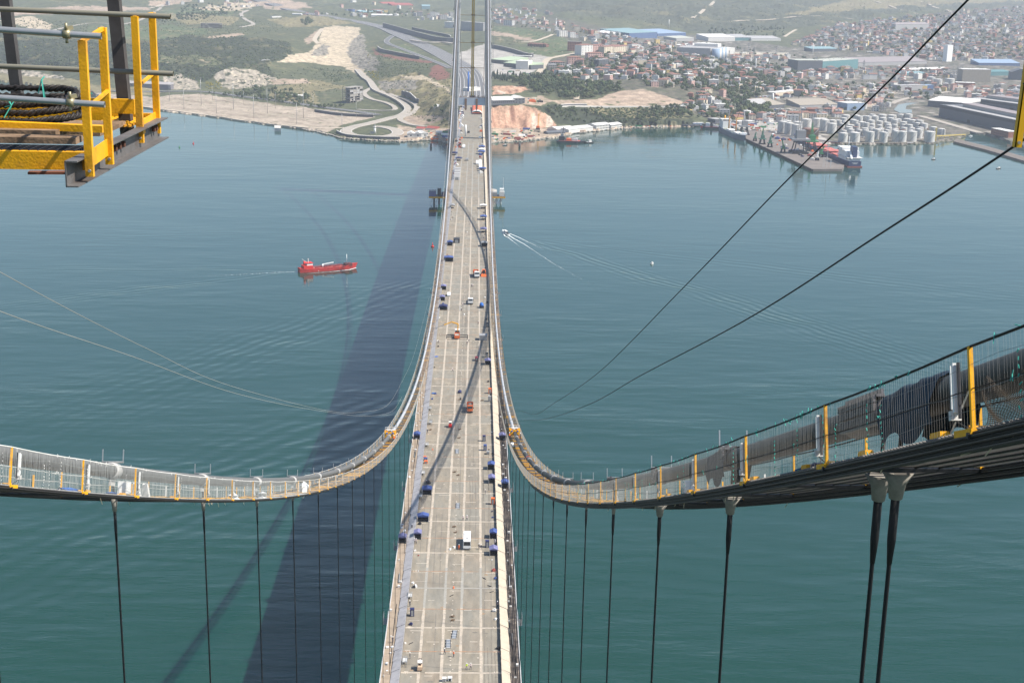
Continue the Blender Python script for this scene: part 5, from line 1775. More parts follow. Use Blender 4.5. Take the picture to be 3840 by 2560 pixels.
# --- industrial valley
for lab, pa, pb, h, d, rf, w_, r_, rh in (
    ('large dark blue hall with pale blue roof below the mountain', (2360, 141), (2464, 144), 22, 110, 'shed', B_blu, R_tel, 9),
    ('lower right extension of the blue hall under a pale blue roof', (2466, 136), (2572, 138), 14, 110, 'shed', B_blu, B_lbl, 9),
    ('pale grey hall left of the blue hall', (2292, 134), (2358, 136), 13, 60, 'shed', B_gry, R_wht, 6),
    ('grey green hall in front of the blue hall', (2536, 154), (2602, 155), 12, 50, 'shed', B_gry, R_paleg, 5),
    ('long white hall at the foot of the mountain', (2656, 155), (2756, 155), 14, 70, 'shed', B_wht, R_wht, 8),
    ('middle part of the long hall with green front', (2757, 154), (2816, 153), 12, 70, 'shed', B_teal, R_gry, 8),
    ('right part of the long hall with pale columns', (2817, 154), (2928, 154), 8, 60, 'shed', B_wht, R_gry, 7),
    ('low grey shed below the long white hall', (2560, 172), (2682, 170), 6, 30, 'shed', B_gry, R_wht, 3),
    ('white building beside the striped silos', (2716, 204), (2755, 203), 22, 20, 'flat', B_wht, R_wht, None),
    ('big dark green hall with pale roof, its left flank', (2990, 264), (3082, 268), 38, 60, 'flat', B_dk, R_paleg, None),
    ('big green hall with pale roof, its brighter right front', (3083, 268), (3216, 258), 34, 60, 'flat', B_teal, R_paleg, None),
    ('teal roofed hall behind the big green hall', (3045, 195), (3140, 192), 10, 40, 'shed', B_dk, R_tel, 5),
    ('long mauve grey hall in the middle of the valley', (3218, 248), (3475, 240), 12, 60, 'shed', B_gry, R_mau, 10),
    ('teal grey shed below the long mauve hall', (3380, 284), (3470, 281), 7, 20, 'shed', B_teal, R_tel, 3),
    ('long white canopy roof right of the mauve hall', (3390, 268), (3560, 262), 5, 20, 'shed', B_gry, R_wht, 3),
    ('beige corrugated block tall beside the refinery', (3607, 308), (3712, 310), 44, 34, 'flat', B_tan, R_wht, None),
    ('blue hall with pale blue roof at the town edge', (3670, 246), (3824, 249), 10, 50, 'shed', B_blu, B_lbl, 8),
    ('dark teal shed right of the beige block', (3712, 285), (3790, 284), 13, 30, 'shed', B_teal, B_teal, 4),
    ('dark gabled shed half hidden by the yellow post', (3790, 300), (3860, 302), 26, 50, 'gabley', B_dk, B_dk, 9),
    ('low brick building with white roof in front of the beige block', (3584, 328), (3655, 331), 17, 26, 'flat', B_brk, R_wht, None),
    ('grey gabled shed with long roof above the harbour', (2826, 404), (2882, 404), 14, 40, 'gablex', B_gry, R_gry, 8),
    ('tan roofed open shed above the harbour yard', (2885, 407), (2942, 404), 12, 44, 'shed', B_dk, B_tan, 9),
    ('row of tan saw-tooth roofs above the harbour yard', (2980, 386), (3142, 384), 8, 40, 'saw', B_dk, B_tan, 5),
    ('long tan shed roof in front of the saw-tooth roofs', (3000, 404), (3142, 402), 10, 44, 'shed', B_gry, B_tan, 8),
    ('pale house row beside the boat yard', (2908, 360), (2990, 356), 16, 20, 'flat', B_crm, R_wht, None),
    ('blue grey refinery building with flat roofs', (3376, 340), (3465, 338), 17, 26, 'flat', B_gry, R_gry, None),
    ('bright blue refinery annex', (3466, 338), (3500, 337), 16, 20, 'flat', B_blu, B_lbl, None),
    ('pale grey refinery hall above the tank farm', (3176, 415), (3240, 414), 26, 30, 'flat', B_lbl, R_wht, None),
    ('low grey building near the canal bend', (3300, 355), (3340, 354), 14, 18, 'flat', B_gry, R_gry, None),
    ('white roofed building left of the dark steelworks', (3478, 400), (3632, 412), 22, 60, 'shed', B_dk, R_wht, 5),
    ('yellow house with red roof by the harbour trees', (2758, 449), (2806, 447), 9, 14, 'gablex', B_yel, R_red, 4),
    ('small yellow house under the trees left of the harbour', (2572, 414), (2604, 414), 11, 10, 'hip', B_yel, R_red, 3),
    ('pale blue site cabin on the shore left of the harbour', (2600, 469), (2638, 468), 7, 7, 'flat', B_lbl, R_wht, None),
    ('dark shed at the root of the harbour pier', (2682, 462), (2712, 461), 14, 20, 'flat', B_dk, R_gry, None),
    ('long grey shed at the root of the harbour pier', (2770, 468), (2830, 466), 11, 16, 'flat', B_gry, R_wht, None),
    ('pale school block in the hazy far town', (3357, 114), (3482, 112), 20, 20, 'hip', B_gry, R_mau, 6)):
    bld('industrial_hall', lab, 'hall', pa, pb, h, d, rf, w_, r_, None, 'halls of the industrial valley', rh=rh)
# steelworks: two long dark sheds with stepped roofs
for lab, pa, pb, h, d in (('long dark steelworks shed with stepped roof above the canal', (3520, 436), (3850, 512), 44, 60), ('second dark steelworks shed behind the first', (3628, 394), (3850, 425), 26, 70)):
    t, w, H, dep = bld('steelworks_shed', lab, 'shed', pa, pb, h, d, 'flat', B_dk, B_dk, None, 'dark steelworks sheds')
    b = MB(); b.box(w*0.16, w, dep*0.32, dep*0.72, H + 0.5, H + 6.5); b.build('clerestory', B_gry, t)
    b = MB(); b.box(w*0.15, w + 1, dep*0.30, dep*0.74, H + 6.5, H + 7.3); b.build('upper_roof', R_mau, t)
    b = MB(); b.box(w*0.08, w, -0.8, dep*0.24, H + 0.5, H + 1.2); b.build('eaves_strip', R_gry, t)
    b = MB(); b.box(0, w, -0.6, -0.02, H - 5, H - 0.3); b.build('window_band', bmat('band_dark', (0.05, 0.055, 0.065)), t)
    for q in (0.35, 0.72):
        b = MB(); b.box(w*q, w*q + 10, -0.3, 0.1, 1, 7); b.build('door', M_black, t)
t = bld('brick_house', 'brick coloured harbour building with white roof in front of the steelworks', 'building', (3714, 514), (3780, 518), 26, 16, 'flat', B_brk, R_wht, (3, 8))[0]
t = bld('white_tower', 'tall white slab tower in the far town', 'tower', (3549, 232), (3569, 231), 56, 14, 'flat', M_white, R_wht)[0]
a, w, rz, z, dist = place((2680, 222), (2718, 217))
t = thing('silo_block', 'block of tall blue white silos in the middle of the town', 'silo', (a[0], a[1], z - 1), rz)
s_ = dist/FPX
for k in range(6):
    b = MB(); b.lathe((w*(k + 0.5)/6, 0, 0), [(w/12, 0), (w/12, 40*s_)], 10); b.build('silo', B_lbl if k % 2 == 0 else B_wht, t)
b = MB(); b.box(w*0.7, w*1.05, w*0.1, w*0.6, 0, 52*s_); b.build('lift_tower', B_wht, t)
b = MB(); b.box(0, w, w*0.1, w*0.8, 0, 42*s_); b.build('wall', B_gry, t)
def chimney(label, u, v, hpx, wpx, m_=M_offw):
    p = G(u, v); s_ = np.linalg.norm(p - CAM)/FPX
    b = MB(); b.lathe(tuple(p), [(wpx*s_*0.6, -1), (wpx*s_*0.4, hpx*s_)], 10)
    tag(b.build('chimney', m_), label, 'chimney')
chimney('white chimney between the tan sheds above the harbour', 2897, 386, 34, 8)
chimney('thin chimney beside the far green hall', 3048, 205, 40, 3)
chimney('slim pale chimney in the middle of the valley', 2833, 262, 40, 4)
chimney('thin mast like chimney behind the blue hall', 2508, 105, 30, 3)
for k, (u, v, h) in enumerate(((2806, 208, 44), (2824, 245, 66), (2910, 220, 44), (3060, 262, 46), (3236, 290, 60), (3432, 330, 52), (3468, 285, 40), (2790, 210, 30))):
    p = G(u, v); s_ = np.linalg.norm(p - CAM)/FPX
    b = MB()
    for q in ((-1, -1), (1, -1), (1, 1), (-1, 1)):
        b.bar((q[0]*4*s_, q[1]*4*s_, 0), (q[0]*0.8*s_, q[1]*0.8*s_, h*s_), 0.45)
    for f in (0.2, 0.4, 0.6, 0.75, 0.88):
        r_ = (4 - 3.2*f)*s_
        b.bar((-r_, -r_, h*s_*f), (r_, -r_, h*s_*(f + 0.1)), 0.35); b.bar((r_, r_, h*s_*f), (-r_, r_, h*s_*(f + 0.1)), 0.35)
    for f in (0.78, 0.9):
        b.bar((-5*s_, 0, h*s_*f), (5*s_, 0, h*s_*f), 0.5)
    tag(b.build('pylon', M_grey, None, loc=tuple(p)), 'grey lattice power pylon in the industrial valley, %s from the left' % ('second', 'third', 'fourth', 'fifth', 'sixth', 'seventh', 'last', 'first')[k], 'pylon', 'power pylons in the valley')
# refinery frames
for k, (u, v, h, w) in enumerate(((3262, 365, 34, 14), (3290, 410, 40, 22), (3566, 300, 40, 22), (3590, 290, 44, 16), (3545, 296, 36, 14), (3305, 420, 34, 16))):
    p = G(u, v); s_ = np.linalg.norm(p - CAM)/FPX
    b = MB()
    W_ = w*s_
    for x in (0, 0.5, 1):
        for q in (0, 1):
            b.bar((x*W_, q*W_*0.7, 0), (x*W_, q*W_*0.7, h*s_*(0.7 + 0.3*random.random())), 0.7)
    for f in (0.25, 0.5, 0.75, 0.95):
        b.box(-0.5, W_ + 0.5, -0.5, W_*0.7 + 0.5, h*s_*f*0.8, h*s_*f*0.8 + 0.5)
    tag(b.build('pipe_rack', M_grey, None, loc=tuple(p)), 'grey refinery frame of open floors, %s' % ('upper one by the canal road', 'largest beside the tank farm', 'left of the beige block', 'tallest left of the beige block', 'thin one furthest left of the beige block', 'nearest the canal bend')[k], 'refinery frame', 'refinery frames')
for k, (u, v, w, h) in enumerate(((3490, 312, 30, 24), (3516, 318, 30, 22), (3560, 314, 34, 20), (3330, 400, 20, 18), (3160, 372, 24, 24), (3135, 372, 20, 24), (3185, 374, 22, 22), (3240, 408, 20, 20))):
    tank('white tank of the refinery, ' + ('left of the three by the beige block', 'middle of the three by the beige block', 'right of the three by the beige block', 'beside the canal bend', 'second in the row above the harbour', 'first in the row above the harbour', 'third in the row above the harbour', 'beside the blue grey hall')[k], u, v, w, h)
# tank farm
TK = [(3160, 532, 34, 36), (3202, 532, 40, 38), (3260, 533, 32, 42), (3285, 522, 30, 40), (3311, 533, 30, 40), (3358, 531, 28, 42), (3380, 532, 34, 42), (3417, 530, 36, 40), (3443, 518, 28, 36), (3484, 531, 38, 40), (3498, 498, 26, 24), (3527, 503, 26, 22), (3538, 512, 10, 28)]
names = 'front row of the tank farm'
for k, (u, v, w, h) in enumerate(TK):
    tank('white storage tank in the %s, %s from the left' % (names, 'first second third fourth fifth sixth seventh eighth ninth tenth eleventh twelfth thirteenth'.split()[k]), u, v, w, h)
rr = random.Random(8)
k = 0
ords = 'first second third fourth fifth sixth seventh eighth ninth tenth eleventh twelfth'.split()
for row, (v0, u0, u1, st) in enumerate(((512, 3165, 3440, 27), (497, 3150, 3480, 30), (484, 3160, 3500, 28), (472, 3140, 3480, 31), (461, 3160, 3460, 30), (450, 3170, 3430, 34))):
    u = u0; c = 0
    while u < u1 and c < 12:
        tank('white storage tank in row %s behind the front row, %s from the left' % (('one', 'two', 'three', 'four', 'five', 'six')[row], ords[c]), u + rr.uniform(-4, 4), v0 + rr.uniform(-3, 3), st*rr.uniform(0.7, 0.95), rr.uniform(16, 26) if row > 0 else 28, B_gry if rr.random() < 0.12 else None)
        u += st; c += 1
for k, (u, v, w, h) in enumerate(((2932, 498, 34, 46), (2958, 504, 34, 46), (2984, 510, 34, 46), (2950, 480, 30, 30), (2990, 484, 36, 30), (3022, 478, 38, 34), (3060, 476, 34, 34), (3090, 490, 34, 44), (3118, 500, 34, 40), (3080, 466, 40, 24), (3120, 478, 30, 30))):
    tank('tall pale storage tank left of the farm, %s' % ('nearest the pier', 'second from the pier', 'beside the rusty tank', 'behind the pier group', 'behind the rusty tank', 'with wide roof at the back', 'at the back right', 'right of the rusty tank', 'next to the front row', 'widest at the back', 'small one at the back right')[k], u, v, w, h)
tank('rusty orange and black storage tank on the quay', 3036, 521, 62, 42, mat('rusty_tank', (0.36, 0.17, 0.04), 0.8, 0, 0.3, 0.15, 0, None, (0.06, 0.045, 0.035), 0.5), None)

# ------------------------------------------------------------------ houses
HOUSE = []
WALLS = [('white', B_wht), ('cream', B_crm), ('pink', B_pnk), ('grey', B_gry), ('bare concrete', B_con), ('brick', B_brk), ('yellow', B_yel)]
ROOFS = [('red tiled', R_red, 'hip'), ('brown tiled', R_brn, 'hip'), ('red gabled', R_red, 'gable'), ('flat grey', R_gry, 'flat'), ('flat white', R_wht, 'flat')]
HM = {}
def house_parts(wi, ri, st, sz):
    k = (wi, ri, st, sz)
    if k not in HM:
        w, d = ((11, 9.5), (14, 11.5), (19, 13))[sz]
        h = 3.0*st + 0.4
        b = MB(); b.box(-w/2, w/2, -d/2, d/2, -2.5, h)
        wm = b.mesh('wall', WALLS[wi][1])
        b = MB()
        kind = ROOFS[ri][2]
        if kind == 'hip': b.hip(-w/2, w/2, -d/2, d/2, h, 2.2, 0.6)
        elif kind == 'gable': b.gable(-w/2, w/2, -d/2, d/2, h, 2.4, 0.6)
        else:
            b.box(-w/2 - .2, w/2 + .2, -d/2 - .2, d/2 + .2, h, h + 0.5); b.box(-1.5, 1.5, -1.2, 1.6, h + 0.5, h + 2.6)
        rm = b.mesh('roof', ROOFS[ri][1])
        HM[k] = (wm, rm, w, d, h)
    return HM[k]
def inpoly(poly, rr):
    us = [p[0] for p in poly]; vs = [p[1] for p in poly]
    while True:
        u, v = rr.uniform(min(us), max(us)), rr.uniform(min(vs), max(vs))
        if inside(poly, np.array([u]), np.array([v]))[0]:
            return u, v
REG = [
    ('above the shore trees', [(2060, 268), (2125, 255), (2190, 225), (2300, 205), (2440, 190), (2640, 200), (2680, 235), (2600, 300), (2560, 330), (2450, 325), (2330, 300), (2210, 300), (2130, 320)], 190, (0.10, 0.36)),
    ('in the upper town by the minaret', [(1840, 78), (1990, 66), (2060, 78), (2190, 110), (2400, 150), (2560, 185), (2420, 200), (2290, 195), (2200, 165), (2130, 135), (2050, 118), (1940, 92), (1840, 92)], 120, (0.1, 0.4)),
    ('among the trees of the valley town', [(2600, 240), (2700, 226), (2800, 226), (2990, 280), (3000, 330), (2880, 345), (2700, 335), (2560, 335)], 105, (0.08, 0.3)),
    ('below the tan bank near the harbour', [(2540, 395), (2620, 340), (2720, 345), (2760, 390), (2760, 440), (2680, 440), (2600, 430)], 26, (0.0, 0.2)),
    ('near the boat yard above the harbour', [(2880, 345), (2960, 320), (3140, 330), (3140, 372), (2960, 372)], 30, (0.0, 0.3)),
    ('in the hazy far town on the right', [(2960, 175), (3100, 100), (3240, 82), (3400, 66), (3560, 48), (3900, 20), (3900, 225), (3680, 230), (3480, 225), (3220, 195)], 900, (0.2, 0.55)),
    ('above the tank farm', [(2900, 300), (3000, 340), (3160, 330), (3400, 300), (3560, 330), (3480, 375), (3320, 385), (3280, 420), (3160, 420), (3000, 380)], 90, 0),
    ('by the long mauve hall', [(3230, 256), (3560, 266), (3600, 300), (3480, 298), (3240, 302), (3000, 300), (2990, 276)], 80, 0),
    ('on the ground behind the steelworks', [(3560, 332), (3840, 332), (3840, 385), (3660, 385)], 45, 0),
    ('beside the railway above the harbour', [(2760, 445), (2950, 425), (3150, 425), (3150, 440), (2900, 462)], 40, 0),
    ('beside the far tower on the upper plateau', [(1540, 70), (1690, 62), (1690, 78), (1560, 76)], 12, (0.1, 0.4)),
    ('on the far left hills', [(1100, 58), (1300, 30), (1540, 30), (1560, 66), (1400, 70)], 26, (0.2, 0.5)),
    ('at the top of the left hills', [(600, 12), (900, 6), (1000, 26), (700, 34)], 14, (0.2, 0.5)),
    ('in the upper town beyond the tower', [(1840, 30), (1960, 22), (2080, 56), (1990, 62), (1840, 76)], 44, (0.1, 0.5)),
    ('on the valley floor among the sheds', [(2480, 165), (2680, 175), (2760, 215), (2980, 215), (2980, 240), (2700, 222), (2480, 190)], 70, (0.1, 0.5)),
]
rr = random.Random(21)
for place_, poly, n, _q in REG:
    got = []
    tries = 0
    while len(got) < n and tries < n*14:
        tries += 1
        u, v = inpoly(poly, rr)
        p = G(u, v)
        if any((p[0] - q[0])**2 + (p[1] - q[1])**2 < (15 if n < 300 else 13)**2 for q in got):
            continue
        got.append(p)
        HOUSE.append((np.linalg.norm(p - CAM), p, place_, u, v))
HOUSE.sort(key=lambda t: t[0])
far_h = MB()
for i, (dist, p, place_, u, v) in enumerate(HOUSE):
    wi = rr.choices(range(7), (34, 20, 12, 14, 8, 5, 3))[0]
    ri = rr.choices(range(5), (30, 16, 16, 22, 12))[0]
    st = rr.choices((1, 2, 3, 4), (12, 34, 34, 20))[0]
    sz = rr.choices((0, 1, 2), (40, 40, 20))[0]
    wm, rm, w, d, h = house_parts(wi, ri, st, sz)
    rz = rr.choice((0, 0.3, -0.3, 0.8, 1.57, 1.2)) + rr.uniform(-0.15, 0.15)
    if i < 290:
        t = thing('house', '%s %s house with %s roof %s' % (('small', 'two-storey', 'three-storey', 'tall four-storey')[st - 1], WALLS[wi][0], ROOFS[ri][0], place_), 'house', tuple(p), rz, 'houses ' + place_)
        put('wall', wm, t)
        put('roof', rm, t)
        if i < 130:
            for k in range(2 if sz == 0 else 3):
                for s_ in range(min(st, 3)):
                    nn = 2 if sz == 0 else 3
                    put('window', win_mesh(1.7, 1.4), t, loc=(-w/2 + w*(k + 0.5)/nn, -d/2, 1.7 + 3*s_))
    else:
        c, s_ = math.cos(rz), math.sin(rz)
        for me_, mi in ((wm, wi), (rm, 7 + ri)):
            far_h.mi = mi
            base = len(far_h.v)
            far_h.v.extend([(p[0] + c*q.co.x - s_*q.co.y, p[1] + s_*q.co.x + c*q.co.y, p[2] + q.co.z) for q in me_.vertices])
            for f in me_.polygons:
                far_h.face([base + k for k in f.vertices])
far_h.build('far_houses', [w_[1] for w_ in WALLS] + [r_[1] for r_ in ROOFS], kind='stuff')

# ------------------------------------------------------------------ trees
M_leaf = [mat('leaf_%d' % i, c, 0.9, 0, 0.4, 0.5, spec=0.1) for i, c in enumerate(((0.062, 0.086, 0.038), (0.078, 0.104, 0.046), (0.052, 0.072, 0.036), (0.096, 0.112, 0.052)))]
M_cyp = mat('cypress_leaf', (0.026, 0.043, 0.022), 0.9, 0, 0.35, 0.6, spec=0.1)
M_bark = mat('bark', (0.10, 0.075, 0.055), 0.9)
M_shrub = mat('broom_shrub', (0.22, 0.19, 0.03), 0.9, 0, 0.3, 0.5, spec=0.1)
def crown_mesh(seed, r, h, leaves=46):
    rr = random.Random(seed)
    b = MB()
    for k in range(5):
        a = rr.uniform(0, 6.28); q = rr.uniform(0.1, 0.55)*r
        b.blob((math.cos(a)*q, math.sin(a)*q, h*rr.uniform(0.42, 0.75)), (r*rr.uniform(0.42, 0.62),)*2 + (h*rr.uniform(0.18, 0.27),), rr)
    for k in range(leaves):                                          # loose sprays round the outline
        a = rr.uniform(0, 6.28); e = rr.uniform(-0.5, 1.5)
        d = Vector((math.cos(a)*math.cos(e), math.sin(a)*math.cos(e), math.sin(e)))
        c = Vector((d.x*r*0.95, d.y*r*0.95, h*0.6 + d.z*h*0.36))
        s_ = r*rr.uniform(0.10, 0.22)
        t1 = Vector((rr.uniform(-1, 1), rr.uniform(-1, 1), rr.uniform(-1, 1))).normalized()*s_
        t2 = d.cross(t1).normalized()*s_
        b.quad(c - t1, c + t2, c + t1, c - t2)
    return b
def cyp_mesh(seed, r, h):
    rr = random.Random(seed)
    b = MB()
    prof = [(0.15, 0.06), (0.8, 0.18), (1.0, 0.4), (0.75, 0.7), (0.3, 0.92), (0.02, 1.0)]
    n = 7
    base = len(b.v)
    for q, z in prof:
        for k in range(n):
            a = 6.283*k/n
            j = r*q*rr.uniform(0.75, 1.2)
            b.v.append((j*math.cos(a), j*math.sin(a), h*z + rr.uniform(-.02, .02)*h))
    for i in range(len(prof) - 1):
        for k in range(n):
            b.face((base + i*n + k, base + i*n + (k + 1) % n, base + (i + 1)*n + (k + 1) % n, base + (i + 1)*n + k))
    return b
TREES = []
for i in range(8):
    r, h = (3.6 + 0.35*i, 7.0 + 0.8*i)
    b = MB(); b.tube([(0, 0, -1), (0.1, 0, h*0.35), (0.1, 0.1, h*0.62)], [0.32, 0.24, 0.12], 6)
    b.bar((0.1, 0, h*0.34), (r*0.45, r*0.1, h*0.56), 0.16); b.bar((0.1, 0, h*0.38), (-r*0.4, -r*0.2, h*0.6), 0.15)
    TREES.append((crown_mesh(100 + i, r, h).mesh('crown', M_leaf[i % 4]), b.mesh('trunk', M_bark)))
CYP = []
for i in range(4):
    h = 9 + 1.6*i
    b = MB(); b.tube([(0, 0, -1), (0, 0, h*0.3)], 0.22, 6)
    CYP.append((cyp_mesh(200 + i, 1.5 + 0.12*i, h).mesh('crown', M_cyp), b.mesh('trunk', M_bark)))
TREG = [
    ('dark green tree in the dense wood behind the red cliff', [(1905, 300), (2015, 288), (2062, 278), (2130, 292), (2180, 318), (2335, 318), (2325, 345), (2200, 372), (2100, 372), (1990, 345)], 420, 1.0, 0),
    ('bushy tree on the hillside between the town houses', [(2060, 268), (2190, 225), (2440, 190), (2680, 200), (2680, 235), (2560, 335), (2440, 330), (2330, 300), (2210, 300), (2130, 300)], 620, 0.9, 0),
    ('tree among the houses of the valley town', [(2560, 240), (2720, 226), (2990, 270), (3000, 335), (2880, 350), (2760, 400), (2700, 345), (2560, 345)], 680, 1.0, 0),
    ('broad tree in the harbour wood beside the moored ship', [(2715, 400), (2770, 395), (2880, 405), (2892, 440), (2800, 448), (2720, 440)], 90, 1.2, 0),
    ('tree below the tan bank left of the harbour', [(2440, 425), (2560, 400), (2640, 350), (2720, 390), (2720, 450), (2560, 440)], 150, 0.85, 0),
    ('tree near the boat yard above the tan sheds', [(2900, 300), (3000, 330), (3180, 330), (3180, 360), (2980, 372), (2880, 350)], 90, 1.0, 0),
    ('tree in the upper town by the minaret', [(1840, 85), (2060, 80), (2400, 150), (2560, 190), (2400, 195), (2130, 135), (1900, 95)], 130, 0.8, 0),
    ('tree on the far left hills', [(1100, 60), (1560, 40), (1690, 62), (1560, 74), (1300, 60)], 60, 1.1, 0),
    ('tree in the row along the left field', [(690, 22), (780, 24), (900, 34), (840, 56), (700, 76), (660, 66)], 90, 1.0, 0),
    ('tree by the upper left field track', [(560, 72), (660, 72), (700, 62), (880, 40), (890, 52), (760, 78), (600, 90)], 80, 0.9, 0),
    ('dark tree beside the farmhouse in the valley', [(900, 345), (1060, 335), (1160, 372), (1160, 396), (900, 362)], 70, 0.9, 0),
    ('tree in the green strip along the coast road', [(760, 348), (900, 352), (1180, 396), (1290, 395), (1290, 404), (1180, 408), (900, 368)], 110, 0.55, 0),
    ('round tree beside the white houses above the quarry', [(1090, 95), (1160, 72), (1180, 95), (1110, 108)], 14, 1.6, 0),
    ('tree on the shrubby slope above the right shore', [(2040, 405), (2100, 398), (2300, 440), (2480, 450), (2480, 466), (2240, 466), (2100, 455)], 120, 0.6, 0),
    ('small tree on the slope above the concrete yard', [(2360, 405), (2560, 400), (2560, 460), (2400, 450)], 60, 0.7, 0),
    ('tree in the hazy far town on the right', [(3000, 170), (3240, 90), (3560, 55), (3860, 30), (3860, 220), (3500, 228), (3220, 195)], 700, 1.1, 0),
    ('tree on the valley floor among the industrial halls', [(2480, 160), (2700, 175), (2990, 215), (3240, 255), (3560, 262), (3560, 290), (3240, 300), (3000, 285), (2860, 262), (2640, 190)], 200, 0.9, 0),
    ('tree on the works ground above the tank farm', [(2900, 300), (3160, 320), (3560, 325), (3500, 380), (3300, 400), (3160, 425), (2980, 380)], 160, 0.9, 0),
    ('tree at the foot of the mountain', [(2640, 120), (2800, 100), (2960, 105), (2930, 145), (2660, 148)], 120, 1.0, 0),
    ('small tree by the site buildings on the shore', [(1600, 400), (1690, 395), (1690, 480), (1600, 470)], 18, 0.6, 0),
    ('cypress in the long row above the red cliff', [(1846, 288), (1900, 290), (2030, 294), (2030, 306), (1900, 308), (1846, 300)], 120, 1.0, 1),
    ('cypress in the hedge round the red roofed villa', [(1972, 166), (2052, 172), (2050, 180), (1990, 180)], 22, 0.8, 1),
    ('dark cypress standing among the valley houses', [(2560, 270), (2760, 300), (2900, 350), (2640, 345)], 22, 1.2, 1),
    ('cypress beside the farmhouse in the valley', [(1020, 352), (1110, 362), (1106, 372), (1030, 366)], 10, 1.0, 1),
]
ALLT = []
for lab, poly, n, s_, kind in TREG:
    for k in range(n):
        u, v = inpoly(poly, rr)
        p = G(u, v)
        ALLT.append((np.linalg.norm(p - CAM)/s_, p, lab, s_*rr.uniform(0.6, 1.15), kind))
ALLT.sort(key=lambda t: t[0])
wood = MB()
for i, (dist, p, lab, s_, kind) in enumerate(ALLT):
    cm, tm = rr.choice(CYP if kind else TREES)
    rz = rr.uniform(0, 6.28)
    if i < 290:
        nm = 'cypress' if kind else 'tree'
        t = thing(nm, lab, 'tree', tuple(p), rz, lab.replace('tree', 'trees', 1).replace('cypress', 'cypresses', 1))
        t.scale = (s_, s_, s_*rr.uniform(0.85, 1.2))
        put('crown', cm, t)
        put('trunk', tm, t)
    else:
        c, q = math.cos(rz)*s_, math.sin(rz)*s_
        wood.mi = rr.randrange(4) if not kind else 4
        base = len(wood.v)
        wood.v.extend([(p[0] + c*w_.co.x - q*w_.co.y, p[1] + q*w_.co.x + c*w_.co.y, p[2] + s_*w_.co.z) for w_ in cm.vertices])
        for f in cm.polygons:
            wood.face([base + k for k in f.vertices])
wood.build('woodland', M_leaf + [M_cyp], kind='stuff')
# scrub on the dark slopes and bushes everywhere else
scr = MB()
for poly, n, lo, hi in ((AREAS[6][1], 5200, 0.9, 2.6), (AREAS[29][1], 700, 0.8, 2.2), ([(1420, 200), (1500, 220), (1640, 240), (1560, 275), (1440, 300), (1400, 250)], 350, 0.7, 2.0), ([(1180, 255), (1290, 265), (1330, 300), (1240, 310)], 160, 0.8, 2.2),
                        ([(330, 100), (900, 60), (1100, 110), (1000, 130), (700, 132)], 500, 0.8, 2.0), ([(0, 60), (330, 90), (330, 150), (0, 100)], 300, 1, 2.4), ([(880, 300), (1180, 250), (1300, 320), (1180, 390), (900, 350)], 350, 0.7, 1.9),
                        ([(1420, 300), (1690, 270), (1690, 470), (1540, 440)], 330, 0.6, 1.6), ([(2900, 420), (3150, 420), (3150, 440), (2900, 450)], 30, 0.8, 1.6), ([(3200, 300), (3600, 330), (3560, 380), (3200, 340)], 120, 0.8, 2.0),
                        ([(2200, 10), (3900, -20), (3900, 20), (3000, 100), (2600, 120), (2200, 70)], 500, 1.5, 3.0), ([(1840, 100), (2060, 110), (2150, 200), (1960, 200), (1840, 168)], 110, 0.6, 1.6)):
    pl = [(float(a), float(c)) for a, c in poly]
    for k in range(n):
        u, v = inpoly(pl, rr)
        p = G(u, v)
        s_ = rr.uniform(lo, hi)
        scr.mi = rr.randrange(5) if rr.random() < 0.03 else rr.randrange(4)
        scr.blob((p[0], p[1], p[2] + s_*0.35), (s_, s_, s_*0.75), rr)
for poly, n in (([(1380, 265), (1420, 270), (1420, 300), (1400, 300)], 40), ([(770, 305), (830, 305), (830, 335), (770, 335)], 60), ([(1375, 205), (1390, 205), (1390, 240), (1380, 240)], 12)):
    for k in range(n):
        u, v = inpoly(poly, rr)
        p = G(u, v); s_ = rr.uniform(0.9, 2.0)
        scr.mi = 4
        scr.blob((p[0], p[1], p[2] + s_*0.35), (s_, s_, s_*0.75), rr)
scr.build('scrub', M_leaf + [M_shrub], kind='stuff')
# light masts on the shore lot
lamp0 = None
for k, (u, v, h) in enumerate(((636, 378, 78), (690, 409, 72), (755, 394, 96), (797, 378, 54), (812, 425, 70), (876, 410, 92), (914, 393, 50), (952, 443, 86), (1003, 426, 92), (1033, 407, 58), (1113, 466, 80), (1138, 443, 100), (1175, 424, 66), (1283, 505, 80), (1336, 445, 62), (1407, 440, 30))):
    p = G(u, v); s_ = np.linalg.norm(p - CAM)/FPX*h
    if lamp0 is None:
        lamp0 = thing('light_mast', '', 'lamp post')
        b = MB(); b.tube([(0, 0, 0), (0, 0, 1)], [0.011, 0.006], 6); b.build('pole', M_galv, lamp0)
        b = MB(); b.box(-0.03, 0.03, -0.02, 0.02, 0.985, 1.0); b.build('lamp_head', M_grey, lamp0)
        c = lamp0
    else:
        c = dup(lamp0, (0, 0, 0))
    c.location = tuple(p); c.scale = (s_, s_, s_)
    c['label'] = 'tall thin light mast on the pale shore lot, number %d from the left' % (k + 1) if False else 'tall thin light mast on the pale shore lot, ' + ('first second third fourth fifth sixth seventh eighth ninth tenth eleventh twelfth thirteenth fourteenth fifteenth sixteenth'.split()[k]) + ' from the left'
    c['group'] = 'light masts on the shore lot'
# retaining terraces at the far left of the lot
bld('seating_terrace', 'grey stepped terrace beside the coast road at the left', 'terrace', (455, 322), (640, 338), 18, 14, 'shed', bmat('terrace_grey', (0.17, 0.16, 0.17)), bmat('terrace_top', (0.34, 0.32, 0.31)), None, rh=4)
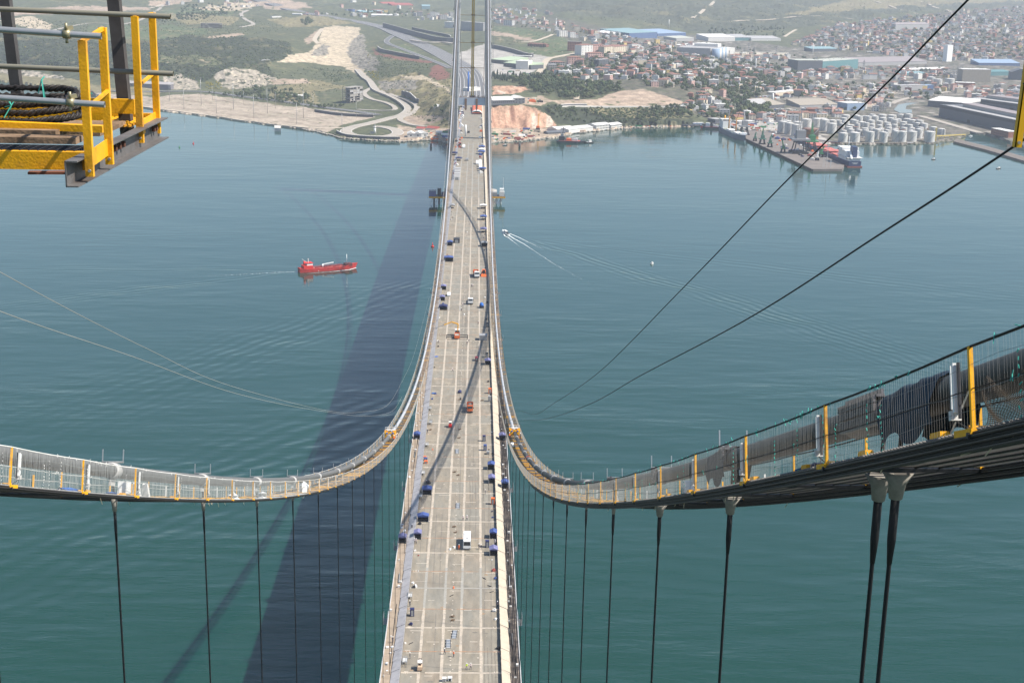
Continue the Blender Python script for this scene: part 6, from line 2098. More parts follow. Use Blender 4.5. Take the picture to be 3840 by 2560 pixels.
# clutter on the construction yards: containers, stacks, parked machines
M_cl_ = [M_white, M_blue, M_org, M_grey, R_rus, M_offw, M_dark, B_crm, M_grn]
nmz = ['white', 'blue', 'orange', 'grey', 'dark red', 'off-white', 'dark', 'cream', 'green']
cnt = 0
for lab, poly, n in (('on the yard below the red cliff', [(1845, 488), (2040, 484), (2050, 505), (1960, 526), (1845, 534)], 60), ('on the shaded yard left of the bridge', [(1600, 495), (1695, 490), (1695, 530), (1610, 525)], 34),
                     ('on the strip right of the white sheds', [(2340, 476), (2540, 472), (2540, 478), (2340, 483)], 22), ('on the harbour yard behind the pier', [(2710, 466), (2900, 452), (2930, 480), (2880, 500), (2800, 492)], 60),
                     ('beside the shed on the cliff top', [(1975, 372), (2030, 370), (2030, 384), (1975, 388)], 12), ('on the boat yard above the tan sheds', [(2790, 368), (2990, 352), (3000, 366), (2800, 384)], 50),
                     ('on the yard of the green roofed halls', [(1845, 262), (1980, 268), (2000, 282), (1845, 286)], 20), ('in the parking area beside the tan sheds', [(2900, 412), (3000, 410), (3000, 436), (2900, 440)], 40)):
    for k in range(n):
        u, v = inpoly(poly, rr)
        p = G(u, v)
        i = rr.randrange(9)
        big = rr.random() < 0.25
        sx_, sy_, sz_ = (rr.uniform(4, 6.2), 1.3, 1.35) if big else (rr.uniform(0.9, 2.2), rr.uniform(0.8, 1.2), rr.uniform(0.5, 0.9))
        b = MB()
        b.box(-sx_, sx_, -sy_, sy_, 0, sz_*2)
        b.box(-sx_*0.98, sx_*0.5, -sy_*0.9, sy_*0.9, sz_*2, sz_*2 + 0.2)
        o = b.build('container' if big else 'stacked_goods', M_cl_[i], None, loc=(p[0], p[1], p[2] - 0.1), rz=rr.uniform(-0.4, 0.4))
        tag(o, ('%s shipping container standing %s' if big else '%s stack of goods %s') % (nmz[i], lab), 'container' if big else 'goods', ('containers ' if big else 'goods ') + lab)
# yellow yard crane at the red cliff
p = G(2017, 487); s_ = np.linalg.norm(p - CAM)/FPX
t = thing('crawler_crane', 'yellow crawler crane with upright boom before the red cliff', 'crane', tuple(p))
b = MB(); b.box(-3, 3, -3, 3, 0, 3); b.build('undercarriage', M_dark, t)
b = MB(); b.box(-2.5, 2.5, -2, 4, 3, 6); b.build('cab', M_org, t)
b = MB()
for x in (-0.7, 0.7):
    for q in (-0.7, 0.7):
        b.bar((x, q, 5), (x*0.7 + 1.5, q*0.7, 60*s_), 0.4)
for k in range(12):
    b.bar((-0.7, -0.7, 5 + k*(60*s_ - 5)/12), (0.9, 0.7, 5 + (k + 1)*(60*s_ - 5)/12), 0.3)
b.build('boom', M_yel, t)

# pipe runs and low walls between the tanks
for k, (u0, v0, u1, v1) in enumerate(((3150, 541, 3400, 541), (3400, 541, 3560, 538), (3150, 518, 3460, 516), (3160, 490, 3480, 486), (3130, 470, 3470, 466), (2930, 512, 3140, 538), (3240, 440, 3420, 440), (3000, 530, 3150, 545))):
    a, c = G(u0, v0), G(u1, v1)
    b = MB()
    for q in range(4):
        b.bar((a[0], a[1] + q*1.1, a[2] + 1.5 + 0.4*(q % 2)), (c[0], c[1] + q*1.1, c[2] + 1.5 + 0.4*(q % 2)), 0.7)
    for f in np.linspace(0, 1, 12):
        x, y, z = a*(1 - f) + c*f
        b.box(x - 0.4, x + 0.4, y - 1, y + 4.5, z - 0.5, z + 1.3)
    tag(b.build('pipe_run', (B_tan, R_gry, M_grey, R_brn)[k % 4]), 'pipe run on low trestles in the tank farm, ' + ('along the water', 'at the right end by the water', 'behind the front row', 'in the middle of the farm', 'towards the back', 'beside the pier', 'at the very back', 'in front of the rusty tank')[k], 'pipes')
a, c = G(3500, 528), G(3618, 521)
b = MB()
b.bar((a[0], a[1], a[2] + 7), (c[0], c[1], c[2] + 7), 1.4)
for f in np.linspace(0, 1, 7):
    x, y, z = a*(1 - f) + c*f
    b.bar((x, y, z - 1), (x, y, z + 7), 0.9)
b.bar((a[0] + 3, a[1], a[2]), (a[0] + 3, a[1], a[2] + 20), 2.4)
tag(b.build('yellow_gantry', mat('gantry_yellow', (0.50, 0.38, 0.10), 0.7)), 'long yellow pipe gantry at the right end of the tank farm', 'gantry')
# ================================================================== THINGS ON THE DECK
def mbp(name, m_, parent, *boxes):
    b = MB()
    for q in boxes:
        b.box(*q)
    return b.build(name, m_, parent)
WHEELM = {}
def wheel(parent, x, y, r, w=0.28):
    k = (round(r, 2), round(w, 2))
    if k not in WHEELM:
        b = MB(); b.tube([(-w/2, 0, 0), (-w/2 + 0.03, 0, 0), (w/2 - 0.03, 0, 0), (w/2, 0, 0)], [r*0.93, r, r, r*0.93], 14)
        c = MB(); c.tube([(-w/2 - 0.02, 0, 0), (w/2 + 0.02, 0, 0)], r*0.55, 10)
        WHEELM[k] = (b.mesh('tyre', M_black), c.mesh('rim', M_galv))
    t, rm = WHEELM[k]
    o = put('wheel', t, parent, loc=(x, y, r))
    put('rim', rm, o)
def chamfer_cab(x0, x1, y0, y1, z0, z1, rake=0.35, back=0.0):
    """Cab with a raked windscreen at the front (-y)."""
    b = MB()
    zm = z0 + (z1 - z0)*0.48
    i = 0.10
    P = [(x0, y0, z0), (x1, y0, z0), (x1, y1, z0), (x0, y1, z0), (x0, y0, zm), (x1, y0, zm), (x1, y1, zm), (x0, y1, zm),
         (x0 + i, y0 + rake, z1), (x1 - i, y0 + rake, z1), (x1 - i, y1 - back, z1), (x0 + i, y1 - back, z1)]
    b.add(P, [(0, 3, 2, 1), (0, 1, 5, 4), (1, 2, 6, 5), (2, 3, 7, 6), (3, 0, 4, 7), (4, 5, 9, 8), (5, 6, 10, 9), (6, 7, 11, 10), (7, 4, 8, 11), (8, 9, 10, 11)])
    return b
def windscreen(x0, x1, y0, z0, z1, rake):
    b = MB()
    e = 0.03
    b.add([(x0, y0 - e, z0), (x1, y0 - e, z0), (x1 - 0.08, y0 + rake - e, z1), (x0 + 0.08, y0 + rake - e, z1),
           (x0, y0 + 0.02, z0), (x1, y0 + 0.02, z0), (x1 - 0.08, y0 + rake + 0.02, z1), (x0 + 0.08, y0 + rake + 0.02, z1)], MB.BOXF)
    return b
def lorry(label, u, v, cabm, bedm, kind, rz=0.0, ln=7.5, sc=1.0):
    p = on_deck(u, v)
    t = thing('lorry', label, 'lorry', (p[0], p[1] + ln*0.5*sc*math.cos(rz), zdeck(p[1]) + 0.02), rz)
    h = ln/2
    chamfer_cab(-1.2, 1.2, -h, -h + 2.0, 0.75, 2.95, 0.18).build('cab', cabm, t)
    windscreen(-1.05, 1.05, -h, 1.95, 2.8, 0.17).build('windscreen', M_glass, t)
    for s_ in (-1, 1):
        mbp('side_window', M_glass, t, (s_*1.17 - 0.04, s_*1.17 + 0.04, -h + 0.5, -h + 1.5, 1.95, 2.6))
        mbp('headlight', M_offw, t, (s_*0.9 - 0.15, s_*0.9 + 0.15, -h - 0.04, -h + 0.05, 0.95, 1.15))
        mbp('mirror', M_dark, t, (s_*1.4 - 0.12, s_*1.4 + 0.12, -h + 0.1, -h + 0.2, 1.9, 2.5))
    mbp('bumper', M_dark, t, (-1.2, 1.2, -h - 0.12, -h + 0.1, 0.45, 0.8))
    mbp('chassis', M_dark, t, (-0.45, 0.45, -h + 0.5, h, 0.55, 0.95))
    for y in (-h + 1.0, h - 2.2, h - 1.0):
        for x in (-1.0, 1.0):
            wheel(t, x, y, 0.5, 0.34)
    if kind == 'tipper':
        b = MB(); f, k, w, z0, z1 = -h + 2.25, h, 1.24, 1.05, 2.45
        b.box(-w, w, f, k, z0, z0 + 0.12); b.box(-w, -w + 0.1, f, k, z0, z1); b.box(w - 0.1, w, f, k, z0, z1)
        b.box(-w, w, f, f + 0.12, z0, z1 + 0.4); b.box(-w, w, k - 0.1, k, z0, z1)
        for q in np.linspace(f + 0.5, k - 0.4, 5):
            b.box(-w - 0.07, -w, q, q + 0.12, z0, z1); b.box(w, w + 0.07, q, q + 0.12, z0, z1)
        bd = b.build('tipper_body', bedm, t)
        c = MB(); rr_ = random.Random(6)
        for q in range(6):
            c.blob((0, f + 0.9 + (k - f - 1.6)*q/5, z0 + 0.5), (0.95, 0.75, 0.6), rr_)
        c.build('load', B_con, bd)
    elif kind == 'box':
        mbp('box_body', bedm, t, (-1.25, 1.25, -h + 2.2, h, 1.0, 3.3))
        mbp('roof_fan', M_grey, t, (-0.3, 0.3, -h + 2.8, -h + 3.4, 3.3, 3.5))
    elif kind == 'flat':
        mbp('flat_bed', bedm, t, (-1.2, 1.2, -h + 2.2, h, 1.0, 1.15))
        mbp('headboard', bedm, t, (-1.2, 1.2, -h + 2.2, -h + 2.3, 1.15, 2.3))
    if sc != 1.0:
        t.scale = (sc,)*3
    return t
def bus(label, u, v):
    p = on_deck(u, v)
    ln, t = 8.2, thing('bus', label, 'bus', (p[0], p[1] + 4.1, zdeck(p[1]) + 0.02))
    h = ln/2
    chamfer_cab(-1.2, 1.2, -h, h, 0.45, 3.0, 0.12, 0.05).build('body', M_white, t)
    windscreen(-1.1, 1.1, -h, 1.55, 2.75, 0.11).build('windscreen', M_glass, t)
    for s_ in (-1, 1):
        for k in range(5):
            mbp('side_window', M_glass, t, (s_*1.16 - 0.05, s_*1.16 + 0.05, -h + 0.9 + 1.4*k, -h + 2.1 + 1.4*k, 1.7, 2.5))
        for y in (-h + 1.6, h - 1.8):
            wheel(t, s_*1.05, y, 0.45, 0.28)
        mbp('headlight', M_offw, t, (s_*0.9 - 0.16, s_*0.9 + 0.16, -h - 0.04, -h + 0.04, 0.75, 0.95))
    mbp('bumper', M_grey, t, (-1.18, 1.18, -h - 0.08, -h + 0.1, 0.4, 0.68))
    mbp('roof_hatch', M_dark, t, (-0.25, 0.25, -h + 2.2, -h + 2.8, 3.0, 3.06))
    mbp('air_unit', M_offw, t, (-0.7, 0.7, 0.5, 2.4, 3.0, 3.22))
def car(label, u, v, m_, van=False, pick=False, rz=0.0, name='car', group=None):
    p = on_deck(u, v)
    ln = 5.2 if (van or pick) else 4.3
    t = thing(name, label, 'van' if van else ('pickup' if pick else 'car'), (p[0], p[1] + ln/2, zdeck(p[1]) + 0.02), rz, group)
    h = ln/2
    mbp('body', m_, t, (-0.92, 0.92, -h, h, 0.35, 0.95), (-0.88, 0.88, -h + 0.05, -h + 1.2, 0.95, 1.05))
    if pick:
        chamfer_cab(-0.86, 0.86, -h + 1.2, -h + 3.0, 0.95, 1.8, 0.45, 0.1).build('cab', m_, t)
        mbp('cargo_bed', m_, t, (-0.92, -0.82, h - 2.0, h, 0.95, 1.3), (0.82, 0.92, h - 2.0, h, 0.95, 1.3), (-0.92, 0.92, h - 0.1, h, 0.95, 1.3))
        windscreen(-0.76, 0.76, -h + 1.32, 1.2, 1.72, 0.36).build('windscreen', M_glass, t)
    elif van:
        chamfer_cab(-0.92, 0.92, -h + 0.5, h, 0.95, 2.2, 0.6, 0.05).build('cab', m_, t)
        windscreen(-0.82, 0.82, -h + 0.72, 1.4, 2.1, 0.42).build('windscreen', M_glass, t)
    else:
        chamfer_cab(-0.85, 0.85, -h + 1.1, h - 0.5, 0.95, 1.45, 0.6, 0.5).build('cab', m_, t)
        windscreen(-0.75, 0.75, -h + 1.25, 1.02, 1.4, 0.45).build('windscreen', M_glass, t)
    for s_ in (-1, 1):
        for y in (-h + 0.85, h - 0.9):
            wheel(t, s_*0.8, y, 0.34, 0.22)
    return t
def forklift(label, u, v, m_, rz=0.0):
    p = on_deck(u, v)
    t = thing('forklift', label, 'forklift', (p[0], p[1] + 1.2, zdeck(p[1]) + 0.02), rz)
    b = MB(); b.box(-0.62, 0.62, -1.35, 0.9, 0.35, 1.05); b.taper((0, -1.0), (0.62, 0.36), (0.52, 0.28), 0.35, 1.05); b.build('body', m_, t)
    b = MB()
    for x in (-0.55, 0.55):
        for y in (-0.5, 0.75):
            b.bar((x, y, 1.0), (x*0.95, y, 2.15), 0.09)
    b.box(-0.6, 0.6, -0.6, 0.85, 2.13, 2.2)
    b.build('overhead_guard', M_offw, t)
    b = MB()
    for x in (-0.35, 0.35):
        b.bar((x, 1.1, 0.1), (x, 1.1, 2.5), 0.12)
        b.box(x - 0.07, x + 0.07, 1.15, 2.2, 0.1, 0.17)
    b.box(-0.4, 0.4, 1.05, 1.15, 1.2, 1.32); b.box(-0.4, 0.4, 1.05, 1.15, 2.4, 2.5)
    b.build('mast', M_dark, t)
    mbp('seat', M_dark, t, (-0.3, 0.3, -0.3, 0.25, 1.0, 1.35), (-0.3, 0.3, -0.4, -0.28, 1.3, 1.75))
    for s_ in (-1, 1):
        wheel(t, s_*0.58, 0.6, 0.36, 0.24); wheel(t, s_*0.5, -0.85, 0.28, 0.22)
bus('white bus parked on the near deck facing the camera', 1751, 2062)
lorry('orange tipper lorry with grey load facing the camera in the deck middle', 1762, 1549, M_org, mat('orange_bed', (0.55, 0.13, 0.05), 0.6), 'tipper', 0, 8.0)
lorry('white flatbed lorry beyond the yellow armed crane lorry', 1764, 1143, M_white, M_offw, 'flat', 0, 9.0, 1.15)
lorry('white cabbed tipper lorry with orange body beside the orange loader', 1786, 1043, M_white, M_org, 'tipper', 0.08, 9.0, 1.2)
forklift('red forklift standing on the deck below the long cable shadow', 1688, 1604, M_red)
forklift('cream and orange forklift at the bottom left of the deck', 1574, 2516, mat('cream_machine', (0.60, 0.42, 0.28), 0.6))
car('white pickup parked near the left edge of the deck', 1683, 1112, M_white, pick=True, name='pickup')
# crane lorry with outriggers and folded arm
p = on_deck(1714, 1272)
t = thing('crane_lorry', 'orange crane lorry on outriggers with a yellow arm reaching left', 'crane lorry', (p[0], p[1] + 4, zdeck(p[1]) + 0.02))
mbp('bed', M_org, t, (-1.25, 1.25, -4.2, 1.2, 1.0, 1.2), (-1.25, -1.15, -4.2, 1.2, 1.2, 1.9), (1.15, 1.25, -4.2, 1.2, 1.2, 1.9), (-1.25, 1.25, -4.25, -4.15, 0.5, 1.9), (-1.25, 1.25, 1.1, 1.2, 1.2, 2.1))
mbp('load', B_con, t, (-1.1, 1.1, -4.0, 1.0, 1.2, 1.5))
mbp('cab', M_white, t, (-1.2, 1.2, 3.2, 5.2, 0.8, 2.9))
mbp('chassis', M_dark, t, (-0.5, 0.5, -4.0, 5.0, 0.5, 1.0))
mbp('crane_base', M_dark, t, (-1.0, 1.0, 1.6, 2.8, 0.9, 2.6))
for y in (-3.4, 0.6):
    mbp('outrigger', M_dark, t, (-5.2, 5.2, y, y + 0.35, 0.75, 1.05), (-5.3, -5.0, y, y + 0.35, 0.0, 1.0), (5.0, 5.3, y, y + 0.35, 0.0, 1.0))
for y in (-3.0, -1.8, 4.0):
    for x in (-1.0, 1.0):
        wheel(t, x, y, 0.5, 0.34)
b = MB(); b.bar((0.2, 2.2, 2.4), (0.4, 2.4, 6.0), 0.55); b.bar((0.4, 2.4, 6.0), (-2.8, 2.3, 7.0), 0.5); b.build('arm', M_yel, t)
b = MB(); b.bar((-2.8, 2.3, 7.0), (-6.5, 2.0, 5.6), 0.42); b.build('arm', M_yel, t)
b = MB(); b.bar((-6.5, 2.0, 5.6), (-12.0, 1.4, 3.4), 0.26); b.bar((-12.0, 1.4, 3.4), (-12.0, 1.4, 2.2), 0.08); b.build('jib', M_grey, t)
# orange wheel loader
p = on_deck(1814, 1036)
t = thing('wheel_loader', 'orange wheel loader standing right of the white cabbed tipper', 'loader', (p[0], p[1] + 3, zdeck(p[1]) + 0.02))
mbp('body', M_org, t, (-1.2, 1.2, -0.5, 3.0, 0.9, 2.2)); mbp('cab', M_glass, t, (-0.8, 0.8, -1.4, 0.2, 1.2, 3.4)); mbp('cab_roof', M_org, t, (-0.9, 0.9, -1.5, 0.3, 3.4, 3.6))
b = MB(); b.bar((-0.8, -1.2, 1.2), (-0.8, -3.6, 0.9), 0.3); b.bar((0.8, -1.2, 1.2), (0.8, -3.6, 0.9), 0.3); b.build('lift_arm', M_org, t)
b = MB(); b.add([(-1.5, -3.4, 0.1), (1.5, -3.4, 0.1), (1.5, -4.6, 0.1), (-1.5, -4.6, 0.1), (-1.5, -3.4, 1.3), (1.5, -3.4, 1.3), (1.5, -3.7, 1.4), (-1.5, -3.7, 1.4)], MB.BOXF); b.build('bucket', M_org, t)
for y in (-1.3, 1.9):
    for x in (-1.2, 1.2):
        wheel(t, x, y, 0.75, 0.5)
# blue concrete pump
p = on_deck(1806, 1156)
t = thing('mortar_mixer', 'bright blue mixer machine near the right edge of the deck', 'mixer', (p[0], p[1] + 1.5, zdeck(p[1]) + 0.02), 0.2)
b = MB(); b.tube([(0, -1.6, 1.2), (0, -0.8, 1.5), (0, 0.6, 1.7), (0, 1.6, 1.5)], [0.45, 1.0, 1.05, 0.6], 12); b.build('drum', M_bright, t)
mbp('frame', M_dark, t, (-1.0, 1.0, -1.8, 1.8, 0.45, 0.7), (-0.9, -0.7, -1.6, 1.6, 0.6, 1.2), (0.7, 0.9, -1.6, 1.6, 0.6, 1.2))
for y in (-1.1, 1.1):
    for x in (-0.85, 0.85):
        wheel(t, x, y, 0.42, 0.25)
# big dark cabinets
def cabinet(name, label, cat, u, v, sx, sy, sz, m_, top=None, rz=0.0, group=None):
    p = on_deck(u, v)
    t = thing(name, label, cat, (p[0], p[1] + sy, zdeck(p[1]) + 0.02), rz, group)
    mbp('body', m_, t, (-sx, sx, -sy, sy, 0.08, sz))
    mbp('roof', top or m_, t, (-sx - 0.05, sx + 0.05, -sy - 0.05, sy + 0.05, sz, sz + 0.1))
    mbp('door', M_grey if m_ is not M_white else M_dark, t, (-sx*0.55, sx*0.55, -sy - 0.04, -sy + 0.02, 0.15, sz*0.86))
    return t
cabinet('generator', 'large dark grey generator cabinet at the right edge of the deck', 'generator', 1812, 1277, 1.9, 2.2, 2.4, M_grey)
cabinet('generator', 'dark red machine box standing in the cable shadow', 'generator', 1787, 1354, 0.7, 1.4, 1.5, mat('dark_red', (0.16, 0.03, 0.04), 0.6))
for lab, u, v, m_ in (('navy portable toilet standing alone at the lower left of the deck', 1545, 2311, M_navy), ('navy portable toilet between the two right tents', 1827, 2053, M_navy), ('navy portable toilet below the right walkway tent', 1815, 1655, M_navy),
                      ('dark portable toilet beside the generator cabinet', 1828, 1227, M_dark), ('dark portable toilet at the right edge above the blue tent', 1826, 1340, M_dark), ('orange portable toilet at the right edge below the two tents', 1848, 1892, M_org),
                      ('orange portable toilet at the right edge near the cable drum', 1837, 1476, M_org), ('blue portable toilet beside the grey pump at the right', 1819, 1690, M_blue), ('grey steel cabinet at the right edge near the tipper lorry', 1836, 1506, M_grey)):
    cabinet('portable_toilet', lab, 'toilet', u, v, 0.58, 0.58, 2.15, m_, None, random.uniform(-0.1, 0.1), 'portable toilets on the deck')
cabinet('tool_box', 'blue tool box beside two orange boxes at the left edge', 'box', 1596, 1727, 0.6, 0.5, 0.9, M_blue)
cabinet('tool_box', 'lower orange box beside the blue tool box', 'box', 1597, 1738, 0.6, 0.5, 0.9, M_org)
cabinet('tool_box', 'flat orange box above the blue tool box', 'box', 1592, 1716, 0.6, 0.4, 0.4, M_org)
cabinet('pump_set', 'small grey pump set at the right of the deck', 'pump', 1830, 1704, 0.5, 0.7, 1.0, M_grey)
cabinet('white_crate', 'left white crate at the bottom edge of the deck', 'crate', 1666, 2556, 0.5, 0.5, 0.9, M_offw)
cabinet('white_crate', 'right white crate at the bottom edge of the deck', 'crate', 1687, 2554, 0.5, 0.5, 0.9, M_white)
# tents
def tent(label, u, v, w, l, h, m_, rm=None, walls=True, rz=0.0, dx=0.0, lift=0.02):
    p = on_deck(u, v)
    t = thing('tent', label, 'tent', (p[0] + dx, p[1] + l/2, zdeck(p[1]) + lift), rz, 'work tents on the deck')
    b = MB()
    b.gable(-w/2, w/2, -l/2, l/2, h, 0.55, 0.12, 'y'); b.build('canopy', rm or m_, t)
    for x in (-w/2, w/2):
        for y in (-l/2, l/2):
            mbp('pole', M_offw, t, (x - 0.04, x + 0.04, y - 0.04, y + 0.04, 0, h))
    b = MB()
    for x in (-w/2, w/2):
        b.box(x - 0.02, x + 0.02, -l/2, l/2, h - 0.45, h - 0.02)
    b.box(-w/2, w/2, -l/2 - 0.02, -l/2 + 0.02, h - 0.4, h - 0.02)
    b.build('valance', m_, t)
    if walls:
        for x in (-w/2 + 0.03, w/2 - 0.03):
            mbp('side_wall', m_, t, (x - 0.02, x + 0.02, -l/2 + 0.02, l/2, 0.05, h - 0.46))
        mbp('back_wall', m_, t, (-w/2 + 0.05, w/2 - 0.05, l/2 - 0.04, l/2, 0.05, h - 0.02))
    mbp('bench', M_dark, t, (-w*0.3, w*0.3, -0.3, 0.5, 0.05, 0.75))
    return t
for lab, u, v, w, l, m_, rm in (
    ('lilac blue tent at the left edge, level with the white bus', 1566, 2022, 2.3, 2.8, M_navy, M_lilac), ('blue tent at the right edge, upper of the pair beside the bus', 1850, 2020, 2.2, 2.8, M_navy, M_blue),
    ('purple tent at the right edge, lower of the pair beside the bus', 1851, 2084, 2.4, 2.8, M_navy, M_lilac), ('wide blue tent standing at the foot of the cable shadow', 1601, 1856, 3.2, 3.0, M_navy, M_blue),
    ('long low blue shelter at the left edge above the lilac tent', 1586, 1957, 3.6, 2.4, M_blue, M_blue), ('pale blue tent at the right edge, upper of the middle pair', 1842, 1762, 2.4, 3.0, M_dark, M_blue),
    ('lilac tent at the right edge, lower of the middle pair', 1844, 1813, 2.2, 3.2, M_navy, M_lilac), ('navy covered stall at the left edge below the white pickup', 1662, 1163, 4.2, 4.0, M_navy, M_navy),
    ('blue tent at the left edge beside the white pickup', 1663, 1087, 3.0, 3.4, M_dark, M_lilac), ('grey blue tent just below the white pickup', 1658, 1128, 2.8, 3.6, M_dark, M_lilac),
    ('blue tent at the right edge above the generator cabinet', 1829, 1369, 2.6, 3.4, M_dark, M_lilac), ('blue tarpaulin tent at the left edge below the dark crate', 1687, 922, 3.4, 4.0, M_blue, M_blue),
    ('blue tent at the right edge where the cable shadow widens', 1813, 826, 4.6, 6.0, M_dark, M_blue), ('pale tent at the right edge beyond the cable shadow', 1813, 873, 4.4, 5.5, M_dark, M_lilac),
    ('dark tent at the right edge inside the cable shadow', 1817, 926, 4.0, 5.5, M_dark, M_grey), ('blue and white tent group at the left edge above the shelter', 1682, 982, 5.6, 5.0, M_dark, M_blue),
    ('grey tent at the left edge near the far tower', 1695, 783, 4.0, 6.0, M_dark, M_grey), ('white roofed tent at the right edge near the far tower', 1812, 784, 5.0, 6.0, M_dark, M_offw),
    ('blue tent at the right edge just before the far tower', 1807, 560, 6.5, 9.0, M_navy, M_blue), ('lower blue tent at the right edge before the far tower', 1806, 579, 7.0, 9.0, M_navy, M_blue),
    ('white tent between two blue tents before the far tower', 1807, 570, 6.5, 8.0, M_white, M_white), ('navy tent at the left edge before the far tower', 1703, 584, 6.5, 8.0, M_navy, M_navy),
    ('blue tent beside the white vans near the far tower', 1810, 643, 6.0, 7.0, M_navy, M_blue), ('small navy tent at the left near the stacked containers', 1720, 604, 6.0, 8.0, M_navy, M_navy)):
    tent(lab, u, v, w, l, 2.1 if v > 1000 else 2.6, m_, rm, v > 900, random.uniform(-0.06, 0.06))
for lab, u, v, sx in (('blue tent on the left walkway beside the lilac tent', 1509, 2038, -1), ('blue tent on the left walkway below the left yellow machine', 1563, 1648, -1), ('lilac tent on the right walkway below the right yellow machine', 1883, 1652, 1), ('blue tent on the right walkway below the middle pair', 1893, 1830, 1)):
    tent(lab, u, v, 2.4, 2.6, 2.1, M_blue if 'lilac' not in lab else M_navy, M_blue if 'lilac' not in lab else M_lilac, True, 0, 0.0, 0.1)
# small goods
def heap(name, label, cat, u, v, m_, size, group=None, n=1):
    p = on_deck(u, v)
    b = MB(); rr_ = random.Random(int(u*7 + v))
    for k in range(n):
        b.blob((rr_.uniform(-.5, .5)*size[0]*(n > 1), rr_.uniform(-.5, .5)*size[1]*(n > 1), size[2]*0.5), size, rr_)
    return tag(b.build(name, m_, None, loc=(p[0], p[1], zdeck(p[1]) + 0.02)), label, cat, group)
for lab, u, v in (('white big bag at the right edge of the deck near the bottom', 1858, 2322), ('white sack on the left walkway near the bottom', 1450, 2489), ('round white sack on the left walkway above the lower sack', 1470, 2427), ('white bag beside the bus', 1688, 2060),
                  ('white heap of sheets left of the bus front', 1703, 2052), ('white bag at the left edge by the excavated marks', 1535, 1790), ('white bag on the left walkway level with the shelter', 1518, 1990), ('small white bag at the left edge in the middle distance', 1640, 1280),
                  ('white bag at the right edge beyond the mixer', 1818, 1116), ('white bag at the left edge above the crane lorry', 1648, 1193), ('pale bag in the deck middle above the crane lorry', 1741, 1180), ('white heap in the deck middle near the upper strips', 1752, 872)):
    heap('sand_bag', lab, 'bag', u, v, M_white, (0.45, 0.5, 0.4), 'white bags on the deck')
for lab, u, v in (('brown coil of cable in the deck middle near the bottom', 1696, 2312), ('second brown coil just below the first', 1697, 2326), ('coil of hose left of the walkers', 1703, 1975), ('dark coil of cable below the walkers', 1708, 1996), ('brown heap of cable above the walkers', 1718, 1782), ('grey heap of ropes near the upper grating', 1722, 1642), ('dark heap of fittings near the cable shadow', 1725, 1610), ('dark goods left of the red forklift', 1614, 1612),
                  ('dark tyres at the right of the orange lorry', 1808, 1502), ('heap of scrap left of the orange lorry', 1725, 1498), ('brown heap beside the near strips', 1705, 1770)):
    b = MB(); p = on_deck(u, v)
    rr_ = random.Random(int(u + v))
    for k in range(5):
        a = rr_.uniform(0, 6.28); r_ = rr_.uniform(0.3, 0.55)
        b.tube([(r_*math.cos(a + 0.7*q) + 0.15*k - 0.3, 0.8*r_*math.sin(a + 0.7*q), 0.06 + 0.07*k) for q in range(9)], 0.06, 5)
    tag(b.build('cable_coil', M_dark if k % 2 else M_wood, None, loc=(p[0], p[1], zdeck(p[1]) + 0.03)), lab, 'coil', 'coils and heaps on the deck')
for lab, u, v in (('long dark offcut lying at the right of the near deck', 1815, 2168), ('second dark offcut further down the right', 1835, 2197), ('short dark offcut at the right of the near deck', 1843, 2219), ('bent grey bar lying in the deck middle', 1693, 2233), ('thin rod lying near the left edge at the bottom', 1540, 2412)):
    p = on_deck(u, v)
    b = MB(); a = random.uniform(-0.9, 0.9)
    b.tube([(-0.6*math.cos(a), -0.8*math.sin(a), 0.1), (0, 0, 0.13), (0.6*math.cos(a) + 0.1, 0.8*math.sin(a), 0.1)], 0.1, 6)
    tag(b.build('offcut', M_dark, None, loc=(p[0], p[1], zdeck(p[1]) + 0.03)), lab, 'offcut', 'offcuts on the deck')
heap('orange_ball', 'orange ball lying in the middle of the near deck', 'ball', 1701, 2204, M_org, (0.33, 0.33, 0.45))
heap('orange_ball', 'small orange drum near the left strip', 'drum', 1622, 1686, M_org, (0.3, 0.3, 0.4))
heap('blue_sheet', 'blue sheet lying at the left edge in the middle distance', 'sheet', 1636, 1337, M_bright, (1.0, 1.0, 0.15))
heap('blue_sheet', 'blue sheet at the left edge beside the orange lorry', 'sheet', 1624, 1475, M_bright, (0.9, 0.9, 0.2))
heap('motorcycle_heap', 'navy covered goods left of the orange lorry', 'goods', 1722, 1471, M_navy, (0.9, 1.1, 0.8), None, 2)
heap('dark_goods', 'dark covered goods on a pallet at the left of the long shadow', 'goods', 1606, 1812, M_dark, (0.9, 1.0, 0.8), None, 3)
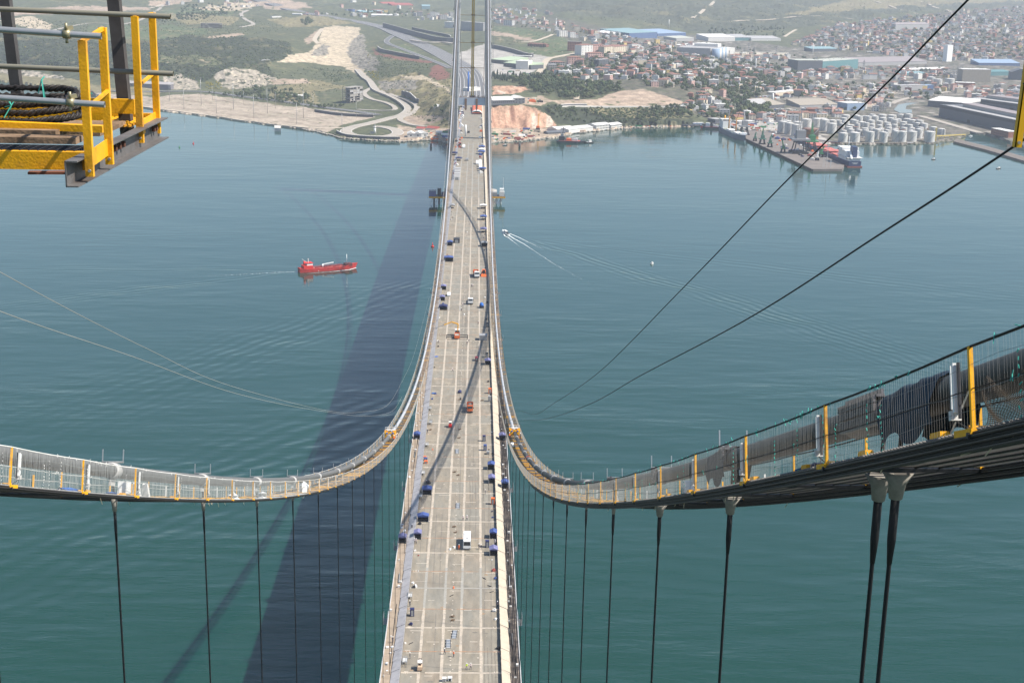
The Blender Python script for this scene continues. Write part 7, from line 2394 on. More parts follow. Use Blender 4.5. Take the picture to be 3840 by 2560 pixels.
# gratings and racks
gr0 = None
for lab, u, v, rz in (('lower grey steel grating panel lying in the deck middle', 1681, 2418, 0.02), ('upper grey steel grating panel beside the lower one', 1704, 2383, -0.06), ('grey grating panel in the deck middle level with the shelter', 1717, 1897, 0.0), ('far grey grating panel beyond the white bus', 1714, 1693, 0.03)):
    p = on_deck(u, v)
    if gr0 is None:
        gr0 = thing('grating_panel', '', 'grating')
        b = MB()
        for k in range(15):
            x = -0.55 + 1.1*k/14
            b.bar((x, -2.3, 0.16), (x, 2.3, 0.16), 0.05, 0.05)
        b.build('grate_bar', mat('grating_grey', (0.30, 0.33, 0.37), 0.5), gr0, kind='stuff')
        b = MB(); b.box(-0.55, 0.55, -2.3, 2.3, 0.07, 0.10); b.build('backing', R_gry, gr0)
        for y in (-2.3, -0.8, 0.8, 2.3):
            mbp('cross_bar', M_offw, gr0, (-0.8, 0.8, y - 0.05, y + 0.05, 0.05, 0.24))
        for x in (-0.6, 0.6):
            mbp('side_bar', M_dark, gr0, (x - 0.05, x + 0.05, -2.35, 2.35, 0.05, 0.26))
        c = gr0
    else:
        c = dup(gr0, (0, 0, 0))
    c.location = (p[0], p[1] + (0.6 if v > 2000 else 0), zdeck(p[1]) + 0.02); c.rotation_euler = (0, 0, rz)
    c['label'] = lab; c['group'] = 'grating panels on the deck'
rk0 = None
for lab, u, v in (('silver steel rack at the lower left edge of the deck', 1517, 2494), ('silver steel rack at the left edge of the near deck', 1537, 2248), ('pale rack at the left edge beside the wide blue tent', 1576, 1872), ('white rack at the left edge near the orange boxes', 1586, 1784), ('white rack at the left edge above the red forklift', 1612, 1540), ('silver rack at the left edge above the tool boxes', 1601, 1677), ('white rack beside the left tents in the middle distance', 1614, 1593)):
    p = on_deck(u, v)
    if rk0 is None:
        rk0 = thing('steel_rack', '', 'rack')
        b = MB()
        for x in (-0.6, 0.6):
            for y in (-1.8, 0, 1.8):
                b.bar((x, y, 0), (x, y, 1.3), 0.07)
            for z in (0.35, 0.8, 1.3):
                b.bar((x, -1.8, z), (x, 1.8, z), 0.06)
        b.build('upright_frame', M_galv, rk0)
        b = MB()
        for y in np.linspace(-1.8, 1.8, 10):
            b.bar((-0.6, y, 1.3), (0.6, y, 1.3), 0.06)
        b.build('rung', M_galv, rk0, kind='stuff')
        mbp('shelf', M_white, rk0, (-0.55, 0.55, -0.3, 1.7, 0.78, 0.84))
        c = rk0
    else:
        c = dup(rk0, (0, 0, 0))
    c.location = (p[0], p[1] + 0.8, zdeck(p[1]) + 0.02); c.rotation_euler = (0, 0, random.uniform(-0.08, 0.08))
    c['label'] = lab; c['group'] = 'steel racks along the left edge'

# ------------------------------------------------------------------ people
def person_mesh(name, vest, pants, pose):
    s_ = 1 if pose == 'walk' else 0
    V = {'pel': (0, 0, 0.95, .135), 'sp': (0, 0.0, 1.15, .13), 'ch': (0, 0.01, 1.36, .155), 'nk': (0, 0, 1.52, .06), 'hd': (0, -0.02, 1.66, .10), 'tp': (0, -0.01, 1.76, .075)}
    for q, sg in (('l', -1), ('r', 1)):
        k = sg*s_
        V['hp' + q] = (sg*.10, 0, 0.90, .105); V['kn' + q] = (sg*.11, -.06 - .16*k, 0.50, .065); V['an' + q] = (sg*.11, 0.02 - .26*k + (.1 if k < 0 else 0), 0.10, .048); V['to' + q] = (sg*.12, -.14 - .26*k, 0.04, .038)
        V['sh' + q] = (sg*.20, 0, 1.43, .07); V['el' + q] = (sg*.27, .04 + .12*k, 1.16, .048)
        V['wr' + q] = (sg*.27, -.14 + .10*k, 0.98 if pose != 'work' else 1.12, .036); V['ha' + q] = (sg*.26, -.22 + .10*k, 0.92 if pose != 'work' else 1.12, .032)
    E = [('pel', 'sp'), ('sp', 'ch'), ('ch', 'nk'), ('nk', 'hd'), ('hd', 'tp')]
    for q in 'lr':
        E += [('pel', 'hp' + q), ('hp' + q, 'kn' + q), ('kn' + q, 'an' + q), ('an' + q, 'to' + q), ('ch', 'sh' + q), ('sh' + q, 'el' + q), ('el' + q, 'wr' + q), ('wr' + q, 'ha' + q)]
    ks = list(V)
    me = bpy.data.meshes.new('skeleton')
    me.from_pydata([V[k][:3] for k in ks], [(ks.index(a), ks.index(c)) for a, c in E], [])
    o = bpy.data.objects.new('tmp_body', me)
    COL.objects.link(o)
    md = o.modifiers.new('skin', 'SKIN')
    md.use_smooth_shade = True
    sv = me.skin_vertices[0].data
    for i, k in enumerate(ks):
        sv[i].radius = (V[k][3], V[k][3]*(0.78 if k in ('ch', 'sp', 'pel') else 1.0))
        sv[i].use_root = k == 'pel'
    o.modifiers.new('sub', 'SUBSURF').levels = 1
    dg = bpy.context.evaluated_depsgraph_get()
    m2 = bpy.data.meshes.new_from_object(o.evaluated_get(dg))
    m2.name = 'person'
    bpy.data.objects.remove(o)
    m2.materials.clear()
    for mt in (pants, vest, M_skin, M_dark):
        m2.materials.append(mt)
    mi = []
    for f in m2.polygons:
        c = f.center
        mi.append(3 if c.z < 0.11 else (2 if c.z > 1.50 or (abs(c.x) > 0.2 and c.z < 1.05) else (1 if c.z > 0.93 else 0)))
    m2.polygons.foreach_set('material_index', mi)
    m2.polygons.foreach_set('use_smooth', [True]*len(mi))
    m2.update()
    return m2
M_vy = mat('yellow_vest', (0.55, 0.75, 0.03), 0.7); M_vo = mat('orange_vest', (0.85, 0.16, 0.03), 0.7); M_vw = mat('pale_shirt', (0.60, 0.50, 0.50), 0.8); M_vd = mat('dark_overall', (0.04, 0.045, 0.07), 0.8)
M_jean = mat('dark_trousers', (0.03, 0.035, 0.06), 0.85); M_gt = mat('grey_trousers', (0.20, 0.20, 0.21), 0.85); M_hat = mat('hard_hat', (0.80, 0.80, 0.78), 0.4)
hb = MB(); hb.lathe((0, -0.015, 0), [(0.155, 1.705), (0.145, 1.72), (0.13, 1.78), (0.08, 1.835), (0.01, 1.85)], 12)
HATM = hb.mesh('hard_hat', M_hat)
FACE = MB(); FACE.taper((0, -0.135), (0.02, 0.03), (0.012, 0.015), 0.06, 1.62); FACEM = FACE.mesh('nose', M_skin)
PK = {'yellow vest': M_vy, 'orange vest': M_vo, 'pale shirt': M_vw, 'dark overalls': M_vd, 'orange overalls': M_vo}
PM = {}
def person(label, u, v, cloth, pose, rz=0.0, pos=None, pants=None):
    k = (cloth, pose)
    if k not in PM:
        PM[k] = person_mesh('person', PK[cloth], M_vo if cloth == 'orange overalls' else (M_vd if cloth == 'dark overalls' else (M_gt if cloth == 'yellow vest' else M_jean)), pose)
    if pos is None:
        p = on_deck(u, v)
        pos = (p[0], p[1], zdeck(p[1]) + 0.02)
    o = put('person', PM[k], None, loc=pos, rz=rz)
    put('hard_hat', HATM, o)
    put('nose', FACEM, o)
    return tag(o, label, 'person', 'workers on the bridge')
for lab, u, v, c, po, rz in (
    ('worker in yellow vest and white helmet walking with a colleague at the bottom', 1750, 2508, 'yellow vest', 'walk', 0.3), ('worker in pale shirt walking beside the yellow vest', 1765, 2508, 'pale shirt', 'walk', 0.2),
    ('worker in dark clothes walking left of the coiled ropes', 1667, 2452, 'dark overalls', 'walk', 1.2), ('worker in dark clothes beside the lower left rack', 1537, 2468, 'dark overalls', 'work', 1.6),
    ('worker in orange vest bending over white sheets', 1701, 2462, 'orange vest', 'work', 2.2), ('worker in orange overalls beside the white bus', 1721, 2060, 'orange overalls', 'stand', 0.0),
    ('left of two dark dressed workers right of the bus', 1796, 2057, 'dark overalls', 'stand', 0.4), ('right of two dark dressed workers right of the bus', 1804, 2060, 'dark overalls', 'walk', -0.5),
    ('worker in pale shirt between the two right tents', 1856, 2042, 'pale shirt', 'work', 0.0), ('dark dressed worker at the right edge below the grey strips', 1865, 2274, 'dark overalls', 'stand', 1.0),
    ('dark dressed worker standing beside the left rack', 1537, 2272, 'dark overalls', 'work', 0.7), ('worker on the left walkway near the white sacks', 1473, 2408, 'dark overalls', 'work', 0.5),
    ('worker in pale shirt at the lilac tent', 1555, 2036, 'pale shirt', 'stand', 0.2), ('second worker at the lilac tent', 1561, 2038, 'pale shirt', 'work', -0.9),
    ('left of two workers walking in the middle of the deck', 1737, 1951, 'pale shirt', 'walk', 0.1), ('right of two workers walking in the middle of the deck', 1751, 1950, 'pale shirt', 'walk', -0.1),
    ('dark dressed worker at the left edge below the long shelter', 1545, 1984, 'dark overalls', 'walk', 0.0), ('dark dressed worker beside the motorbike goods', 1600, 1818, 'dark overalls', 'work', 1.0),
    ('dark dressed worker at the right edge beside the orange toilet', 1819, 1853, 'dark overalls', 'work', 1.5), ('worker leaning at the left edge below the left machine', 1603, 1623, 'dark overalls', 'work', 0.8),
    ('left of two dark dressed workers right of the crane lorry', 1752, 1292, 'dark overalls', 'walk', 0.2), ('right of two dark dressed workers right of the crane lorry', 1758, 1284, 'dark overalls', 'walk', 0.6),
    ('lone worker in pale shirt on the middle deck', 1697, 1393, 'pale shirt', 'walk', 0.9), ('worker in pale shirt near the white flatbed', 1735, 1147, 'pale shirt', 'walk', 0.5), ('dark dressed worker near the white flatbed', 1730, 1167, 'dark overalls', 'walk', 0.0),
    ('left worker of a pair on the upper deck', 1768, 1077, 'dark overalls', 'stand', 0.0), ('right worker of a pair on the upper deck', 1773, 1076, 'pale shirt', 'stand', 0.5), ('lone dark dressed worker right of the middle strips', 1793, 1217, 'dark overalls', 'stand', 0.5),
    ('worker at the left edge below the crane lorry', 1643, 1288, 'dark overalls', 'work', 0.5), ('worker at the scrap heap left of the orange lorry', 1727, 1502, 'dark overalls', 'work', 0.3), ('worker near the grey pump set', 1833, 1697, 'dark overalls', 'work', 0.3)):
    person(lab, u, v, c, po, rz)
for lab, sx, y, x, c, po in (('worker in pale shirt at the left yellow machine', -1, 331.0, 1.5, 'pale shirt', 'work'), ('dark dressed worker at the left yellow machine', -1, 333.0, 1.7, 'dark overalls', 'stand'), ('worker in orange vest below the left yellow machine', -1, 327.0, 1.2, 'orange vest', 'work'),
                             ('worker in orange vest at the right yellow machine', 1, 340.0, 1.4, 'orange vest', 'stand'), ('dark dressed worker at the right yellow machine', 1, 338.2, -1.3, 'dark overalls', 'work')):
    q = cw(sx, y, x, 0.02)
    person(lab, 0, 0, c, po, 1.2, tuple(q))

# ------------------------------------------------------------------ far end of the deck
for lab, u, v, m_, van in (('white truck like van at the left just before the far tower', 1739, 556, M_white, True), ('silver car in the middle before the far tower', 1751, 603, M_galv, False), ('left white van at the right edge before the far tower', 1790, 617, M_white, True), ('middle white van at the right edge before the far tower', 1801, 615, M_white, True),
                           ('third white van at the right edge before the far tower', 1801, 626, M_white, True), ('lowest white van at the right edge before the far tower', 1802, 635, M_white, True), ('dark car on the side span beyond the far tower', 1757, 499, M_dark, False), ('white car at the right on the side span', 1800, 520, M_white, False)):
    c = car(lab, u, v, m_, van); c.scale = (1.5, 1.6, 1.4)
for k in range(6):
    cabinet('site_container', 'pale grey site container in the row at the left, %s from the camera' % ('first', 'second', 'third', 'fourth', 'fifth', 'sixth')[k], 'container', 1713 + 0.6*k, 676 - 6.5*k, 2.6, 3.4, 2.9, R_gry if k % 2 else M_offw, R_gry, 0, 'site containers on the left of the deck')
cabinet('site_container', 'black open container on the left deck above the tent group', 'container', 1712, 912, 2.0, 3.0, 2.6, M_dark)
cnm = ['white', 'blue', 'dark', 'orange', 'pale', 'navy', 'red']
cms = [M_white, M_blue, M_dark, M_org, M_offw, M_navy, R_rus]
rr = random.Random(77)
for k in range(70):
    left = k < 52
    v = rr.uniform(398, 668)
    w = (v - 398)/270
    u = (1722 - 10*w if v < 520 else 1712 - 14*(v - 520)/150) + rr.uniform(0, 17) if left else rr.uniform(1799, 1808)
    i = rr.randrange(7)
    p = on_deck(u, v)
    s_ = rr.uniform(0.5, 1.5)
    b = MB()
    b.box(-s_, s_, -s_*1.3, s_*1.3, 0, s_*1.2); b.box(-s_*0.7, s_*0.4, -s_, s_*0.8, s_*1.2, s_*1.2 + 0.4)
    o = b.build('stacked_goods', cms[i], None, loc=(p[0], p[1], zdeck(p[1]) + 0.01), rz=rr.uniform(-.3, .3))
    tag(o, '%s goods stack on the %s deck edge near the far tower' % (cnm[i], 'left' if left else 'right'), 'goods', 'goods stacked at the %s deck edge' % ('left' if left else 'right'))
for k in range(60):
    sx = rr.choice((-1, 1))
    yy = 330 + 720*rr.random()**1.3
    x = sx*rr.uniform(10.8, 12.6)
    i = rr.choice((0, 1, 2, 2, 4, 6, 5))
    s_ = rr.uniform(0.15, 0.5)
    b = MB()
    b.box(-s_, s_, -s_, s_, 0, s_*1.1); b.taper((0.1, 0), (s_*0.7, s_*0.5), (s_*0.4, s_*0.3), s_*0.7, s_*1.1)
    o = b.build('small_goods', cms[i], None, loc=(x, yy, zdeck(yy) + 0.02), rz=rr.uniform(-.5, .5))
    tag(o, 'small %s item left along the %s edge of the deck' % (cnm[i], 'left' if sx < 0 else 'right'), 'goods', 'small items along the %s edge' % ('left' if sx < 0 else 'right'))
# white mast, orange tent
p = on_deck(1746, 512)
b = MB(); b.lathe((0, 0, 0), [(1.0, 0), (0.9, 13)], 10)
tag(b.build('white_column', M_white, None, loc=tuple(p)), 'white round column standing at the far tower on the deck', 'column')
a, c = on_deck(1769, 428), on_deck(1807, 428)
yb = a[1]
t = thing('orange_tent', 'big orange tent with a white arch on the side span beyond the tower', 'tent', ((a[0] + c[0])/2, yb, zdeck(yb)))
w = (c[0] - a[0])
M_ot = mat('orange_tarp', (0.80, 0.17, 0.07), 0.6, 0, 0.05)
b = MB(); n = 10
for k in range(n):
    a0, a1 = math.pi*k/n, math.pi*(k + 1)/n
    P = lambda a_, y, r=1.0: (-math.cos(a_)*w/2*r, y, math.sin(a_)*4.2*r)
    b.quad(P(a0, 0), P(a1, 0), P(a1, 120), P(a0, 120))
b.build('canopy', M_ot, t)
b = MB()
for k in range(n):
    a0, a1 = math.pi*k/n, math.pi*(k + 1)/n
    b.quad(P(a0, -0.5, 1.02), P(a1, -0.5, 1.02), P(a1, 16, 1.02), P(a0, 16, 1.02))
b.build('arch', M_offw, t)
b = MB(); b.box(-w/2, w/2, -0.3, 0, 0, 2.0); b.build('front_flap', M_ot, t)
b = MB(); b.box(-w/2 + 0.4, w/2, -75, -5, 0.01, 0.08); b.build('ground_sheet', M_ot, t)
mbp('banner', M_dark, t, (-w/2, w/2, -5, -3, 0.1, 1.4))
# end of the approach: blue mast and sheds beyond the cross beam
p = G(1756, 345)
b = MB(); b.lathe((0, 0, 0), [(1.4, 0), (1.2, 33)], 8)
tag(b.build('blue_mast', M_bright, None, loc=tuple(p)), 'blue mast on the approach seen through the far tower', 'mast')
bld('white_hall', 'white hall on the approach seen between the tower legs', 'hall', (1733, 344), (1758, 345), 14, 30, 'flat', B_wht, R_wht)

# ================================================================== ON THE WATER
def loft_hull(b, ln, beam, depth, sheer_s, sheer_b, z0=-1.0, n=14):
    """Hull along +x (bow at +x); sides lofted from stern to bow."""
    S = []
    for i in range(n + 1):
        t = i/n
        x = -ln/2 + ln*t
        w = beam/2*(min(1.0, 0.78 + 1.6*t) if t < 0.14 else (1.0 if t < 0.72 else max(0.02, 1 - ((t - 0.72)/0.28)**2.0)))
        wb = w*(0.90 if t < 0.72 else 0.80 - 0.5*(t - 0.72))
        z = depth + (sheer_s*max(0, (0.12 - t)/0.12)**0.5 if t < 0.12 else 0) + sheer_b*max(0, (t - 0.8)/0.2)**0.7
        rk = 0.05*ln*max(0, (t - 0.85)/0.15)
        S.append([(x, -wb, z0), (x + rk, -w, z), (x + rk, w, z), (x, wb, z0)])
    base = len(b.v)
    for q in S:
        b.v.extend(q)
    for i in range(n):
        for k in range(4):
            a, c = base + i*4 + k, base + i*4 + (k + 1) % 4
            b.face((a, c, c + 4, a + 4))
    b.face([base + k for k in (3, 2, 1, 0)]); b.face([base + n*4 + k for k in range(4)])
def ship(name, label, cat, ps, pb, beam, depth, hullm, deckm, z0=-1.0, ss=1.5, sb=2.0):
    a, c = at_z(*ps), at_z(*pb)
    d = c - a
    ln = math.hypot(d[0], d[1])
    t = thing(name, label, cat, ((a[0] + c[0])/2, (a[1] + c[1])/2, 0), math.atan2(d[1], d[0]))
    b = MB(); loft_hull(b, ln, beam, depth, ss, sb, z0); b.build('hull', hullm, t)
    b = MB(); b.box(-ln*0.42, ln*0.34, -beam*0.40, beam*0.40, depth + 0.01, depth + 0.12); b.build('deck', deckm, t)
    return t, ln
t, ln = ship('red_tanker', 'small red tanker ship under way on the left water', 'ship', (1121, 1021), (1331, 1004), 8.0, 3.4, mat('ship_red', (0.48, 0.035, 0.03), 0.6, 0, 0.22, 0.5, 0, None, (0.36, 0.03, 0.028), 0.56), R_rus, ss=1.2, sb=2.0)
t.scale = (1, 1, 0.82)
mbp('deck_house', M_red, t, (-21.5, -13.5, -3.6, 3.6, 3.5, 7.0))
mbp('bridge', M_white, t, (-18.5, -13.6, -3.0, 3.0, 7.0, 9.2)); mbp('bridge_window', M_glass, t, (-13.62, -13.5, -2.7, 2.7, 7.8, 8.7)); mbp('bridge_roof', M_red, t, (-18.9, -13.2, -3.4, 3.4, 9.2, 9.5))
b = MB(); b.lathe((-20, 0, 7), [(1.0, 0), (0.9, 4)], 10); b.build('funnel', M_red, t)
b = MB(); b.bar((-16.5, 0, 9.5), (-16.5, 0, 13.5), 0.5); b.bar((-18.0, 0, 10), (-22, 0, 13.5), 0.3); b.build('mast', M_offw, t)
b = MB(); b.lathe((17.5, 0, 4), [(0.32, 0), (0.2, 11)], 8); b.build('foremast', M_white, t)
b = MB(); b.lathe((-4, 0, 3.5), [(0.7, 0), (0.6, 3)], 8); b.bar((-4, 0, 6.4), (5.5, -0.6, 7.8), 0.8, 0.7); b.build('deck_crane', M_white, t)
b = MB()
for k in range(9):
    b.box(-11 + 2.6*k, -9.6 + 2.6*k, -3.2 + (k % 3)*1.8, -1.8 + (k % 3)*1.8, 3.5, 4.6)
for y in (-0.9, 0.0, 0.9):
    b.bar((-11, y, 4.4), (15, y, 4.4), 0.25)
b.build('deck_pipe', mat('tanker_deck_gear', (0.25, 0.03, 0.03), 0.7), t)
mbp('forecastle', mat('dark_red_fore', (0.12, 0.03, 0.03), 0.7), t, (15.5, 21.5, -2.8, 2.8, 3.5, 5.6))
b = MB()
for y in (-4.3, 4.3):
    b.bar((-12, y, 4.3), (15, y, 4.3), 0.12)
    for x in range(-12, 16, 3):
        b.bar((x, y, 3.4), (x, y, 4.3), 0.1)
b.build('rail', M_red, t)
mbp('draught_stripe', M_white, t, (-9.2, -8.9, -4.58, -4.3, 0.4, 1.6))
# foam
M_foam = bpy.data.materials.new('foam')
M_foam.use_nodes = True
nt = M_foam.node_tree
bs = next(n for n in nt.nodes if n.type == 'BSDF_PRINCIPLED')
bs.inputs['Base Color'].default_value = (0.75, 0.78, 0.78, 1); bs.inputs['Roughness'].default_value = 0.8
ps = nt.nodes.new('ShaderNodeNewGeometry'); tx = nt.nodes.new('ShaderNodeTexNoise'); tx.inputs['Scale'].default_value = 0.45; tx.inputs['Detail'].default_value = 6; tx.inputs['Roughness'].default_value = 0.75
vc = nt.nodes.new('ShaderNodeAttribute'); vc.attribute_name = 'fade'
ad = nt.nodes.new('ShaderNodeMath'); ad.operation = 'ADD'
mr = nt.nodes.new('ShaderNodeMapRange'); mr.inputs[1].default_value, mr.inputs[2].default_value = 0.95, 1.25
nt.links.new(ps.outputs['Position'], tx.inputs['Vector']); nt.links.new(tx.outputs[0], ad.inputs[0]); nt.links.new(vc.outputs['Fac'], ad.inputs[1]); nt.links.new(ad.outputs[0], mr.inputs[0]); nt.links.new(mr.outputs[0], bs.inputs['Alpha'])
def foam(label, lines):
    """lines: list of [(pixel, half width m, strength)]"""
    b = MB(); fade = []
    for k, ln_ in enumerate(lines):
        pts = [(at_z(*q[0]), q[1], q[2]) for q in ln_]
        n = len(pts)
        base = len(b.v)
        for i, (p, w, s_) in enumerate(pts):
            d = pts[min(i + 1, n - 1)][0] - pts[max(i - 1, 0)][0]
            nn = np.array([-d[1], d[0], 0]); nn = nn/np.linalg.norm(nn)
            z = 0.02 + 0.004*k
            for f in (-1, -0.5, 0, 0.5, 1):
                b.v.append((p[0] + nn[0]*w*f, p[1] + nn[1]*w*f, z)); fade.append(s_*(1 - abs(f)**1.5))
        for i in range(n - 1):
            for j in range(4):
                a = base + i*5 + j
                b.face((a, a + 1, a + 6, a + 5))
    o = b.build('wake_foam', M_foam, kind='stuff')
    c = o.data.color_attributes.new('fade', 'FLOAT_COLOR', 'POINT')
    c.data.foreach_set('color', np.array([[f, f, f, 1] for f in fade], np.float32).reshape(-1))
    return o
foam('', [[((1150, 1026), 0.8, 0.6), ((1200, 1022), 0.8, 0.7), ((1260, 1017), 1.0, 0.8), ((1310, 1011), 1.3, 0.95), ((1336, 1004), 1.1, 0.95)],
          [((1124, 1018), 2.2, 0.60), ((1060, 1020), 3.8, 0.56), ((960, 1026), 5, 0.50), ((800, 1034), 7, 0.44), ((600, 1046), 9, 0.38)]])
foam('', [[((1885, 872), 0.8, 0.85), ((1893, 884), 1.0, 0.9), ((1908, 892), 1.2, 0.75), ((1935, 914), 1.4, 0.56), ((1975, 945), 1.6, 0.42), ((2030, 975), 2.0, 0.34)],
          [((1905, 880), 0.9, 1.0), ((1928, 895), 1.1, 0.85), ((1965, 915), 1.5, 0.68), ((2010, 945), 2.0, 0.55), ((2070, 985), 3.0, 0.52), ((2150, 1030), 4.0, 0.45), ((2260, 1090), 5.0, 0.36)],
          [((1912, 876), 0.8, 1.0), ((1945, 890), 1.1, 0.8), ((1985, 910), 1.5, 0.6), ((2050, 940), 2.0, 0.44), ((2110, 962), 2.4, 0.34)]])
t, ln = ship('motor_boat', 'small white motor boat speeding away from the bridge with a foaming wake', 'boat', (1908, 884), (1886, 868), 3.2, 1.3, M_white, M_offw, -0.3, 0.0, 0.5)
mbp('cabin', M_white, t, (-ln*0.15, ln*0.2, -1.1, 1.1, 1.3, 2.9)); mbp('cabin_window', M_glass, t, (-ln*0.16, ln*0.205, -1.12, 1.12, 1.9, 2.5)); mbp('cockpit', M_dark, t, (-ln*0.45, -ln*0.15, -1.1, 1.1, 1.3, 1.7))
t, ln = ship('cargo_ship', 'grey blue cargo ship with two brown derricks moored at the pier root', 'ship', (2708, 490), (2791, 528), 16, 7.0, mat('hull_blue_grey', (0.17, 0.20, 0.25), 0.5), mat('ship_deck_green', (0.30, 0.33, 0.25), 0.7), -1, 1.5, 2.0)
mbp('deck_house', M_white, t, (-ln*0.46, -ln*0.30, -6.5, 6.5, 7, 18)); mbp('bridge', M_offw, t, (-ln*0.44, -ln*0.31, -8, 8, 18, 21)); mbp('window_band', M_glass, t, (-ln*0.309, -ln*0.305, -6, 6, 18.8, 20.2))
for x in (-0.2, 0.12):
    b = MB(); b.lathe((ln*x, 0, 7), [(1.3, 0), (1.0, 22)], 8); b.bar((ln*x, 0, 27), (ln*x + 6, 3, 40), 0.8); b.build('derrick', mat('derrick_brown', (0.42, 0.22, 0.08), 0.6), t)
for k in range(2):
    mbp('hatch', M_offw, t, (-ln*0.16 + k*ln*0.3, ln*0.06 + k*ln*0.3, -5.5, 5.5, 7.1, 8.6))
mbp('bow_screen', M_white, t, (ln*0.40, ln*0.45, -6, 6, 8.5, 11))
b = MB(); b.lathe((-ln*0.40, 0, 21), [(1.4, 0), (1.2, 5)], 8); b.build('funnel', M_yel, t)
t, ln = ship('bulk_carrier', 'blue hulled bulk carrier with red hatch covers alongside the harbour pier', 'ship', (3205, 628), (2985, 530), 22, 7.5, mat('hull_navy', (0.035, 0.055, 0.13), 0.5), R_rus, -1, 0.5, 3.0)
mbp('boot_stripe', R_rus, t, (-ln*0.5 - 0.3, -ln*0.3, -10.2, 10.2, -1, 1.5))
mbp('deck_house', M_white, t, (-ln*0.46, -ln*0.34, -9, 9, 7.5, 20)); mbp('bridge', M_white, t, (-ln*0.42, -ln*0.345, -11.5, 11.5, 20, 23.5)); mbp('window_band', M_glass, t, (-ln*0.3445, -ln*0.342, -10, 10, 21, 22.8))
mbp('poop_deck', M_white, t, (-ln*0.49, -ln*0.42, -8, 8, 7.5, 12)); mbp('lower_deck', M_offw, t, (-ln*0.5, -ln*0.33, -10.5, 10.5, 12, 12.5))
b = MB(); b.box(-ln*0.49, -ln*0.445, -3, 3, 12, 27); b.build('funnel', mat('funnel_navy', (0.05, 0.07, 0.15), 0.5), t)
b = MB(); b.bar((-ln*0.5, 5, 11), (-ln*0.47, 5, 20), 2.2); b.build('lifeboat_chute', M_white, t)
b = MB(); b.bar((-ln*0.49, 5, 13), (-ln*0.475, 5, 18), 1.8); b.build('lifeboat', M_org, t)
b = MB(); b.lathe((-ln*0.39, 0, 23.5), [(0.5, 0), (0.3, 14)], 8); b.bar((-ln*0.39, -4, 30), (-ln*0.39, 4, 30), 0.4); b.build('radar_mast', M_white, t)
M_hatch = mat('hatch_red', (0.50, 0.15, 0.12), 0.6)
for k in range(7):
    for sg in (-1, 1):
        mbp('hatch_cover', M_hatch, t, (-ln*0.30 + k*ln*0.105, -ln*0.30 + k*ln*0.105 + ln*0.075, sg*4.6 - 4.3, sg*4.6 + 4.3, 8.6 + (k % 2)*1.2, 9.4 + (k % 2)*1.2))
# words on the stern: unreadable white lines in the photograph, kept as two short bars
for z, w_ in ((5.6, 4.2), (4.4, 2.6)):
    mbp('stern_mark', M_white, t, (-ln*0.5 - 0.12, -ln*0.5 + 0.05, -w_, w_, z, z + 0.5))
t, ln = ship('work_barge', 'black work barge with orange deck gear off the red cliff', 'barge', (2088, 533), (2192, 536), 17, 2.8, M_dark, R_rus, -1, 0, 0)
mbp('deck_house', M_dark, t, (-ln*0.42, -ln*0.22, -5, 5, 2.8, 9)); mbp('bridge', M_grey, t, (-ln*0.36, -ln*0.26, -3, 3, 9, 13)); mbp('goods', M_offw, t, (ln*0.05, ln*0.25, -4, 4, 2.8, 6.5)); mbp('goods', M_org, t, (-ln*0.15, ln*0.02, -5, 5, 2.8, 6.0))
b = MB(); b.bar((-ln*0.3, 0, 9), (-ln*0.27, 0, 23), 0.9); b.bar((-ln*0.2, 0, 4), (ln*0.3, 2, 9), 0.8); b.build('crane', M_dark, t)
t, ln = ship('tug_boat', 'small dark tug boat right of the black barge', 'tug', (2196, 537), (2225, 536), 6, 1.6, M_dark, M_offw, -0.5, 0.4, 1.0)
mbp('wheelhouse', M_offw, t, (-ln*0.1, ln*0.2, -1.6, 1.6, 1.6, 4.6))
t, ln = ship('tug_boat', 'dark tug boat with white wheelhouse and red bow left of the cargo ship', 'tug', (2700, 484), (2628, 481), 10, 3, M_dark, R_rus, -1, 0.5, 1.6)
mbp('wheelhouse', M_white, t, (ln*0.05, ln*0.25, -3, 3, 3, 9)); mbp('bow_fender', M_red, t, (ln*0.40, ln*0.52, -3, 3, 1.0, 3.4)); mbp('stack', M_dark, t, (-ln*0.1, 0, -2.5, 2.5, 3, 10)); mbp('after_house', M_offw, t, (-ln*0.4, -ln*0.15, -2.5, 2.5, 3, 6))
for lab, a, c, m_ in (('small dark motor boat in the harbour basin left of the breakwater', (3494, 599), (3508, 598), M_dark), ('small dark boat near the right picture edge below the breakwater', (3737, 634), (3753, 632), M_dark), ('small white boat moored inside the breakwater', (3632, 512), (3646, 512), M_white), ('tiny white boat far out on the right water', (2440, 991), (2450, 990), M_offw), ('dark skiff at the shore below the yard', (1885, 546), (1902, 546), M_dark)):
    t, ln = ship('small_boat', lab, 'boat', a, c, 2.4, 1.0, m_, M_offw, -0.3, 0.1, 0.5)
    mbp('cabin', M_offw, t, (-ln*0.1, ln*0.2, -0.7, 0.7, 1.0, 2.3))
def buoy(label, u, v, m_, h):
    p = at_z(u, v); s_ = np.linalg.norm(p - CAM)/FPX*h
    t = thing('buoy', label, 'buoy', tuple(p))
    b = MB(); b.lathe((0, 0, -0.3), [(s_*0.30, 0), (s_*0.32, s_*0.28), (s_*0.14, s_*0.42)], 12); b.build('float', m_, t)
    b = MB(); b.lathe((0, 0, s_*0.3), [(s_*0.12, 0), (s_*0.05, s_*0.62)], 8); b.build('mast', m_, t)
buoy('red buoy close to the left of the bridge', 1622, 926, M_red, 18)
buoy('red buoy on the left water below the platform', 725, 540, M_red, 10)
buoy('green buoy on the left water beside the red one', 673, 554, M_grn, 10)
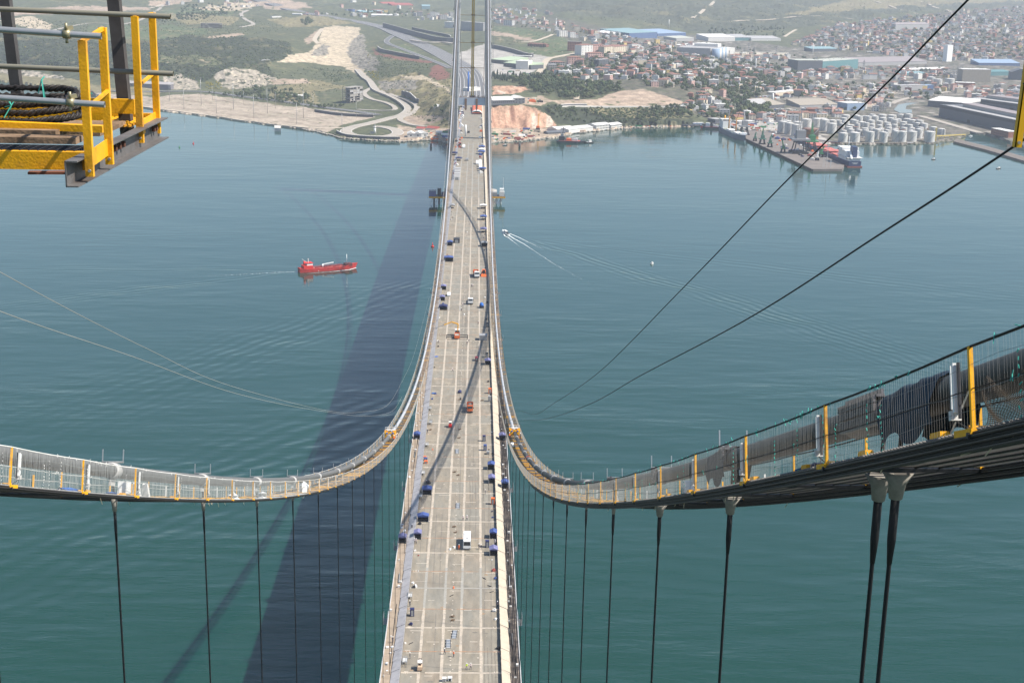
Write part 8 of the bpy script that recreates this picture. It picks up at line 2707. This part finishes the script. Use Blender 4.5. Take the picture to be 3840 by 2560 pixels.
for lab, u in (('dark mooring post right of the bridge at the shore', 1948), ('dark mooring post left of the bridge at the shore', 1616)):
    p = at_z(u, 552); b = MB(); b.lathe((0, 0, -1), [(1.5, 0), (1.5, 6.5)], 8); tag(b.build('mooring_post', M_dark, None, loc=tuple(p)), lab, 'post')
# jack-up platforms at the foot of the tower
def platform(label, u0, u1, v, m_, top):
    a, c = at_z(u0, v + 22, 8), at_z(u1, v + 22, 8)
    w = abs(c[0] - a[0])
    t = thing('work_platform', label, 'platform', ((a[0] + c[0])/2, (a[1] + c[1])/2, 0))
    mbp('pontoon', M_dark, t, (-w/2, w/2, -9, 9, 7.0, 8.2)); mbp('edge_beam', M_yel, t, (-w/2 - 0.1, w/2 + 0.1, -9.3, -9.0, 6.6, 8.3))
    for x in (-w*0.2, w*0.1, w*0.4) if u0 < 1700 else (-w*0.4, -w*0.1, w*0.2):
        for y in (-6, 6):
            b = MB(); b.lathe((x, y, -3), [(0.8, 0), (0.8, 10)], 8); b.build('pile', M_offw if u0 > 1700 else M_dark, t)
    b = MB()
    for k in range(5):
        b.bar((-w*0.4 + k*w*0.15, -6, 1), (-w*0.25 + k*w*0.15, -6, 7), 0.4)
    b.build('brace', M_grey, t)
    for q in top:
        mbp(q[0], q[1], t, q[2])
platform('jack-up platform with blue site cabins left of the far tower foot', 1609, 1672, 712, M_dark, (('cabin', M_lilac, (-9, -1.5, -5, 5, 8.2, 13.5)), ('cabin_roof', M_grey, (-9.3, -1.2, -5.3, 5.3, 13.5, 13.9)), ('machine', M_dark, (0, 4, -4, 3, 8.2, 16)), ('winch', M_navy, (4.5, 8, -3, 3, 8.2, 12))))
platform('jack-up platform with white cabin and mast right of the far tower foot', 1840, 1894, 712, M_offw, (('cabin', M_offw, (1.5, 7.0, -4, 4, 8.2, 13.0)), ('upper_cabin', M_white, (2.0, 6.5, -3, 3, 13.0, 16.0)), ('machine', M_grey, (-7, -1, -4, 4, 8.2, 12.0)), ('mast', M_white, (5.6, 6.0, -0.2, 0.2, 16, 28))))
# harbour cranes
def hcrane(label, u, v, h, m_, jib):
    p = at_z(u, v, 3.2); s_ = np.linalg.norm(p - CAM)/FPX*h
    t = thing('harbour_crane', label, 'crane', tuple(p), 0, 'cranes on the harbour pier')
    b = MB()
    for x in (-1, 1):
        for y in (-1, 1):
            b.bar((x*s_*0.16, y*s_*0.16, 0), (x*s_*0.10, y*s_*0.10, s_*0.32), 1.2)
    b.box(-s_*0.2, s_*0.2, -s_*0.17, -s_*0.14, 0, s_*0.05); b.box(-s_*0.2, s_*0.2, s_*0.14, s_*0.17, 0, s_*0.05)
    b.build('portal', M_dark, t)
    mbp('platform', m_, t, (-s_*0.22, s_*0.22, -s_*0.18, s_*0.18, s_*0.32, s_*0.36)); mbp('cab', m_, t, (-s_*0.10, s_*0.12, -s_*0.10, s_*0.10, s_*0.36, s_*0.56))
    b = MB(); b.bar((0, 0, s_*0.5), (s_*jib, s_*0.1, s_*1.0), 1.3); b.bar((s_*0.06, 0.6, s_*0.5), (s_*jib, s_*0.1, s_*1.0), 0.7); b.bar((-s_*0.05, 0, s_*0.5), (-s_*0.04, 0, s_*0.8), 0.9); b.bar((-s_*0.04, 0, s_*0.8), (s_*jib*0.8, s_*0.08, s_*0.9), 0.5)
    b.build('jib', m_, t)
M_cg = mat('crane_green', (0.06, 0.16, 0.11), 0.6)
for lab, u, v, h, m_, j in (('first green harbour crane on the pier, nearest the cargo ship', 2831, 529, 32, M_cg, 0.1), ('second green harbour crane, with raised jib', 2858, 541, 58, M_cg, 0.03), ('third green harbour crane beside a tall lamp mast', 2887, 552, 46, M_cg, 0.12), ('bright green harbour crane in the middle of the pier', 2936, 573, 46, M_grn, -0.1),
                            ('tall grey harbour crane with very high jib', 2996, 575, 150, M_grey, 0.02), ('tall green harbour crane beside the red hatches', 3041, 565, 100, M_grn, 0.02), ('bright green crane with bent jib over the bulk carrier', 3078, 590, 40, M_grn, 0.3), ('white gantry crane at the pier end', 3064, 602, 34, M_offw, 0.1), ('tall thin grey crane behind the cargo ship', 2790, 505, 90, M_grey, -0.05)):
    hcrane(lab, u, v, h, m_, j)
for k in range(40):
    t_ = rr.random(); s_ = rr.random()
    u, v = 2830 + 230*t_ + 60*s_, 508 + 105*t_ - 22*s_
    p = at_z(u, v, 3.2); i = rr.randrange(7); q = rr.uniform(0.8, 2.4)
    b = MB(); b.box(-q*1.5, q*1.5, -q, q, 0, q); b.taper((0, 0), (q, q*0.8), (q*0.4, q*0.3), q*0.6, q)
    tag(b.build('stacked_goods', cms[i], None, loc=tuple(p), rz=rr.uniform(0, 3)), '%s stack of goods on the harbour pier' % cnm[i], 'goods', 'goods on the harbour pier')
b = MB()
p = at_z(3100, 628, 3.2); b.bar((0, 0, 0), (0, 0, 30), 0.5); b.bar((-3, 0, 0), (-3, 0, 13), 0.4); b.bar((-5, 0, 0), (-5, 0, 13), 0.4); b.bar((-6, 0, 13), (0, 0, 13), 0.3); b.bar((5, 0, 0), (5, 0, 10), 0.8)
tag(b.build('pier_light', M_offw, None, loc=tuple(p)), 'white light mast on the end of the harbour pier', 'mast')

# ================================================================== NEAR THE CAMERA
ZF = 246.0
wp = thing('suspended_platform', 'yellow and grey work platform hanging at the upper left corner', 'platform', (1.35, 12.5, ZF))
def lp(p): return (p[0] - 1.35, p[1] - 12.5, p[2] - ZF)
def lbar(b, p, q, w, h=None, up=(0, 0, 1)): b.bar(lp(p), lp(q), w, h, up)
def angle_post(x, y0, z0, z1, w=0.064, t=0.009, tilt=0.0):
    b = MB()
    P = lp((x, y0, z0)); H = z1 - z0
    b.box(P[0] - w/2, P[0] + w/2, P[1], P[1] + t, P[2], P[2] + H)
    b.box(P[0] + w/2 - t, P[0] + w/2, P[1] + t, P[1] + w*0.8, P[2], P[2] + H)
    o = b.build('angle_post', M_yel, wp)
    for zz in (0.05,):
        bb = MB(); bb.tube([(P[0] + 0.005, P[1] - 0.012, P[2] + zz), (P[0] + 0.005, P[1], P[2] + zz)], 0.013, 8)
        bb.build('bolt', M_galv, o)
posts = [(1.50, 11.71, 247.06), (1.475, 12.44, 247.13), (1.385, 13.98, 247.17), (1.37, 14.79, 247.18)]
for x, y, z in posts:
    angle_post(x, y, ZF - 0.03, z)
for i in (0, 2):
    a, c = posts[i], posts[i + 1]
    b = MB(); lbar(b, (a[0], a[1], a[2] - 0.01), (c[0], c[1] + 0.03, c[2] - 0.01), 0.03, 0.028); b.build('top_rail', M_yel, wp)
    b = MB(); lbar(b, (a[0] + 0.02, a[1], ZF + 0.53), (c[0] + 0.02, c[1], ZF + 0.60), 0.026); b.build('mid_rail', M_yel, wp)
    b = MB(); lbar(b, (a[0] - 0.01, a[1] + 0.02, ZF + 0.10), (c[0] - 0.01, c[1], ZF + 0.12), 0.012, 0.14); b.build('toe_board', M_yel, wp)
# steel channel under the edge, from front to back
b = MB()
xb, y0, y1 = 1.37, 11.50, 14.9
lbar(b, (xb, y0, ZF + 0.02), (xb, y1, ZF + 0.02), 0.012, 0.20)
lbar(b, (xb + 0.045, y0, ZF - 0.08), (xb + 0.045, y1, ZF - 0.08), 0.10, 0.012)
lbar(b, (xb + 0.045, y0, ZF + 0.12), (xb + 0.045, y1, ZF + 0.12), 0.10, 0.012)
ch = b.build('steel_channel', M_steel, wp)
b = MB()
for y in (12.95, 13.1, 13.25, 14.5, 14.6):
    lbar(b, (xb + 0.02, y, ZF + 0.05), (xb + 0.05, y, ZF + 0.05), 0.05)
b.build('rust_bolt', mat('rusted_bolt', (0.10, 0.045, 0.03), 0.9), ch)
# front edge angle, grating, back edge
b = MB(); lbar(b, (-3.2, 11.98, ZF + 0.06), (1.42, 11.98, ZF + 0.06), 0.012, 0.15); lbar(b, (-3.2, 12.02, ZF + 0.13), (1.42, 12.02, ZF + 0.13), 0.08, 0.012); b.build('front_edge', M_yel, wp)
b = MB(); lbar(b, (0.95, 11.9, ZF - 0.03), (1.30, 11.94, ZF - 0.03), 0.09, 0.02); b.build('weld_scar', mat('burnt_rust', (0.16, 0.06, 0.035), 0.9), wp)
b = MB(); lbar(b, (-3.2, 14.75, ZF + 0.12), (1.36, 14.75, ZF + 0.12), 0.06, 0.12); b.build('back_edge', M_yel, wp)
b = MB()
for x in np.arange(-3.2, 1.32, 0.075):
    lbar(b, (x, 12.02, ZF + 0.13), (x, 12.35, ZF + 0.13), 0.010, 0.03)
for y in np.arange(12.05, 12.36, 0.06):
    lbar(b, (-3.2, y, ZF + 0.13), (1.32, y, ZF + 0.13), 0.010, 0.03)
b.build('grating', M_dark, wp, kind='stuff')
b = MB()
for x in np.arange(0.95, 1.34, 0.05):
    lbar(b, (x, 13.9, ZF + 0.14), (x, 14.7, ZF + 0.14), 0.02, 0.02)
b.build('mesh_floor', M_yel, wp, kind='stuff')
for x, y, dx in ((-0.58, 16.55, -0.07), (1.18, 14.34, -0.06)):
    b = MB(); lbar(b, (x, y, ZF - 0.02), (x + dx*3.2, y, ZF + 4.0), 0.115, 0.115, up=(0, 1, 0)); b.build('hanger_column', mat('column_steel', (0.075, 0.068, 0.066), 0.6, 0.1, 0.25, 5.0), wp)
# scaffold tubes and couplers
for nm, p0_, p1_, y, m_ in (('front_tube', (-260, 95), (380, 137), 11.62, M_galv), ('front_tube', (-260, 350), (393, 393), 11.62, M_galv), ('back_tube', (-200, 26), (640, 63), 14.05, mat('weathered_tube', (0.20, 0.19, 0.15), 0.6)), ('back_tube', (-200, 240), (650, 277), 14.05, MATS['weathered_tube'] if 'weathered_tube' in MATS else M_galv)):
    a, c = at_y(*p0_, y), at_y(*p1_, y)
    b = MB()
    n = 12
    P = [Vector(lp(a)), Vector(lp(c))]
    b.tube(P, 0.025, n, caps=False)
    d = (P[1] - P[0]).normalized()
    b.tube([P[1], P[1] - d*0.05], 0.021, n, caps=False)
    tb = b.build(nm, m_, wp)
    if nm == 'front_tube':
        q = P[1] - d*0.27
        b = MB(); b.tube([q - d*0.028, q + d*0.028], 0.036, 12); b.tube([q + Vector((0, -0.01, 0.03)), q + Vector((0, -0.01, 0.085))], 0.012, 8); b.tube([q + Vector((0, -0.01, -0.07)), q + Vector((0, -0.01, -0.03))], 0.012, 8)
        b.bar(q + Vector((-0.02, 0.03, 0.04)), q + Vector((0.03, 0.06, 0.05)), 0.05, 0.03)
        b.build('coupler', mat('brass_coupler', (0.33, 0.29, 0.18), 0.45, 0.5), tb)
# loose things lying on the platform
for k, (x0, x1, y, m_) in enumerate(((-3.0, 0.98, 12.75, M_wood), (-3.0, 1.22, 12.48, M_wood), (-3.0, 0.6, 13.02, M_wood))):
    b = MB()
    b.box(x0, x1, -0.11, 0.11, 0, 0.055)
    o = b.build('wood_plank', m_, None, loc=(0, y, ZF + 0.15 + 0.03*(k == 0)), rz=0.02*(k - 1))
    tag(o, ('middle weathered plank on the hanging platform', 'front weathered plank with split end on the hanging platform', 'rear plank under the rope coil on the hanging platform')[k], 'plank')
b = MB(); b.bar((-3.0, 12.95, ZF + 0.33), (1.36, 12.75, ZF + 0.24), 0.06); b.bar((-3.0, 12.99, ZF + 0.33), (1.36, 12.79, ZF + 0.24), 0.06)
tag(b.build('yellow_bar', M_yel), 'loose yellow bar lying across the planks of the hanging platform', 'bar')
b = MB(); b.bar((-3.0, 14.1, ZF + 0.35), (1.3, 14.2, ZF + 0.30), 0.06, 0.14)
tag(b.build('yellow_bar', M_yel), 'yellow beam lying behind the rope coil on the hanging platform', 'bar')
b = MB(); b.box(0.3, 1.25, 13.05, 14.0, ZF + 0.14, ZF + 0.18)
tag(b.build('plywood_sheet', M_wood), 'brown plywood sheet behind the posts of the hanging platform', 'plywood')
for k in range(3):
    b = MB()
    # a flattened loop of thick wire rope, its turn on the right; two strands twisted round the core give the lay
    cxp, yy, R_ = 0.86 - 0.06*k, 13.2 + 0.05*k, 0.30 + 0.02*k
    pts = [(-3.2, yy - R_, ZF + 0.30 + 0.07*k)]
    for q in np.linspace(-0.9, cxp - R_*0.4, 6):
        pts.append((q, yy - R_ + 0.015*math.sin(q*5 + k), ZF + 0.28 + 0.07*k))
    for a in np.linspace(-1.2, 1.2, 9):
        pts.append((cxp - R_*0.3 + R_*math.cos(a), yy + R_*math.sin(a)*1.05, ZF + 0.30 + 0.07*k + 0.03*(a + 1.2)))
    for q in np.linspace(cxp - R_*0.4, -3.2, 8):
        pts.append((q, yy + R_ + 0.02*math.sin(q*3 + k), ZF + 0.37 + 0.07*k))
    fine = []
    for i in range(len(pts) - 1):
        for q in range(8):
            fine.append(Vector(pts[i])*(1 - q/8) + Vector(pts[i + 1])*(q/8))
    b.tube(fine, 0.022, 7)
    for s_ in range(3):
        st = []
        L_ = 0
        for i in range(1, len(fine) - 1):
            d = (fine[i + 1] - fine[i - 1]).normalized()
            L_ += (fine[i] - fine[i - 1]).length
            a = d.cross(Vector((0, 0, 1))).normalized(); c = a.cross(d)
            w_ = L_*38 + s_*2.094
            st.append(fine[i] + a*0.022*math.cos(w_) + c*0.022*math.sin(w_))
        b.tube(st, 0.016, 5)
    tag(b.build('wire_rope', M_rope), ('lowest loop of thick dark wire rope on the hanging platform', 'middle loop of thick dark wire rope on the hanging platform', 'top loop of thick dark wire rope on the hanging platform')[k], 'rope', 'wire rope loops on the platform')
b = MB()
for x, y, z in ((0.52, 12.9, ZF + 0.42), (1.02, 13.55, ZF + 0.5), (0.62, 13.5, ZF + 0.6)):
    for q in range(6):
        b.bar((x, y, z), (x + random.uniform(-.06, .06), y + random.uniform(-.05, .05), z + random.uniform(-.2, .08)), 0.008)
tag(b.build('teal_twine', M_teal), 'teal twine ties holding the wire rope loops together', 'twine')
# yellow post at the right edge
rp = thing('suspended_platform', 'yellow platform corner post at the right edge of the picture', 'platform', (8.958, 11.3, 246.38))
rp.rotation_euler = (0, 0.03, 0)
b = MB(); b.box(-0.028, 0.028, 0, 0.010, 0, 1.9); b.box(-0.028, -0.018, 0, 0.06, 0, 1.9); b.build('angle_post', mat('post_yellow_paint', (0.80, 0.42, 0.015), 0.45, 0, 0.14, 3.0), rp)  # a little lighter than the other yellow paint, without grime
b = MB(); b.box(0.0, 1.6, 0.02, 0.06, 0.12, 0.26); b.build('toe_board', M_yel, rp)
b = MB(); b.box(0.0, 1.6, 0.02, 0.05, 0.5, 0.55); b.build('mid_rail', M_yel, rp)
b = MB(); b.tube([(0.0, -0.012, 0.04), (0.0, 0, 0.04)], 0.013, 8); b.build('bolt', M_galv, rp)
b = MB(); b.bar((-0.04, -0.02, 0.50), (0.04, -0.02, 0.52), 0.014); b.build('wire_tie', M_dark, rp)

# labels shared by a few look-alikes get their place in the row
_by = {}
for o in SC.objects:
    if o.parent is None and o.get('category') in ('house', 'goods', 'container') and o.get('label'):
        _by.setdefault(o['label'], []).append(o)
_ord = 'first second third fourth fifth sixth seventh eighth ninth tenth eleventh twelfth'.split()
for lab, os_ in _by.items():
    if 1 < len(os_) <= 12 and len(lab.split()) <= 12:
        dk = 'deck' in lab
        for k, o in enumerate(sorted(os_, key=lambda q: q.location.y if dk else to_px(q.location)[0])):
            o['label'] = lab + ', %s from the %s' % (_ord[k], 'camera' if dk else 'left')
# ================================================================== HAZE
hz = bpy.data.meshes.new('haze')
b = MB(); b.box(-7000, 7000, -60, 9300, -12, 258)
hz = b.mesh('haze', [])
mh = bpy.data.materials.new('haze_air')
mh.use_nodes = True
nt = mh.node_tree
for n in list(nt.nodes):
    if n.type == 'BSDF_PRINCIPLED':
        nt.nodes.remove(n)
pv = nt.nodes.new('ShaderNodeVolumePrincipled')
pv.inputs['Color'].default_value = (0.80, 0.87, 0.98, 1)
pv.inputs['Density'].default_value = 7.2e-5
pv.inputs['Anisotropy'].default_value = 0.0
out = next(n for n in nt.nodes if n.type == 'OUTPUT_MATERIAL')
nt.links.new(pv.outputs[0], out.inputs['Volume'])
hz.materials.append(mh)
put('haze', hz, kind='stuff')
